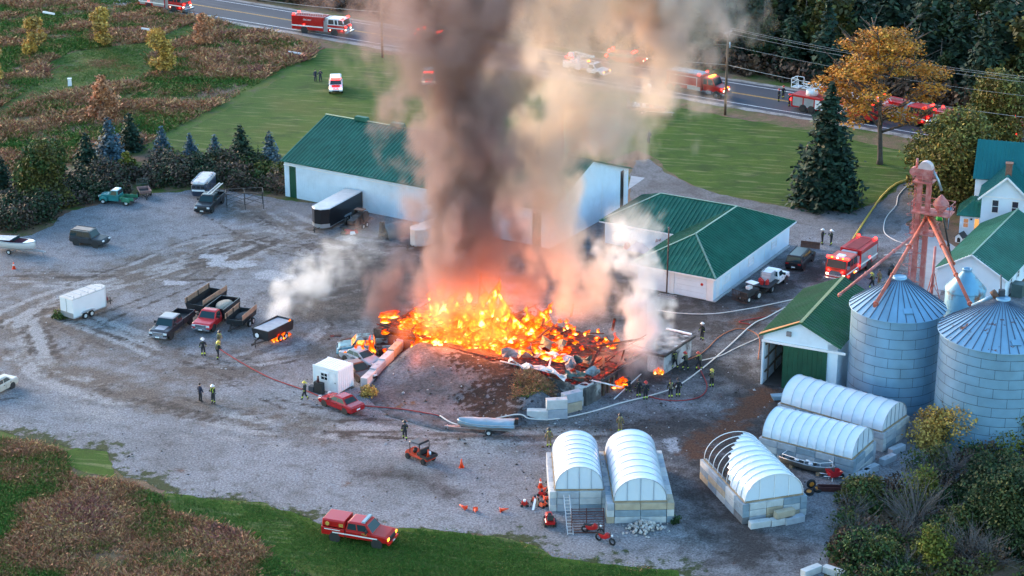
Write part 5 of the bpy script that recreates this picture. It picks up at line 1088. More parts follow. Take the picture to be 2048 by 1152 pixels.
def wheel_me(r, w_):
    k = (round(r, 2), round(w_, 2))
    if k not in WC:
        b = B(); b.lathe([(r*.55, -w_/2), (r*.92, -w_/2), (r, -w_*.32), (r, w_*.32), (r*.92, w_/2), (r*.55, w_/2)], 18); me = b.mesh('wheel'); me.materials.append(M_RUB)
        b = B(); b.lathe([(r*.6, -w_*.42), (r*.5, -w_*.3), (r*.18, -w_*.36), (0, -w_*.4)], 14); b.lathe([(0, w_*.4), (r*.18, w_*.36), (r*.5, w_*.3), (r*.6, w_*.42)], 14)
        for i in range(5): a = i*2*pi/5; b.bar((0, 0, w_*.4), (r*.5*cos(a), r*.5*sin(a), w_*.38), r*.14, .02); b.bar((0, 0, -w_*.4), (r*.5*cos(a), r*.5*sin(a), -w_*.38), r*.14, .02)
        WC[k] = (me, b)
    return WC[k]
def wheels(o, xs, y, r, w_=.25, rim=None, both=True):
    rim = rim or M_RIM; me, rb = wheel_me(r, w_); key = (round(r, 2), round(w_, 2), rim.name)
    if key not in WC: m = rb.mesh('rim'); m.materials.append(rim); WC[key] = m
    for x in xs:
        for s in ((1, -1) if both else (1,)):
            q = share('wheel', me, o, (x, s*y, r), (pi/2, 0, 0)); share('rim', WC[key], q)
def arches(o, xs, y, r):
    k = ('arch', round(r, 2))
    if k not in WC: m = B().cyl((0, -.03, 0), (0, .03, 0), r*1.17, n=18).mesh('wheel_arch'); m.materials.append(M_CHAS); WC[k] = m
    for x in xs:
        for s in (1, -1): share('wheel_arch', WC[k], o, (x, s*(y-.018), r))
def pane(o, quad, u0, u1, v0, v1, n='side_window', m=None, off=.012):
    a, b_, c, d = [Vector(q) for q in quad]
    def at(u, v): return a.lerp(b_, u).lerp(d.lerp(c, u), v)
    return B().slab([at(u0, v0), at(u1, v0), at(u1, v1), at(u0, v1)], off=off, th=.03).obj(n, m or M_AUTO, o)
def cabin(o, xb0, xb1, z0, xt0, xt1, z1, Wb, Wt, m, sides=((.06, .46), (.52, .9)), roofm=None, ws=True, rear=True, name='cab', glass=None):
    hb, ht = Wb/2, Wt/2
    lo = [Vector((xb0, -hb, z0)), Vector((xb1, -hb, z0)), Vector((xb1, hb, z0)), Vector((xb0, hb, z0))]; hi = [Vector((xt0, -ht, z1)), Vector((xt1, -ht, z1)), Vector((xt1, ht, z1)), Vector((xt0, ht, z1))]
    e = .09; top = [Vector((xt0+e*1.6, -ht+e, z1+.07)), Vector((xt1-e*1.6, -ht+e, z1+.07)), Vector((xt1-e*1.6, ht-e, z1+.07)), Vector((xt0+e*1.6, ht-e, z1+.07))]
    b = B(); b.add(lo+hi+top, [(3, 2, 1, 0)]+[(i, (i+1) % 4, 4+(i+1) % 4, 4+i) for i in range(4)]); b.mat(1); b.f += [(4+i, 4+(i+1) % 4, 8+(i+1) % 4, 8+i) for i in range(4)]+[(8, 9, 10, 11)]; b.m += [1]*5; b.sm += [False]*5
    c = b.obj(name, [m, roofm or m], o)
    if ws: pane(o, [lo[1], lo[2], hi[2], hi[1]], .05, .95, .1, .93, 'windscreen', glass)
    if rear: pane(o, [lo[3], lo[0], hi[0], hi[3]], .08, .92, .15, .9, 'rear_window', glass)
    for u0, u1 in sides:
        pane(o, [lo[0], lo[1], hi[1], hi[0]], u0, u1, .14, .88, m=glass); pane(o, [lo[2], lo[3], hi[3], hi[2]], 1-u1, 1-u0, .14, .88, m=glass)
    return c
def lamps(o, x, y, z, m, n, sx=.06, sy=.34, sz=.16):
    for s in (1, -1): B().box(x-sx/2, x+sx/2, s*y-sy/2, s*y+sy/2, z-sz/2, z+sz/2).obj(n, m, o)
def mirrors(o, x, y, z, m=None, big=1.0):
    for s in (1, -1): B().box(x-.06, x+.06, s*y, s*(y+.2*big), z-.1*big, z+.1*big).obj('mirror', m or M_BLK, o)
def car(label, f, r, m, kind='sedan', L=4.6, W=1.78, roofm=None, rim=None, name='parked_car', cat='car', group=None, head=None):
    loc, rz = place(*f, *r); o = thing(name, label, cat, loc, rz, group); h = L/2
    if kind == 'sedan':
        out = [(-h, .38), (-h-.0, .78), (-h+.12, .93), (-h+.85, .97), (h-1.35, .93), (h-.35, .78), (h-.02, .62), (h, .38), (h-.2, .24), (-h+.2, .24)]
        B().prism(out, -W/2, W/2, inset=.1).obj('body', m, o); cabin(o, -h+.75, h-1.2, .92, -h+1.35, h-2.05, 1.36, W-.16, W-.5, m, roofm=roofm, sides=((.1, .5), (.54, .88)))
        wz, wr = .32, .32; fx, rx = h-.9, -h+.95
    else:
        out = [(-h, .48), (-h-.0, 1.08), (h-1.55, 1.1), (h-.2, 1.02), (h, .88), (h, .5), (h-.25, .38), (-h+.2, .38)]
        B().prism(out, -W/2, W/2, inset=.08).obj('body', m, o); cabin(o, -h+.04, h-1.35, 1.08, -h+.2, h-1.75, 1.78, W-.08, W-.36, m, roofm=roofm, sides=((.05, .3), (.34, .62), (.66, .93)))
        wr = .39; fx, rx = h-.95, -h+.95
        for s in (1, -1): B().box(-h+.4, h-1.7, s*(W/2-.3)-.025, s*(W/2-.3)+.025, 1.85, 1.9).obj('roof_rail', M_BLK, o)
    wheels(o, (fx, rx), W/2-.11, wr, .23, rim); arches(o, (fx, rx), W/2-.0, wr)
    lamps(o, h-.03, W/2-.3, .7 if kind == 'sedan' else .86, head or M_LENS, 'headlight', .12, .36); lamps(o, -h, W/2-.3, .78 if kind == 'sedan' else .95, M_TAIL, 'taillight')
    B().box(h-.02, h+.03, -.5, .5, .42, .6).obj('grille', M_BLK, o); B().box(-h-.02, -h+.01, -.2, .2, .5, .64).obj('licence_plate', WHT, o)
    mirrors(o, h-1.55, W/2-.04, 1.02); seams(o, (h-1.75, h-2.65, -h+1.15), W, .42, .93 if kind == 'sedan' else 1.06)
    return o
def seams(o, xs, W, z0, z1):
    for s in (1, -1):
        for x in xs: B().box(x-.014, x+.014, s*(W/2+.001)-.004, s*(W/2+.001)+.004, z0, z1).obj('door_seam', M_CHAS, o)
        for x in xs[:-1]: B().box(x-.75, x-.58, s*(W/2+.015)-.015, s*(W/2+.015)+.015, z1-.16, z1-.11).obj('door_handle', M_BLK, o)
def pickup(label, f, r, m, L=5.9, W=2.0, crew=True, bed='open', roofm=None, rim=None, lift=0.0, name='pickup_truck', group=None, grille=None, head=None, glass=None, hoodm=None, cat='pickup truck'):
    loc, rz = place(*f, *r); o = thing(name, label, cat, loc, rz, group); h = L/2; hood = 1.55; cabl = 2.15 if crew else 1.35; c1 = h-hood+.25; c0 = c1-cabl-.25; z = lift
    B().prism([(c0, .48+z), (c0, 1.18+z), (h-hood, 1.18+z), (h-.25, 1.08+z), (h, .95+z), (h, .5+z)], -W/2, W/2, inset=.08).obj('body', m, o)
    if hoodm: B().slab([(h-hood+.15, -.55, 1.182+z), (h-.4, -.5, 1.11+z), (h-.4, .5, 1.11+z), (h-hood+.15, .55, 1.182+z)], off=.03).obj('hood_scoop', hoodm, o)
    cabin(o, c0+.02, c1, 1.16+z, c0+.18, c1-.55, 1.82+z, W-.1, W-.42, m, roofm=roofm, sides=((.06, .42), (.47, .88)) if crew else ((.12, .85),), glass=glass)
    B().box(-h+.1, h-.3, -W*.32, W*.32, .35+z, .6+z).obj('chassis', M_CHAS, o)
    fx, rx = h-.95, -h+1.15; wr = .4+z*.25
    if bed in ('open', 'cap'):
        for s in (1, -1): B().box(-h, c0-.03, s*W/2-(.1 if s > 0 else 0), s*W/2+(.1 if s < 0 else 0), .52+z, 1.2+z).obj('bed_side', m, o)
        B().box(-h, -h+.08, -W/2+.1, W/2-.1, .58+z, 1.19+z).obj('tailgate', m, o); B().box(-h+.08, c0-.03, -W/2+.1, W/2-.1, .62+z, .68+z).obj('bed_floor', M_BLK, o); B().box(c0-.1, c0-.03, -W/2+.1, W/2-.1, .68+z, 1.19+z).obj('bed_front', m, o)
        if bed == 'cap': B().prism([(-h+.02, 1.21+z), (-h+.1, 1.88+z), (c0-.05, 1.88+z), (c0-.02, 1.21+z)], -W/2+.02, W/2-.02, inset=.1).obj('bed_cap', m, o)
        lamps(o, -h, W/2-.1, 1.0+z, M_TAIL, 'taillight', .06, .16, .36)
    wheels(o, (fx, rx), W/2-.13, wr, .28, rim); arches(o, (fx,)+((rx,) if bed in ('open', 'cap') else ()), W/2-.0, wr)
    lamps(o, h-.03, W/2-.25, .86+z, head or M_LENS, 'headlight', .12, .38, .2); B().box(h-.02, h+.04, -.6, .6, .62+z, .98+z).obj('grille', grille or M_BLK, o); B().box(h-.05, h+.14, -W/2+.04, W/2-.04, .42+z, .6+z).obj('bumper', M_CHR if grille else m, o)
    B().box(h+.14, h+.155, -.2, .2, .45+z, .57+z).obj('licence_plate', WHT, o); mirrors(o, c1-.5, W/2-.02, 1.35+z, big=1.3)
    seams(o, (c1-.15, c1-1.15, c0+.08) if crew else (c1-.15, c0+.08), W, .55+z, 1.15+z); o['c0'] = c0; return o
def text(parent, s, size, loc, rot, m, name='lettering', ext=.005, align='CENTER'):
    cu = bpy.data.curves.new(name, 'FONT'); cu.body = s; cu.size = size; cu.extrude = ext; cu.align_x = align; cu.align_y = 'CENTER'; cu.materials.append(m)
    t = bpy.data.objects.new('tmp', cu); C.objects.link(t); me = bpy.data.meshes.new_from_object(t.evaluated_get(bpy.context.evaluated_depsgraph_get())); bpy.data.objects.remove(t); bpy.data.curves.remove(cu); me.name = name
    return tag(share(name, me, parent, loc, rot), kind='stuff')
# --- yard: left side
t = pickup('dark pickup with silver hood facing the camera, red fuel can in its bed', (318, 682), (372, 640), paint('dark_brown_paint', (.03, .024, .028)), L=6.4, W=2.08, roofm=paint('pewter_paint', (.3, .27, .27)), grille=M_CHR, hoodm=paint('silver_hood', (.28, .29, .33)), name='pickup_truck')
B().box(-.6, -.25, -.35, -.05, .7, 1.25).cyl((-.42, -.2, 1.25), (-.42, -.2, 1.4), .06).obj('fuel_can', mat('red_plastic', (.45, .02, .02), .5), None).location = t.matrix_basis@Vector((0, 0, 0))
fc = bpy.data.objects['fuel_can']; fc.rotation_euler = t.rotation_euler; tag(fc, 'red fuel can standing in the bed of the dark pickup', 'fuel can')
# red dump truck
t = pickup('red single-cab dump truck whose black dump box carries a pale load', (402, 668), (462, 622), paint('bright_red_paint', (.45, .02, .025)), L=6.8, crew=False, bed='dump', W=2.05, grille=M_CHR, name='dump_truck', cat='dump truck'); c0 = t['c0']
db = B(); x0, x1 = -3.5, c0-.1
for s in (1, -1): db.bar((x0, s*1.05, 1.25), (x1, s*1.05, 1.25), .07, .75)
db.box(x0, x0+.07, -1.02, 1.02, .9, 1.6); db.box(x1-.07, x1, -1.02, 1.02, .9, 1.75); db.box(x0, x1, -1.02, 1.02, .85, .92); db.obj('dump_box', BLK, t)
b = B(); b.ball((-2.0, 0, 1.2), 1, 2, (1.25, .85, .42)); b.obj('load', mat('pale_sand', (.4, .33, .26), .95, var=.3, scale=6), t)
def trailer(label, f, r, L, W, H, m, name='dump_trailer', boards=False, zf=.62, axles=2, wr=.36, tongue=1.3, flare=.12, floor=None, back=True, group=None, load=None, lid=None):
    loc, rz = place(*f, *r); o = thing(name, label, 'trailer', loc, rz, group); h = L/2
    b = B(); lo = [(-h, -W/2+flare), (h, -W/2+flare), (h, W/2-flare), (-h, W/2-flare)]; hi = [(-h-.05, -W/2), (h+.12, -W/2), (h+.12, W/2), (-h-.05, W/2)]
    V = [(x, y, zf) for x, y in lo]+[(x, y, zf+H) for x, y in hi]; ii = .07
    V += [(x*(1-ii/h), y*(1-2*ii/W), zf+.06) for x, y in lo]+[(x*(1-ii/h), y*(1-2*ii/W), zf+H) for x, y in hi]
    b.add(V, [(3, 2, 1, 0)]+[(i, (i+1) % 4, 4+(i+1) % 4, 4+i) for i in range(4)]+[(4+i, 4+(i+1) % 4, 12+(i+1) % 4, 12+i) for i in range(4)]+[(12+i, 12+(i+1) % 4, 8+(i+1) % 4, 8+i) for i in range(4)]+[(8, 9, 10, 11)]); b.obj('box', m, o)
    B().box(-h+.1, h-.1, -W/2+.12, W/2-.12, zf+.065, zf+.09).obj('bed_floor', floor or M_CHAS, o)
    k = B()
    for s in (1, -1): k.bar((-h, s*.45, zf-.08), (h, s*.45, zf-.08), .1, .14); k.bar((h, s*.45, zf-.08), (h+tongue, 0, zf-.12), .09, .1)
    k.box(h+tongue-.1, h+tongue+.15, -.08, .08, zf-.2, zf-.02); k.cyl((h+tongue*.7, 0, .05), (h+tongue*.7, 0, zf+.35), .05, n=8); k.obj('drawbar', M_CHAS, o)
    wheels(o, [(-.15+(i-(axles-1)/2)*.85) for i in range(axles)], W/2-.12 if flare > .2 else W/2+.02, wr, .22, M_WRIM)
    if boards:
        for s in (1, -1):
            for j in range(2): B().box(-h, h+.1, s*(W/2+.0)-.03, s*(W/2+.0)+.03, zf+H+.02+j*.27, zf+H+.28+j*.27).obj('side_plank', mat('worn_plank', (.3, .2, .14), .9, var=.3, scale=2), o)
            for x in (-h+.2, 0, h-.2): B().box(x-.04, x+.04, s*(W/2-.06)-.04, s*(W/2-.06)+.04, zf+.3, zf+H+.56).obj('side_stake', M_CHAS, o)
    if load: b = B(); b.ball((load[0], 0, zf+.2), 1, 2, load[1], .06); b.obj('load', load[2], o)
    return o
DKST = mat('black_trailer_steel', (.02, .022, .025), .5, var=.3, scale=2)
trailer('empty black dump trailer with wooden side planks, behind the dark pickup', (380, 640), (448, 595), 4.9, 2.1, .75, DKST, boards=True)
trailer('black tilt trailer with one plank wall and dark load right of the red dump truck', (462, 668), (505, 632), 3.4, 1.9, .6, DKST, boards=True, load=(-.3, (1.2, .7, .35), mat('dark_gravel_load', (.06, .055, .055), .95, var=.4, scale=8)))
bt_ = trailer('black dump trailer with smoke pouring out and flames at its side', (522, 690), (572, 665), 3.9, 2.15, 1.05, DKST, zf=.6, floor=mat('ash', (.3, .29, .29), .95))
b = B(); b.cyl((2.12, -.35, 1.0), (2.14, -.35, 1.0), .24, n=16); b.obj('round_sign', M_TRIM, bt_); B().slab([(-1.9, -.9, 1.5), (1.9, -.9, 1.62), (1.9, .9, 1.62), (-1.9, .9, 1.5)], off=0, th=.05).obj('tarp', mat('grey_tarp', (.28, .3, .34), .7, var=.2), bt_)
flames('flames', 'flames beneath the side of the smouldering dump trailer', [fsp(556, 682, .9, .8, .1), fsp(566, 678, .8, .7, .1), fsp(548, 684, .5, .6, .1), fsp(578, 672, .4, .5, .1), fsp(555, 658, .35, .5, .9), fsp(572, 650, .4, .4, 1.0), fsp(579, 644, .35, .3, 1.5)], 21)
# cargo trailers
def cargo(label, f, r, L, W, H, m, roofm, vnose=True, rack=False, wr=.36, trim=None, name='cargo_trailer', zf=.45, axles=2, skirt=None):
    loc, rz = place(*f, *r); o = thing(name, label, 'trailer', loc, rz); h = L/2; nose = .75 if vnose else .02
    def plan(z, i=0): return [(-h+i, -W/2+i, z), (h-i, -W/2+i, z), (h+nose-i, -W*.18, z), (h+nose-i, W*.18, z), (h-i, W/2-i, z), (-h+i, W/2-i, z)]
    b = B(); a, c = plan(zf), plan(zf+H-.08); n = 6; b.add(a+c, [tuple(reversed(range(n)))]+[(i, (i+1) % n, n+(i+1) % n, n+i) for i in range(n)]); b.obj('body', m, o)
    b = B(); a, c = plan(zf+H-.08, -.02), plan(zf+H, .08); b.add(a+c, [(i, (i+1) % n, n+(i+1) % n, n+i) for i in range(n)]+[tuple(range(n, 2*n)), tuple(reversed(range(n)))]); b.obj('roof', roofm, o)
    b = B(); a, c = plan(zf-.06, -.025), plan(zf+(.42 if skirt else .06), -.025); b.add(a+c, [(i, (i+1) % n, n+(i+1) % n, n+i) for i in ((1, 2, 3) if skirt else range(n))]); b.obj('skirt', skirt or M_SILV, o)
    for s in (1, -1): B().box(-h, h, s*(W/2+.012)-.012, s*(W/2+.012)+.012, zf-.05, zf+.04).obj('side_rail', M_SILV, o)
    if vnose: k = B(); k.bar((h+nose, .25, zf), (h+nose+1.1, 0, zf-.05), .08); k.bar((h+nose, -.25, zf), (h+nose+1.1, 0, zf-.05), .08); k.cyl((h+nose+.8, 0, .03), (h+nose+.8, 0, zf+.4), .05); k.obj('drawbar', M_CHAS, o)
    wheels(o, [(-.3+(i-(axles-1)/2)*.85) for i in range(axles)], W/2+.1, wr, .2, M_WRIM)
    for s in (1, -1): B().prism([(-.3-.9, wr*2+.02), (-.3-.6, wr*2+.14), (-.3+.6, wr*2+.14), (-.3+.9, wr*2+.02)], s*(W/2+.1)-.13, s*(W/2+.1)+.13).obj('fender', M_SILV, o)
    if rack:
        k = B()
        for x in np.linspace(-h+.3, h-.2, 5):
            for s in (1, -1): k.bar((x, s*(W/2-.08), zf+H-.02), (x, s*(W/2-.08), zf+H+.32), .035)
            k.bar((x, -W/2+.08, zf+H+.12), (x, W/2-.08, zf+H+.12), .03)
        k.obj('roof_rack', M_CHR, o)
    return o
ct = cargo('white enclosed cargo trailer with roof rack standing alone in the yard', (196, 618), (138, 640), 4.3, 2.0, 2.05, WHT, mat('cream_roof', (.5, .44, .4), .5), rack=True)
B().box(-.02, .02, -.02, .02, 0, .01).obj('rear_latch', M_CHR, ct, loc=(-2.17, 0, 1.3)); B().box(-2.165, -2.15, -.98, .98, .45, .95).obj('rear_skirt', M_SILV, ct); B().box(-2.17, -2.15, -.012, .012, .95, 2.4).obj('door_seam', M_CHAS, ct)
b = B(); b.ball((3.1, 0, .8), .35, 1, (1, .7, .9), .05); b.obj('toolbox', mat('dark_red_box', (.15, .02, .03), .6), ct)
cargo('long black enclosed trailer with pale roof parked against the barn wall', (636, 462), (715, 418), 7.6, 2.4, 2.25, BLK, mat('pale_trailer_roof', (.5, .48, .48), .3), skirt=M_SILV)
# horse trailer, black pickup with ladder, tower frame
loc, rz = place(392, 408, 425, 372); hs = thing('horse_trailer', 'old blue-white horse trailer with rusty white rounded roof', 'trailer', loc, rz)
B().prism([(-2.3, .5), (2.2, .5), (2.4, 1.2), (2.3, 2.0), (-2.3, 2.0)], -.95, .95, inset=.2).obj('body', mat('navy_panel', (.03, .045, .08), .5, var=.3), hs)
B().prism([(-2.35, 2.0), (2.3, 2.0), (2.42, 2.12), (2.2, 2.3), (-2.2, 2.3), (-2.42, 2.12)], -.98, .98, inset=.3).obj('roof', mat('rusty_white_roof', (.5, .5, .5), .6, col2=(.22, .09, .06), thr=(.52, .66), s2=1.6), hs)
for y in (-.55, 0, .55): B().box(2.36, 2.42, y-.2, y+.2, 1.55, 1.85).obj('front_window', M_GLASS, hs)
wheels(hs, (-.5, .4), .98, .36, .2, M_BRIM); B().box(2.38, 2.42, -.8, .8, 1.2, 1.4).obj('white_band', M_TRIM, hs)
t = pickup('black pickup carrying an aluminium ladder on its roof rack', (402, 432), (440, 398), BLK, L=5.8, name='pickup_truck', crew=True)
k = B()
for x in (-2.6, -.9, .6): k.bar((x, -.9, 1.25 if x < -.8 else 1.8), (x, -.9, 2.1), .05); k.bar((x, .9, 1.25 if x < -.8 else 1.8), (x, .9, 2.1), .05); k.bar((x, -.9, 2.1), (x, .9, 2.1), .05)
k.obj('ladder_rack', M_BLK, t)
def ladder(label, a, e, w_, m=None, sp=.32):
    o = thing('ladder', label, 'ladder', (0, 0, 0)); a, e = Vector(a), Vector(e); d = (e-a).normalized(); s_ = d.cross(Vector((0, 0, 1))).normalized()*w_/2; m = m or M_SILV
    for s in (1, -1): B().bar(a+s_*s, e+s_*s, .06, .08).obj('rail', m, o)
    n = int((e-a).length/sp)
    for i in range(n): q = a+d*(i+.5)*sp; B().bar(q-s_, q+s_, .04).obj('rung', m, o)
    return o
mt = Matrix.Translation(t.location)@Matrix.Rotation(t.rotation_euler.z, 4, 'Z')
ladder('aluminium ladder lying on the rack of the black pickup', mt@Vector((-3.0, .4, 2.18)), mt@Vector((1.4, .4, 2.18)), .45, mat('shiny_ladder', (.6, .58, .58), .3, metal=.4))
fr_ = thing('tower_stand', 'spindly black steel tower frame standing behind the black pickup', 'steel frame', P(490, 415), R(10))
for x in (-2.2, 0, 2.2):
    for y in (-1.0, 1.0): B().bar((x, y, 0), (x*.95, y*.95, 2.1), .07).obj('frame_leg', M_BLK, fr_)
for y in (-1.0, 1.0):
    B().bar((-2.2, y, 2.1), (2.2, y, 2.1), .07).obj('top_rail', M_BLK, fr_)
    for x in (-2.2, 0): B().bar((x, y, .7), (x+2.2, y, 1.5), .05).obj('cross_brace', M_BLK, fr_); B().bar((x, y, 1.5), (x+2.2, y, .7), .05).obj('cross_brace', M_BLK, fr_)
for x in (-2.2, 0, 2.2): B().bar((x, -1, 2.1), (x, 1, 2.1), .06).obj('top_bar', M_BLK, fr_); B().bar((x, -1, .8), (x, 1, 1.5), .05).obj('cross_brace', M_BLK, fr_)
# teal vintage pickup and the little utility trailer behind it
loc, rz = place(212, 404, 262, 408); tv = thing('vintage_pickup', 'old teal pickup with white roof and rounded fenders at the hedge', 'pickup truck', loc, rz)
TEAL = paint('teal_paint', (.02, .19, .19), .45, .2); TGR = mat('worn_green_paint', (.03, .16, .09), .6, var=.3)
B().prism([(-.3, .45), (-.3, 1.2), (.9, 1.2), (2.0, 1.15), (2.25, .95), (2.3, .5)], -.62, .62, inset=.12).obj('body', TEAL, tv); cabin(tv, -.35, .95, 1.15, -.25, .6, 1.75, 1.6, 1.35, TEAL, sides=((.15, .8),), roofm=WHT)
B().box(-.4, .95, -.8, .8, .45, 1.18, tx=.02, ty=.05).obj('cab_base', TEAL, tv)
for s in (1, -1):
    B().prism([(1.05, .4), (1.15, .8), (1.5, .98), (1.95, .85), (2.2, .4)], s*.75-.16, s*.75+.16, inset=.06).obj('front_fender', TEAL, tv); B().prism([(-1.9, .45), (-1.8, .85), (-1.45, 1.0), (-1.0, .9), (-.75, .45)], s*.85-.16, s*.85+.16, inset=.06).obj('rear_fender', TGR, tv); B().box(-2.3, -.5, s*.68-.04, s*.68+.04, .6, 1.02).obj('bed_side', TGR, tv)
B().box(-2.3, -.5, -.64, .64, .55, .64).obj('bed_floor', M_CHAS, tv); B().box(-.56, -.5, -.64, .64, .64, 1.02).obj('bed_front', TGR, tv); wheels(tv, (1.6, -1.4), .82, .36, .2, M_WRIM); lamps(tv, 2.25, .5, .9, M_LENS, 'headlight', .1, .2, .2)
ut = trailer('small rusty utility trailer with upright green ramp gate', (292, 398), (286, 388), 2.0, 1.5, .4, mat('rusty_pink_steel', (.22, .13, .12), .8, var=.3), axles=1, wr=.3, tongue=.9, name='utility_trailer')
k = B()
for i in range(9): k.bar((-1.0, -.7+i*.175, .7), (-1.0, -.7+i*.175, 2.0), .04)
for z in (.7, 1.35, 2.0): k.bar((-1.0, -.7, z), (-1.0, .7, z), .05)
k.obj('ramp_gate', mat('dark_teal_steel', (.03, .06, .06), .7), ut)
car('matt black off-road wagon with tan roof alone in the gravel yard', (203, 492), (158, 486), mat('slate_matt_paint', (.025, .028, .034), .5), 'suv', L=4.4, W=1.9, roofm=mat('tan_hardtop', (.3, .24, .2), .6), rim=M_BRIM, name='off_road_wagon')
car('tan car cut off by the picture edge on the gravel', (-22, 792), (8, 776), paint('champagne_paint', (.5, .45, .38)), L=4.5)
car('glossy red sedan parked below the white container cabin', (658, 806), (708, 826), paint('cherry_red_paint', (.33, .012, .016), .2), L=4.6)
car('silver-grey sedan with scorched nose beside the burning pickup', (754, 738), (692, 714), paint('scorched_silver_paint', (.3, .32, .35), .35, .3), L=4.7)
car('dark sedan with rust-coloured reflections half hidden by the container cabin', (738, 765), (692, 738), paint('dark_maroon_paint', (.05, .02, .016), .3), roofm=paint('reflection_tint_roof', (.2, .07, .035)), L=4.6)  # rust-coloured reflection put into the roof colour
# burning pickup
bp = pickup('burnt-out pale blue pickup with fire inside its cab', (698, 708), (768, 706), mat('scorched_pale_blue', (.12, .27, .32), .7, var=.5, col2=(.03, .022, .02), thr=(.5, .62), s2=1.2), L=5.6, glass=ember_mat('burning_glass', .3, .62, EM, scale=2.2), rim=M_BRIM)
flames('flames', 'flames around the burnt-out pickup', [fsp(742, 705, 1.9, .5, 1.0), fsp(748, 707, 1.3, .5, .9), fsp(695, 712, .7, .9, .5), fsp(703, 716, .6, .8, .5), fsp(712, 700, .5, .6, 1.2), fsp(770, 704, .4, .6, .9), fsp(726, 700, .7, .5, 1.3), fsp(752, 722, .7, .5, .2), fsp(762, 724, .5, .4, .2)], 31)
fw = thing('burning_plank', 'glowing plank leaning on the ground left of the burning barn', 'plank', P(682, 682)); b = B().bar((0, 0, .1), (1.3, -.5, .55), .25, .06); o_ = b.obj('board', M_BEAM, fw); at = o_.data.attributes.new('heat', 'FLOAT', 'POINT'); at.data.foreach_set('value', np.full(8, .42, np.float32))
fw = thing('burning_plank', 'small glowing board flat on the ground farther left of the barn', 'plank', P(672, 672)); b = B().bar((-.6, 0, .05), (.5, -.1, .08), .35, .06); o_ = b.obj('board', M_BEAM, fw); at = o_.data.attributes.new('heat', 'FLOAT', 'POINT'); at.data.foreach_set('value', np.full(8, .35, np.float32))
# fire department pickup with cap
rp_ = pickup('red fire department pickup with bed cap and white stripe on the grass edge', (766, 1088), (672, 1072), RED, L=5.75, W=1.98, bed='cap', rim=M_BRIM, lift=.05, name='fire_pickup', head=E_AMB)
for s in (1, -1):
    B().box(-1.9, 2.0, s*1.027-.006, s*1.027+.006, .84, .94).obj('side_stripe', M_STRIPE, rp_); B().box(-2.6, -1.2, s*1.03-.006, s*1.03+.006, 1.08, 1.15).obj('side_stripe', M_STRIPE, rp_)
    B().cyl((-2.3, s*1.0, 1.6), (-2.3, s*1.06, 1.6), .17, n=12).obj('door_emblem', M_GOLD, rp_); B().box(-1.3, -.95, s*1.0-.03, s*1.0+.03, 1.45, 1.7).obj('door_emblem', M_GOLD, rp_)
B().box(.55, .85, -.75, .75, 1.97, 2.1, tx=.03, ty=.03).obj('light_bar', mat('dim_lightbar', (.25, .35, .4), .3), rp_)
text(rp_, 'FIRE', .26, (.9, -1.035, 1.12), (pi/2, 0, 0), M_GOLD)
# boats
def boat(label, f, r, L, W, H, m, inner, name='boat', z=.55, deck=None, trailer_=True, wr=.3, cat='boat'):
    loc, rz = place(*f, *r); o = thing(name, label, cat, loc, rz); h = L/2; st = [(-1, .82, 0), (-.5, .96, 0), (0, 1, .02), (.5, .82, .1), (.82, .42, .22), (1, .04, .36)]
    V = []
    for t_, w_, s_ in st:
        x = t_*h; V += [(x, -W/2*w_, z+H+s_*.4), (x, -W/2*w_*.78, z+s_*H*.6+.12*H), (x, 0, z+s_*H*1.1), (x, W/2*w_*.78, z+s_*H*.6+.12*H), (x, W/2*w_, z+H+s_*.4)]
    b = B(); k = 5; b.add(V, [(i*k+j, i*k+j+1, (i+1)*k+j+1, (i+1)*k+j) for i in range(5) for j in range(4)]+[(4, 3, 2, 1, 0)], True); b.obj('hull', m, o)
    Vi = [(x*.96, y*.9, zz-.03 if abs(y) > 1e-3 and q in (0, 4) else zz+.08) for q, (x, y, zz) in ((i % 5, v) for i, v in enumerate(V))]
    b = B(); b.add(Vi, [(i*k+j+1, i*k+j, (i+1)*k+j, (i+1)*k+j+1) for i in range(5) for j in range(4)]+[(0, 1, 2, 3, 4)], True); b.obj('inner_shell', inner, o)
    b = B()
    for j, jj in ((0, 1), (4, 3)):
        b.tube([V[i*5+j] for i in range(6)], .05, 5)
    b.obj('gunwale', M_SILV, o)
    if deck: B().add([V[15], V[20], V[25], V[29], V[24], V[19]], [(0, 1, 2, 3, 4, 5)]).obj('fore_deck', deck, o)
    if trailer_:
        kk = B()
        for s in (1, -1): kk.bar((-h*.9, s*.5, z-.08), (h*.75, s*.3, z-.05), .08)
        kk.bar((h*.75, .3, z-.05), (h+1.2, 0, .45), .08); kk.bar((h*.75, -.3, z-.05), (h+1.2, 0, .45), .08); kk.bar((0, -W/2, wr), (0, W/2, wr), .07); kk.bar((h*.9, 0, .4), (h*.9, 0, z+H), .07); kk.cyl((h+.9, 0, .02), (h+.9, 0, .6), .04); kk.obj('boat_trailer', M_SILV, o); wheels(o, (-.3,), W/2+.05, wr, .18, M_WRIM)
    return o
bt1 = boat('white runabout boat on its trailer at the yard edge', (66, 508), (0, 500), 5.2, 2.0, .85, WHT, mat('maroon_seats', (.12, .03, .05), .7), deck=WHT)
B().slab([(-2.4, -.8, 1.45), (-.2, -.85, 1.6), (-.2, .85, 1.6), (-2.4, .8, 1.45)], off=.04).obj('boat_cover', mat('grey_blue_canvas', (.35, .4, .46), .7), bt1); B().box(.1, .16, -.7, .7, 1.5, 1.85).obj('windshield', M_AUTO, bt1)
bt2 = boat('small fishing boat under a blue-grey cover on its trailer', (917, 862), (1028, 866), 5.2, 1.6, .5, mat('grey_hull', (.3, .33, .36), .5), M_CHAS, z=.5)
b = B(); n = 8; V = []
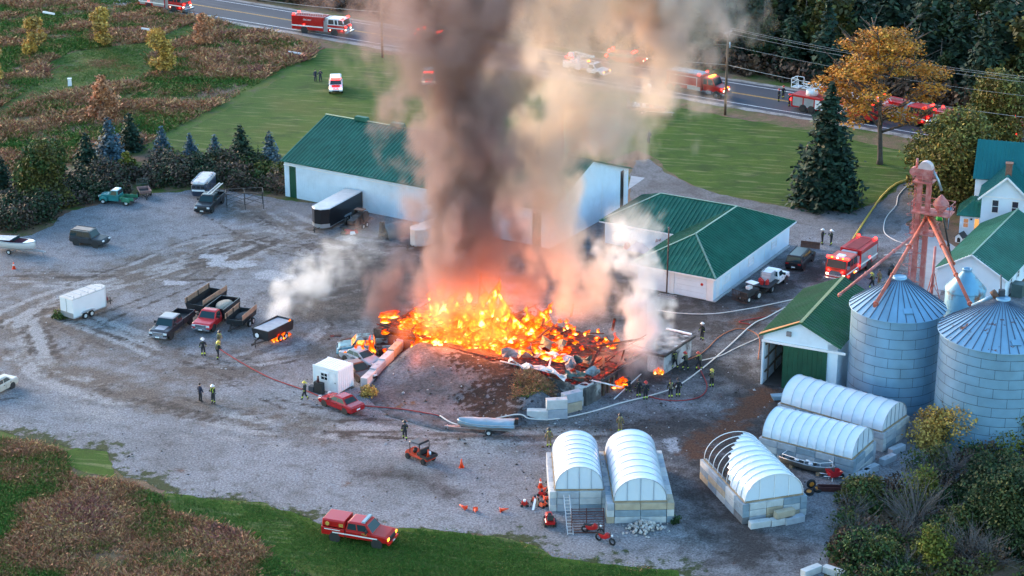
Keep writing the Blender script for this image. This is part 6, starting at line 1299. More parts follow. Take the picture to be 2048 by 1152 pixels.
for i in range(n+1):
    t_ = i/n; x = -2.55+5.0*t_; w_ = .84*(1-max(0, t_-.55)**2*3.6)
    for j in range(7): u = j/6*2-1; V.append((x, w_*u, 1.06+.22*(1-u*u)*(.8+.25*sin(i*1.9))+.06*noise.noise((i*.8, j*.7, 1))+(.1 if t_ > .7 else 0)-(.22 if abs(u) == 1 else 0)))
b.add(V, [(i*7+j, (i+1)*7+j, (i+1)*7+j+1, i*7+j+1) for i in range(n) for j in range(6)], True); b.obj('boat_cover', mat('blue_grey_canvas', (.2, .29, .36), .75, var=.15), bt2)
B().box(-2.9, -2.6, -.18, .18, .9, 1.45).obj('outboard_motor', M_BLK, bt2)
bt3 = boat('open aluminium rowboat with white railing beside the greenhouse', (1655, 952), (1578, 930), 5.0, 1.7, .6, mat('dull_aluminium_hull', (.2, .19, .17), .5, metal=.3), mat('dark_boat_floor', (.05, .055, .07), .7), z=.3, trailer_=False)
for x in (-1.6, -.6, .5): B().box(x-.18, x+.18, -.7, .7, .68, .74).obj('thwart', M_CHAS, bt3)
for x, y in ((-.2, .3), (.3, -.2), (-1.1, -.1)): b = B(); b.ball((x, y, .78), .22, 1, (1.2, .9, .6), .08); b.obj('white_bundle', M_TRIM, bt3)
k = B(); pl_ = [(-2.2, -.72, 1.25), (0, -.85, 1.25), (1.4, -.6, 1.3), (2.3, -.05, 1.45), (1.4, .6, 1.3), (0, .85, 1.25), (-2.2, .72, 1.25), (-2.2, -.72, 1.25)]; k.tube(pl_, .035, 5)
for p_ in pl_[:-1]: k.bar(p_, (p_[0], p_[1]*.98, .9), .035)
k.obj('hand_rail', M_TRIM, bt3)
for x in (-1.4, 1.2): B().box(x-.15, x+.15, -.6, .6, .03, .36).obj('cradle', M_WOOD, bt3)
bt4 = boat('burgundy bass boat on the lawn below the road, partly veiled by smoke', (1330, 230), (1258, 222), 5.6, 2.1, .6, paint('burgundy_paint', (.14, .015, .03)), mat('boat_interior', (.1, .06, .07), .7), z=.45)
for x, y in ((-1.9, .3), (-1.2, -.3), (-.6, .3), (.6, 0)): B().box(x-.22, x+.22, y-.25, y+.25, .75, 1.25, tx=.05).obj('seat', M_TRIM if x < 0 else RED, bt4)
B().box(-3.0, -2.65, -.22, .22, .9, 1.8).obj('outboard_motor', M_BLK, bt4)
# covered boat and pallet box by the barn, half in the smoke
tarp = thing('tarped_boat', 'boat shrouded in a dark blue-grey tarp beside the barn wall', 'tarped boat', P(795, 468), R(55))
b = B(); n = 9; V = [(-2.6+5.2*i/n, (1.1-.5*abs(i/n-.4))*(j/6*2-1), max(.05, (1.75-.9*(i/n)**2)*(1-abs(j/6*2-1)**2.2)+.12*noise.noise((i*.9, j*.8, 4)))) for i in range(n+1) for j in range(7)]
b.add(V, [(i*7+j, (i+1)*7+j, (i+1)*7+j+1, i*7+j+1) for i in range(n) for j in range(6)], True); b.obj('tarp', mat('slate_tarp', (.08, .11, .13), .7), tarp)
B().box(-3.1, -2.5, -.25, .25, 1.0, 2.3, tx=.1, ty=.05).obj('outboard_motor', M_BLK, tarp)
cargo('white trailer veiled by smoke just behind the fire', (820, 500), (905, 470), 4.6, 2.1, 1.9, mat('scorched_white', (.5, .46, .44), .6), mat('scorched_white', ()))
# car hauler with old tractor
ch_ = trailer('car hauler with a dark old tractor on it beside the black enclosed trailer', (688, 470), (738, 440), 4.6, 2.0, .16, DKST, zf=.5, axles=2, wr=.34)
B().prism([(-1.2, .9), (-1.1, 1.5), (.2, 1.5), (.4, 1.3), (1.5, 1.25), (1.5, .85)], -.4, .4, inset=.06).obj('old_tractor_hood', mat('rusty_dark_tractor', (.06, .045, .04), .8, var=.4, scale=3), ch_); B().box(-1.3, -.5, -.6, .6, 1.9, 2.0).obj('old_tractor_roof', mat('rusty_brown', ()), ch_)
for x, r_ in ((-.9, .62), (1.1, .4)):
    for s in (1, -1): B().cyl((x, s*.62, .6+r_), (x, s*.86, .6+r_), r_, n=16).obj('old_tractor_tyre', M_RUB, ch_)
jb = thing('mower_wreck', 'pile of red and white mower parts in front of the car hauler', 'mower', P(697, 468), .4)
for x, y, s_, m_ in ((0, 0, .45, 'red_plastic'), (.7, -.2, .35, 'red_plastic'), (.35, -.5, .3, 'white_trim'), (-.6, .1, .3, 'rusty_brown')): B().box(-s_, s_, -s_*.7, s_*.7, .1, .1+s_, tx=.08, ty=.06).obj('mower_deck', MATS[m_], jb, loc=(x, y, 0))
for x, y in ((-.3, .4), (.9, .2)): B().cyl((x, y, .22), (x, y+.16, .22), .22, n=12).obj('wheel', M_RUB, jb)
# vehicles by the garage
car('black wagon with glossy roof beside the garage wall', (1618, 512), (1582, 548), BLK, 'suv', L=5.2, W=1.98, roofm=paint('brown_reflection_tint', (.022, .016, .014)), name='parked_wagon')  # brown reflection put into the roof paint
wt = pickup('white flatbed pickup carrying a water tank by the garage', (1563, 556), (1518, 590), WHT, L=5.7, crew=False, bed='flat'); c0 = wt['c0']
B().box(-3.0, c0-.05, -1.05, 1.05, .86, .98).obj('flatbed', M_BLK, wt); k = B()
for i in range(6):
    for s in (1, -1): k.bar((c0-1.35+i*.24, s*.58, 1.0), (c0-1.35+i*.24, s*.58, 2.05), .03)
for z in (1.05, 1.4, 1.75, 2.05):
    for s in (1, -1): k.bar((c0-1.35, s*.58, z), (c0-.15, s*.58, z), .03)
    k.bar((c0-1.36, -.58, z), (c0-1.36, .58, z), .03)
k.obj('tank_cage', M_SILV, wt); B().box(c0-1.32, c0-.18, -.54, .54, 1.0, 2.0, tx=.05, ty=.05).obj('water_tank', mat('milky_plastic', (.55, .6, .66), .4), wt)
for i, (x, y) in enumerate(((-2.1, -.5), (-1.9, .4), (-2.3, 0))): tag(B().box(-.2, .2, -.14, .14, 0, .5, tx=.03).cyl((.1, 0, .5), (.1, 0, .6), .05).obj('fuel_can', MATS['red_plastic'], None), ('red can nearest the flatbed edge below the white water tank', 'red can against the white water tank', 'red can in the middle of the white truck flatbed')[i], 'fuel can').matrix_basis = Matrix.Translation(wt.location)@Matrix.Rotation(wt.rotation_euler.z, 4, 'Z')@Matrix.Translation((x, y, .98))
loc, rz = place(1478, 606, 1515, 592); sk = thing('compact_tractor', 'small tractor with barred front grate beside the white flatbed', 'tractor', loc, rz)
B().prism([(-1.2, .5), (-1.2, 1.1), (-.2, 1.15), (.9, 1.0), (1.0, .5)], -.5, .5, inset=.06).obj('body', M_CHAS, sk); B().box(-1.0, -.1, -.55, .55, 1.75, 1.83).obj('canopy', M_TRIM, sk)
for x in (-.95, -.15):
    for s in (1, -1): B().bar((x, s*.45, 1.0), (x, s*.45, 1.78), .05).obj('canopy_post', M_BLK, sk)
B().box(-.5, .1, -.35, .1, 1.0, 1.45).obj('seat', WHT, sk); wheels(sk, (-.8,), .68, .46, .28, M_WRIM); wheels(sk, (.7,), .6, .32, .22, M_WRIM)
k = B()
for i in range(11): k.bar((1.5, -1.0+i*.2, .15), (1.45, -1.0+i*.2, 1.3), .05)
for z in (.2, .75, 1.3): k.bar((1.5, -1.05, z), (1.5, 1.05, z), .07)
k.bar((1.0, -.4, .6), (1.5, -.4, .5), .1); k.bar((1.0, .4, .6), (1.5, .4, .5), .1); k.obj('front_grate', mat('rusty_black_bars', (.05, .03, .025), .8), sk)
pb = thing('plow_blade', 'rusty brown steel blade lying behind the black wagon', 'plow blade', P(1620, 497), R(-20)); b = B(); b.add([(-1.1, 0, .05), (1.1, 0, .05), (1.1, .12, .45), (-1.1, .12, .45), (-1.1, .1, .8), (1.1, .1, .8)], [(0, 1, 2, 3), (3, 2, 5, 4)]); b.add([(-1.1, .05, .05), (1.1, .05, .05), (1.1, .17, .45), (-1.1, .17, .45), (-1.1, .15, .8), (1.1, .15, .8)], [(3, 2, 1, 0), (4, 5, 2, 3)]); b.obj('blade', mat('rusty_brown', ()), pb); B().box(-.3, .3, .2, .8, .1, .3).obj('blade_mount', M_CHAS, pb)
bl_ = thing('tarp_pile', 'bright blue tarp over machinery at the garage wall', 'tarp', P(1280, 502), R(-30)); b = B(); V = [(-1.3+2.6*i/7, -.8+1.6*j/5, max(.04, 1.05*sin(pi*min(1, (i+.6)/7.6))*sin(pi*(j+.2)/5.4)+.25*noise.noise((i*.8, j, 3)))) for i in range(8) for j in range(6)]
b.add(V, [(i*6+j, (i+1)*6+j, (i+1)*6+j+1, i*6+j+1) for i in range(7) for j in range(5)], True); b.obj('tarp', mat('blue_tarp', (.012, .06, .3), .5, var=.2), bl_); B().box(-1.9, -1.3, -.4, .3, .05, .7, tx=.1, ty=.1).obj('red_machine', MATS['red_plastic'], bl_); B().cyl((-1.5, .5, .35), (-1.5, .75, .35), .32, n=12).obj('white_drum', M_TRIM, bl_)
ladder('ladder leaning on the wall behind the blue tarp', P(1312, 494, .1), P(1317, 478, 1.9), .45, mat('red_ladder', (.4, .16, .14), .6))
# utility cart
loc, rz = place(824, 912, 858, 926); uc = thing('utility_cart', 'red and black four-wheel cart with roof, carrying an orange cone', 'utility cart', loc, rz)
B().prism([(-1.35, .35), (-1.35, .6), (.1, .55), (.4, .6), (1.2, .75), (1.35, .55), (1.3, .3)], -.6, .6, inset=.06).obj('body', paint('orange_red_paint', (.5, .05, .02)), uc); B().prism([(-.55, 1.72), (.75, 1.66), (.8, 1.72), (.6, 1.8), (-.4, 1.84), (-.6, 1.78)], -.68, .68, inset=.08).obj('roof', BLK, uc)
for x in (-.5, .72):
    for s in (1, -1): B().bar((x, s*.56, .55), (x-.03, s*.58, 1.7), .05).obj('roof_post', M_BLK, uc)
B().box(-.45, -.05, -.5, .5, .6, .85).obj('seat', M_BLK, uc); B().box(-.55, -.42, -.5, .5, .8, 1.25).obj('backrest', M_BLK, uc); k = B()
for s in (1, -1): k.box(-1.5, -.6, s*.62-.03, s*.62+.03, .6, .85)
k.box(-1.5, -1.44, -.6, .6, .6, .85); k.box(-1.5, -.6, -.6, .6, .57, .62); k.obj('cargo_tray', M_BLK, uc); wheels(uc, (.95, -.95), .6, .28, .22, M_BRIM); B().cyl((.45, .25, .7), (.3, .25, 1.05), .17, n=12).obj('steering_wheel', M_BLK, uc)
ucM = Matrix.Translation(loc)@Matrix.Rotation(rz, 4, 'Z')
tag(B().cyl((0, 0, 0), (0, 0, .3), .14, .13, n=12).obj('bucket', M_TRIM, None), 'white bucket standing in the tray of the red cart', 'bucket').location = ucM@Vector((-.85, -.3, .62))
# lawn ambulances / command cars
def rescue(label, f, r, L=5.4, W=2.0, m=None, lights=True):
    o = car(label, f, r, m or WHT, 'suv', L=L, W=W, name='rescue_vehicle', cat='rescue vehicle', head=E_WHT); h = L/2
    B().box(h-1.95, h-1.55, -.75, .75, 1.88, 2.02).obj('light_bar', E_RED, o)
    for s in (1, -1): B().box(-h+.1, h-.4, s*(W/2+.012)-.006, s*(W/2+.012)+.006, .7, .95).obj('side_stripe', RED, o); B().box(h, h+.05, s*.25-.1, s*.25+.1, .9, 1.0).obj('grille_flasher', E_RED, o)
    B().slab([(h-1.3, -.6, 1.115), (h-.3, -.55, 1.07), (h-.3, .55, 1.07), (h-1.3, .6, 1.115)], off=.01).obj('hood_panel', RED, o)
    return o
rescue('white and red rescue wagon facing the camera on the open lawn', (672, 192), (672, 168)); rescue('white rescue wagon with red lights dimmed by smoke on the lawn', (857, 178), (860, 155))
# ---------------- fire engines, tanker, ladder truck, bucket truck ----------------
def flash(o, x, y, z, m=None, s=.14, n='warning_light'): return B().box(x-s, x+s, y-s, y+s, z-s*.7, z+s*.7, tx=s*.25, ty=s*.25).obj(n, m or E_RED, o)
def engine(label, f, r, cabm=None, L=9.6, W=2.5, bodyH=2.9, word=None, ladder_side=True, roofm=None, name='fire_engine', cream=False):
    loc, rz = place(*f, *r); o = thing(name, label, 'fire engine', loc, rz); h = L/2; cm = cabm or RED; c0 = h-3.1
    B().prism([(c0, .55), (c0, 1.75), (h-.05, 1.75), (h, 1.5), (h, .55)], -W/2, W/2, inset=.06).obj('cab_lower', RED, o)
    cabin(o, c0+.01, h-.04, 1.75, c0+.05, h-.3, 2.75, W-.04, W-.2, cm, sides=((.05, .38), (.44, .6), (.66, .94)), roofm=roofm or cm, rear=False, name='cab_upper')
    B().box(h-.02, h+.6, -W/2+.05, W/2-.05, .5, .82).obj('front_bumper', M_CHR, o); B().box(h, h+.03, -.7, .7, .9, 1.5).obj('grille', M_CHR, o)
    x1 = c0-.75; b = B().prism([(-h, .6), (-h, bodyH), (x1, bodyH), (x1, .6)], -W/2, W/2, inset=.05); b.obj('body', RED, o)
    B().box(x1, c0, -W/2+.15, W/2-.15, .6, 2.3).obj('pump_panel', M_SILV, o); B().box(x1+.1, c0-.1, -W/2+.4, W/2-.4, 2.3, 2.75).obj('deck_gun', M_SILV, o)
    for s in (1, -1):
        for i, (a, e) in enumerate(((-h+.25, -h+1.5), (-h+1.55, -h+3.1), (-h+3.15, x1-.1))):
            B().box(a, e, s*W/2-(.02 if s > 0 else .012), s*W/2+(.012 if s > 0 else .02), 1.35 if i == 1 else .75, bodyH-.45).obj('roller_door', RED if cabm else M_SILV, o)
        B().box(-h+.05, x1-.02, s*(W/2+.02)-.008, s*(W/2+.02)+.008, 1.15, 1.35).obj('side_stripe', M_STRIPE, o); B().box(c0+.05, h-.1, s*(W/2+.01)-.008, s*(W/2+.01)+.008, 1.2, 1.36).obj('side_stripe', M_STRIPE, o)
        flash(o, -h+2.3, s*W/2, 1.5, s=.1); flash(o, h-2.6, s*W/2, .95, s=.08, m=E_WHT); flash(o, h-.5, s*W/2, 1.0, s=.08); flash(o, h+.03, s*.8, 1.55, s=.12, n='front_flasher')
        B().box(h-.6, h-.25, s*1.0-.3, s*1.0+.3, 2.83, 3.0, tx=.05, ty=.05).obj('light_bar', E_RED, o); flash(o, -h+.3, s*(W/2-.25), bodyH+.12, s=.15)
        B().box(h, h+.05, s*.95-.15, s*.95+.15, .98, 1.2).obj('headlight', E_WHT, o)
    B().box(-h+.4, x1-.2, -.75, .75, bodyH-.01, bodyH+.04).obj('hose_bed', mat('red_hose_cover', (.2, .02, .025), .8), o)
    if ladder_side:
        k = B()
        for z in (bodyH-.02, bodyH+.42): k.bar((-h+.3, -W/2+.25, z), (x1, -W/2+.25, z), .06)
        for i in range(13): x = -h+.5+i*(x1+h-.7)/12; k.bar((x, -W/2+.25, bodyH), (x, -W/2+.25, bodyH+.42), .04)
        k.obj('side_ladder', M_SILV, o)
    wheels(o, (h-1.85, -h+2.3), W/2-.17, .54, .34); arches(o, (h-1.85, -h+2.3), W/2+.005, .54); mirrors(o, h-.1, W/2, 2.1, M_CHR, 1.6)
    if word: text(o, word, .36, (-h+2.9, -W/2-.04, bodyH-.62), (pi/2, 0, 0), M_STRIPE)
    return o
engine('red fire engine with white cab top driving along the road', (697, 71), (590, 61), WHT, word='FIRE DIST')
engine('red fire engine cut off by the top edge of the picture on the road', (380, 26), (282, 12), None)
e3 = engine('red fire engine parked on the driveway with many lights flashing, behind the green-roofed shed', (1662, 574), (1740, 518), None, roofm=paint('orange_lit_roof', (.5, .06, .03)), L=8.6, ladder_side=False)  # orange light on the cab roof put into its paint
for i in range(7): flash(e3, 4.02, -.95+i*.32, 2.95, s=.09, m=(E_RED, E_AMB, E_RED, E_WHT)[i % 4], n='front_flasher')
B().box(2.6, 3.4, -.45, .45, 2.83, 3.0, tx=.08, ty=.08).obj('roof_unit', M_TRIM, e3)
for s in (1, -1): flash(e3, 1.0, s*1.25, 1.4, s=.12); flash(e3, 2.2, s*1.27, 1.0, s=.1, m=E_AMB)
engine('red fire engine cut off by the picture edge behind the farmhouse', (2105, 300), (2030, 282), None, L=8.5, ladder_side=False)
# tanker
loc, rz = place(1452, 196, 1338, 176); tk_ = thing('fire_tanker', 'red fire tanker truck with three axles beside the utility pole', 'fire tanker', loc, rz)
L, W = 9.8, 2.5; h = L/2
B().prism([(-h+.3, 1.2), (-h+.3, 3.0), (1.3, 3.0), (1.3, 1.2)], -W/2, W/2, inset=.08).obj('tank_body', RED, tk_); B().prism([(-h, .75), (-h, 1.2), (1.3, 1.2), (1.3, .75)], -W/2+.05, W/2-.05).obj('lower_body', RED, tk_)
B().box(-h+.6, 1.2, -1.0, 1.0, 3.0, 3.12).obj('dump_tank_rack', mat('grey_blue_tarp', (.22, .28, .33), .6), tk_); k = B()
for s in (1, -1):
    for a, e in (((-h+.9, 1.35), (-h+.9, 2.6)), ((-h+.9, 2.6), (.6, 2.6)), ((.6, 2.6), (.6, 1.35)), ((-h+.9, 1.35), (.6, 1.35))): k.bar((a[0], s*(W/2+.01), a[1]), (e[0], s*(W/2+.01), e[1]), .06)
k.obj('side_frame', M_STRIPE, tk_)
for s in (1, -1): B().box(-1.0, 1.2, s*(W/2)-.02, s*(W/2)+.03, .75, 1.28).obj('side_locker', M_SILV, tk_); B().box(2.2, 3.0, s*1.1-.15, s*1.1+.15, .5, 1.0).obj('fuel_tank', M_CHR, tk_); flash(tk_, h-.3, s*.95, 1.4, s=.14); flash(tk_, .9, s*1.15, 3.15, s=.14); flash(tk_, h-.1, s*.4, 1.5, s=.1, m=E_AMB); B().box(h-.08, h-.02, s*.75-.18, s*.75+.18, 1.05, 1.25).obj('headlight', E_WHT, tk_)
B().prism([(1.45, .8), (1.45, 1.8), (3.4, 1.8), (4.7, 1.55), (h-.05, 1.3), (h-.05, .8)], -W/2+.25, W/2-.25, inset=.12).obj('hood', RED, tk_); cabin(tk_, 1.45, 3.55, 1.7, 1.5, 3.1, 2.75, W-.1, W-.35, RED, sides=((.08, .4), (.5, .92)), rear=False)
B().box(2.2, 2.6, -.8, .8, 2.84, 3.0).obj('light_bar', E_AMB, tk_); B().box(h-.1, h+.2, -1.15, 1.15, .55, .85).obj('front_bumper', M_CHR, tk_); B().box(-h-.5, -h, -1.1, 1.1, .7, .85).obj('rear_step', M_SILV, tk_)
wheels(tk_, (h-1.0, -2.6, -3.9), W/2-.17, .52, .34, M_CHR); arches(tk_, (h-1.0, -2.6, -3.9), W/2-.05, .52); mirrors(tk_, 3.2, W/2-.1, 2.1, M_CHR, 1.6)
# ladder truck behind the spruce
loc, rz = place(1760, 248, 1585, 216); lt_ = thing('ladder_truck', 'red and white ladder truck with its long white ladder lowered, behind the spruce', 'ladder truck', loc, rz)
L = 13.0; h = L/2
B().prism([(-h, .6), (-h, 2.4), (h-3.3, 2.4), (h-3.3, .6)], -1.25, 1.25, inset=.05).obj('body', RED, lt_); B().prism([(h-3.1, .6), (h-3.1, 1.8), (h, 1.8), (h, .6)], -1.25, 1.25, inset=.06).obj('cab_lower', RED, lt_); cabin(lt_, h-3.1, h, 1.8, h-3.05, h-.3, 2.8, 2.46, 2.3, RED, rear=False)
for s in (1, -1):
    for i in range(5): B().box(-h+.3+i*1.75, -h+1.85+i*1.75, s*1.25-.015, s*1.25+.015, .8, 2.1).obj('roller_door', M_SILV if i < 2 else WHT, lt_)
    flash(lt_, -h, s*.95, 1.6, s=.22, n='rear_flasher'); flash(lt_, h-.4, s*1.0, 3.0, s=.2); flash(lt_, 1.5, s*1.25, 1.6)
B().cyl((-h+2.6, 0, 2.4), (-h+2.6, 0, 3.1), .85, n=18).obj('turntable', M_TRIM, lt_); k = B()
for s in (1, -1):
    k.bar((-h+1.2, s*.5, 3.3), (h+1.2, s*.42, 3.1), .12); k.bar((-h+1.2, s*.5, 4.0), (h+1.0, s*.42, 3.75), .1)
    for i in range(15): x = -h+1.4+i*.88; k.bar((x, s*.49, 3.3), (x+.44, s*.49, 3.95), .06); k.bar((x+.44, s*.49, 3.95), (x+.88, s*.49, 3.3), .06)
for i in range(30): k.bar((-h+1.4+i*.44, -.46, 3.3), (-h+1.4+i*.44, .46, 3.3), .05)
k.obj('aerial_ladder', WHT, lt_)
for s in (1, -1): B().bar((-h+2.6, s*.62, 2.6), (-h+4.2, s*.55, 3.5), .2).obj('lift_cylinder', WHT, lt_); B().slab([(-h+4.4, s*.58-.0, 3.45), (-h+6.4, s*.58, 3.42), (-h+6.4, s*.58, 3.9), (-h+4.4, s*.58, 3.93)], off=.02 if s < 0 else -.02, th=.03).obj('name_board', RED, lt_)
k = B()
for x, y in ((-h-.3, -.8), (-h+.8, -.8), (-h+.8, .8), (-h-.3, .8)): k.bar((x, y, 3.2), (x, y, 4.5), .08)
for z in (3.25, 3.9, 4.5): k.bar((-h-.3, -.8, z), (-h+.8, -.8, z), .07); k.bar((-h+.8, .8, z), (-h-.3, .8, z), .07); k.bar((-h-.3, -.8, z), (-h-.3, .8, z), .07)
k.obj('platform_cage', WHT, lt_); B().box(-h-.3, -h+.8, -.8, .8, 3.15, 3.25).obj('platform_floor', M_SILV, lt_)
wheels(lt_, (h-2.0, -3.2, -4.5), 1.1, .54, .34); arches(lt_, (h-2.0, -3.2, -4.5), 1.255, .54)
# bucket truck in the smoke
bk = pickup('white utility bucket truck on the road, seen through the smoke', (1226, 156), (1122, 138), WHT, L=7.2, W=2.2, crew=False, bed='box', name='bucket_truck', cat='utility truck', head=E_AMB); c0 = bk['c0']
for s in (1, -1):
    for a, e in ((-3.6, -2.5), (-2.45, -1.5), (-1.45, -.6)): B().box(a, min(e, c0-.1), s*.95-.16, s*.95+.16, .7 if a != -2.45 else 1.05, 1.7).obj('side_locker', WHT, bk)
B().box(-3.6, c0-.1, -.8, .8, .7, 1.0).obj('bed_floor', M_SILV, bk); B().cyl((-1.6, 0, 1.0), (-1.6, 0, 2.3), .3, n=12).obj('boom_turret', WHT, bk); B().bar((-1.8, 0, 2.4), (1.2, .1, 2.75), .28, .32).obj('lower_boom', WHT, bk); B().bar((1.2, -.3, 2.8), (-2.0, -.3, 3.15), .22, .26).obj('upper_boom', WHT, bk)
B().box(-3.2, -2.4, -.45, .35, 2.0, 2.9, tx=.05, ty=.05).obj('bucket', M_TRIM, bk); flash(bk, .3, 0, 2.0, E_AMB, .2); flash(bk, -3.55, .9, 1.85, E_AMB, .13); B().box(-3.3, -2.2, -.9, -.6, 2.2, 2.35).obj('light_bar', E_RED, bk)
# vehicles half lost in smoke or hidden by the trees: only their shapes and lights show
for (f, r, lb) in (((1282, 130), (1225, 124), 'dark red sports wagon with bright red lights, veiled by smoke on the far lane'), ((905, 92), (830, 78), 'fire department wagon in the smoke on the road, marked by red lights')):
    v = rescue(lb, f, r, m=RED, L=6.0, W=2.2)
    for s in (1, -1): flash(v, -3.0, s*.9, 1.2, s=.2, n='rear_flasher'); flash(v, -2.6, s*.8, 2.0, s=.18)
    B().box(-3.06, -3.0, -.6, .6, .75, 1.0).obj('rear_flasher', E_RED, v)
engine('red fire engine glimpsed through the branches of the honey locust', (1838, 250), (1775, 236), None, L=8.6, ladder_side=False); engine('red fire engine glimpsed through the yellow-green tree', (1960, 278), (1890, 262), None, L=8.6, ladder_side=False)
# ---------------- people ----------------
F_JKT = mat('dark_turnout_cloth', (.018, .019, .024), .9, var=.3, scale=6); F_TAN = mat('tan_turnout_cloth', (.22, .16, .09), .9, var=.3, scale=6); F_REF = mat('reflective_yellow_band', (.55, .7, .06), .6, var=.1); F_BOOT = mat('black_boot', (.012, .012, .012), .7); F_SKIN = mat('skin', (.45, .27, .2), .6)
F_NAVY = mat('navy_cloth', (.02, .025, .05), .9); F_BLUE = mat('denim_cloth', (.06, .1, .17), .9); F_GLOVE = mat('dark_glove', (.03, .025, .02), .9); H_WHITE = mat('white_helmet', (.7, .7, .68), .35); H_YEL = mat('yellow_helmet', (.55, .42, .05), .4); H_BLACK = mat('black_helmet', (.02, .02, .02), .4); H_RED = mat('red_helmet', (.45, .03, .02), .4); M_HAIR = mat('dark_hair', (.03, .02, .015), .9)
def pose_mesh(name, J, bands, bare=False):
    """one continuous skinned body over a joint skeleton; J gives the joints of this pose"""
    V, E, Rr = [], [], []
    def chain(pts, rs, root=None, sub=3):
        prev = root
        for i, (p, r) in enumerate(zip(pts, rs)):
            p = Vector(p)
            if prev is not None:
                a, ra = Vector(V[prev]), Rr[prev]
                for s in range(1, sub): V.append(a.lerp(p, s/sub)); Rr.append(ra+(r-ra)*s/sub); E.append((prev, len(V)-1)); prev = len(V)-1
            V.append(p); Rr.append(r)
            if prev is not None: E.append((prev, len(V)-1))
            prev = len(V)-1
        return prev
    pel = chain([J['pelvis']], [.165]); ch = chain([J['chest']], [.19], pel, 4); nk = chain([J['neck'], J['head0'], J['head1']], [.075, .092, .088], ch, 2)
    for s in ('l', 'r'):
        chain([J['sh'+s], J['el'+s], J['wr'+s]], [.085, .064, .05], ch, 3); chain([J['hip'+s], J['kn'+s], J['an'+s], J['to'+s]], [.115, .085, .07, .055], pel, 3)
    me = bpy.data.meshes.new('tmp'); me.from_pydata([tuple(v) for v in V], E, []); o = bpy.data.objects.new('tmp', me); C.objects.link(o)
    o.modifiers.new('s', 'SKIN'); o.modifiers.new('u', 'SUBSURF').levels = 1
    for sv, r in zip(me.skin_vertices[0].data, Rr): sv.radius = (r, r*.82) if r > .15 else (r, r)
    me.skin_vertices[0].data[0].use_root = True
    dg = bpy.context.evaluated_depsgraph_get(); out = bpy.data.meshes.new_from_object(o.evaluated_get(dg)); bpy.data.objects.remove(o); bpy.data.meshes.remove(me)
    out.name = name; H0 = Vector(J['head0']); mi = []
    for p in out.polygons:
        c = p.center; z = c.z; k = 0
        dl = min((c-Vector(J['wr'+s])).length for s in 'lr'); leg = min((c-Vector(J['kn'+s])).length for s in 'lr')
        an = min((c-Vector(J['an'+s])).length for s in 'lr'); pz = Vector(J['pelvis']).z
        arm = min(min((c-Vector(J['el'+s])).length, dl) for s in 'lr') < .2 and (c-Vector(J['pelvis'])).length > .2
        if c.z > J['neck'][2]+.03 and (c-H0).length < .3: k = 3 if c.y*0+ (c.x-H0.x) > -.02 or c.z < H0.z else 5
        elif an < .16 or z < .1: k = 4
        elif z < pz-.05 and not arm: k = 1
        mi.append(k)
        if bands and not bare:
            if arm and .09 < dl < .15: mi[-1] = 2
            elif k == 0 and not arm and (abs((c-Vector(J['pelvis'])).length-.03) < .045 or abs((c-Vector(J['chest'])).length-.1) < .035): mi[-1] = 2
            elif k == 1 and .18 < an < .25: mi[-1] = 2
    out.polygons.foreach_set('material_index', mi); out.polygons.foreach_set('use_smooth', [True]*len(mi))
    return out
def J0(**k):
    j = dict(pelvis=(0, 0, .95), chest=(0, 0, 1.3), neck=(.01, 0, 1.5), head0=(.03, 0, 1.6), head1=(.03, 0, 1.71), shl=(0, .2, 1.4), shr=(0, -.2, 1.4), ell=(.02, .3, 1.13), elr=(.02, -.3, 1.13), wrl=(.14, .28, .9), wrr=(.14, -.28, .9), hipl=(0, .1, .88), hipr=(0, -.1, .88), knl=(.03, .12, .5), knr=(.03, -.12, .5), anl=(-.02, .13, .09), anr=(-.02, -.13, .09), tol=(.17, .15, .04), tor=(.17, -.15, .04))
    j.update(k); return j
def lean(j, dx, dz):
    for k in ('chest', 'neck', 'head0', 'head1', 'shl', 'shr'): f = (j[k][2]-.95)/.75; j[k] = (j[k][0]+dx*f, j[k][1], j[k][2]-dz*f)
    return j
POSES = {'stand': J0(), 'walk': J0(knl=(.16, .1, .5), anl=(.22, .11, .1), tol=(.4, .11, .06), knr=(-.02, -.1, .48), anr=(-.3, -.11, .16), tor=(-.14, -.12, .05), ell=(-.12, .28, 1.14), wrl=(-.06, .27, .92), elr=(.14, -.28, 1.14), wrr=(.3, -.24, .98)),
    'hold': lean(J0(ell=(.18, .26, 1.14), wrl=(.42, .1, 1.08), elr=(.08, -.3, 1.1), wrr=(.34, -.12, .98), knl=(.2, .15, .5), anl=(.16, .17, .09), tol=(.34, .18, .04), anr=(-.26, -.16, .09), tor=(-.1, -.18, .04), knr=(-.06, -.14, .49)), .12, .03),
    'point': J0(elr=(.2, -.32, 1.3), wrr=(.46, -.3, 1.32), wrl=(.16, .12, 1.08), ell=(.0, .32, 1.14)),
    'crouch': lean(J0(pelvis=(-.1, 0, .62), hipl=(-.08, .11, .58), hipr=(-.08, -.11, .58), knl=(.3, .16, .52), anl=(.12, .16, .09), tol=(.3, .17, .04), knr=(.12, -.14, .16), anr=(-.24, -.14, .1), tor=(-.3, -.14, .04), chest=(.05, 0, .95), neck=(.12, 0, 1.14), head0=(.17, 0, 1.23), head1=(.19, 0, 1.33), shl=(.06, .2, 1.05), shr=(.06, -.2, 1.05), ell=(.26, .24, .86), wrl=(.48, .12, .84), elr=(.2, -.26, .8), wrr=(.42, -.12, .76)), 0, 0),
    'phone': J0(elr=(.12, -.3, 1.16), wrr=(.3, -.12, 1.3), ell=(.1, .28, 1.15), wrl=(.28, .1, 1.26))}
PM = {}
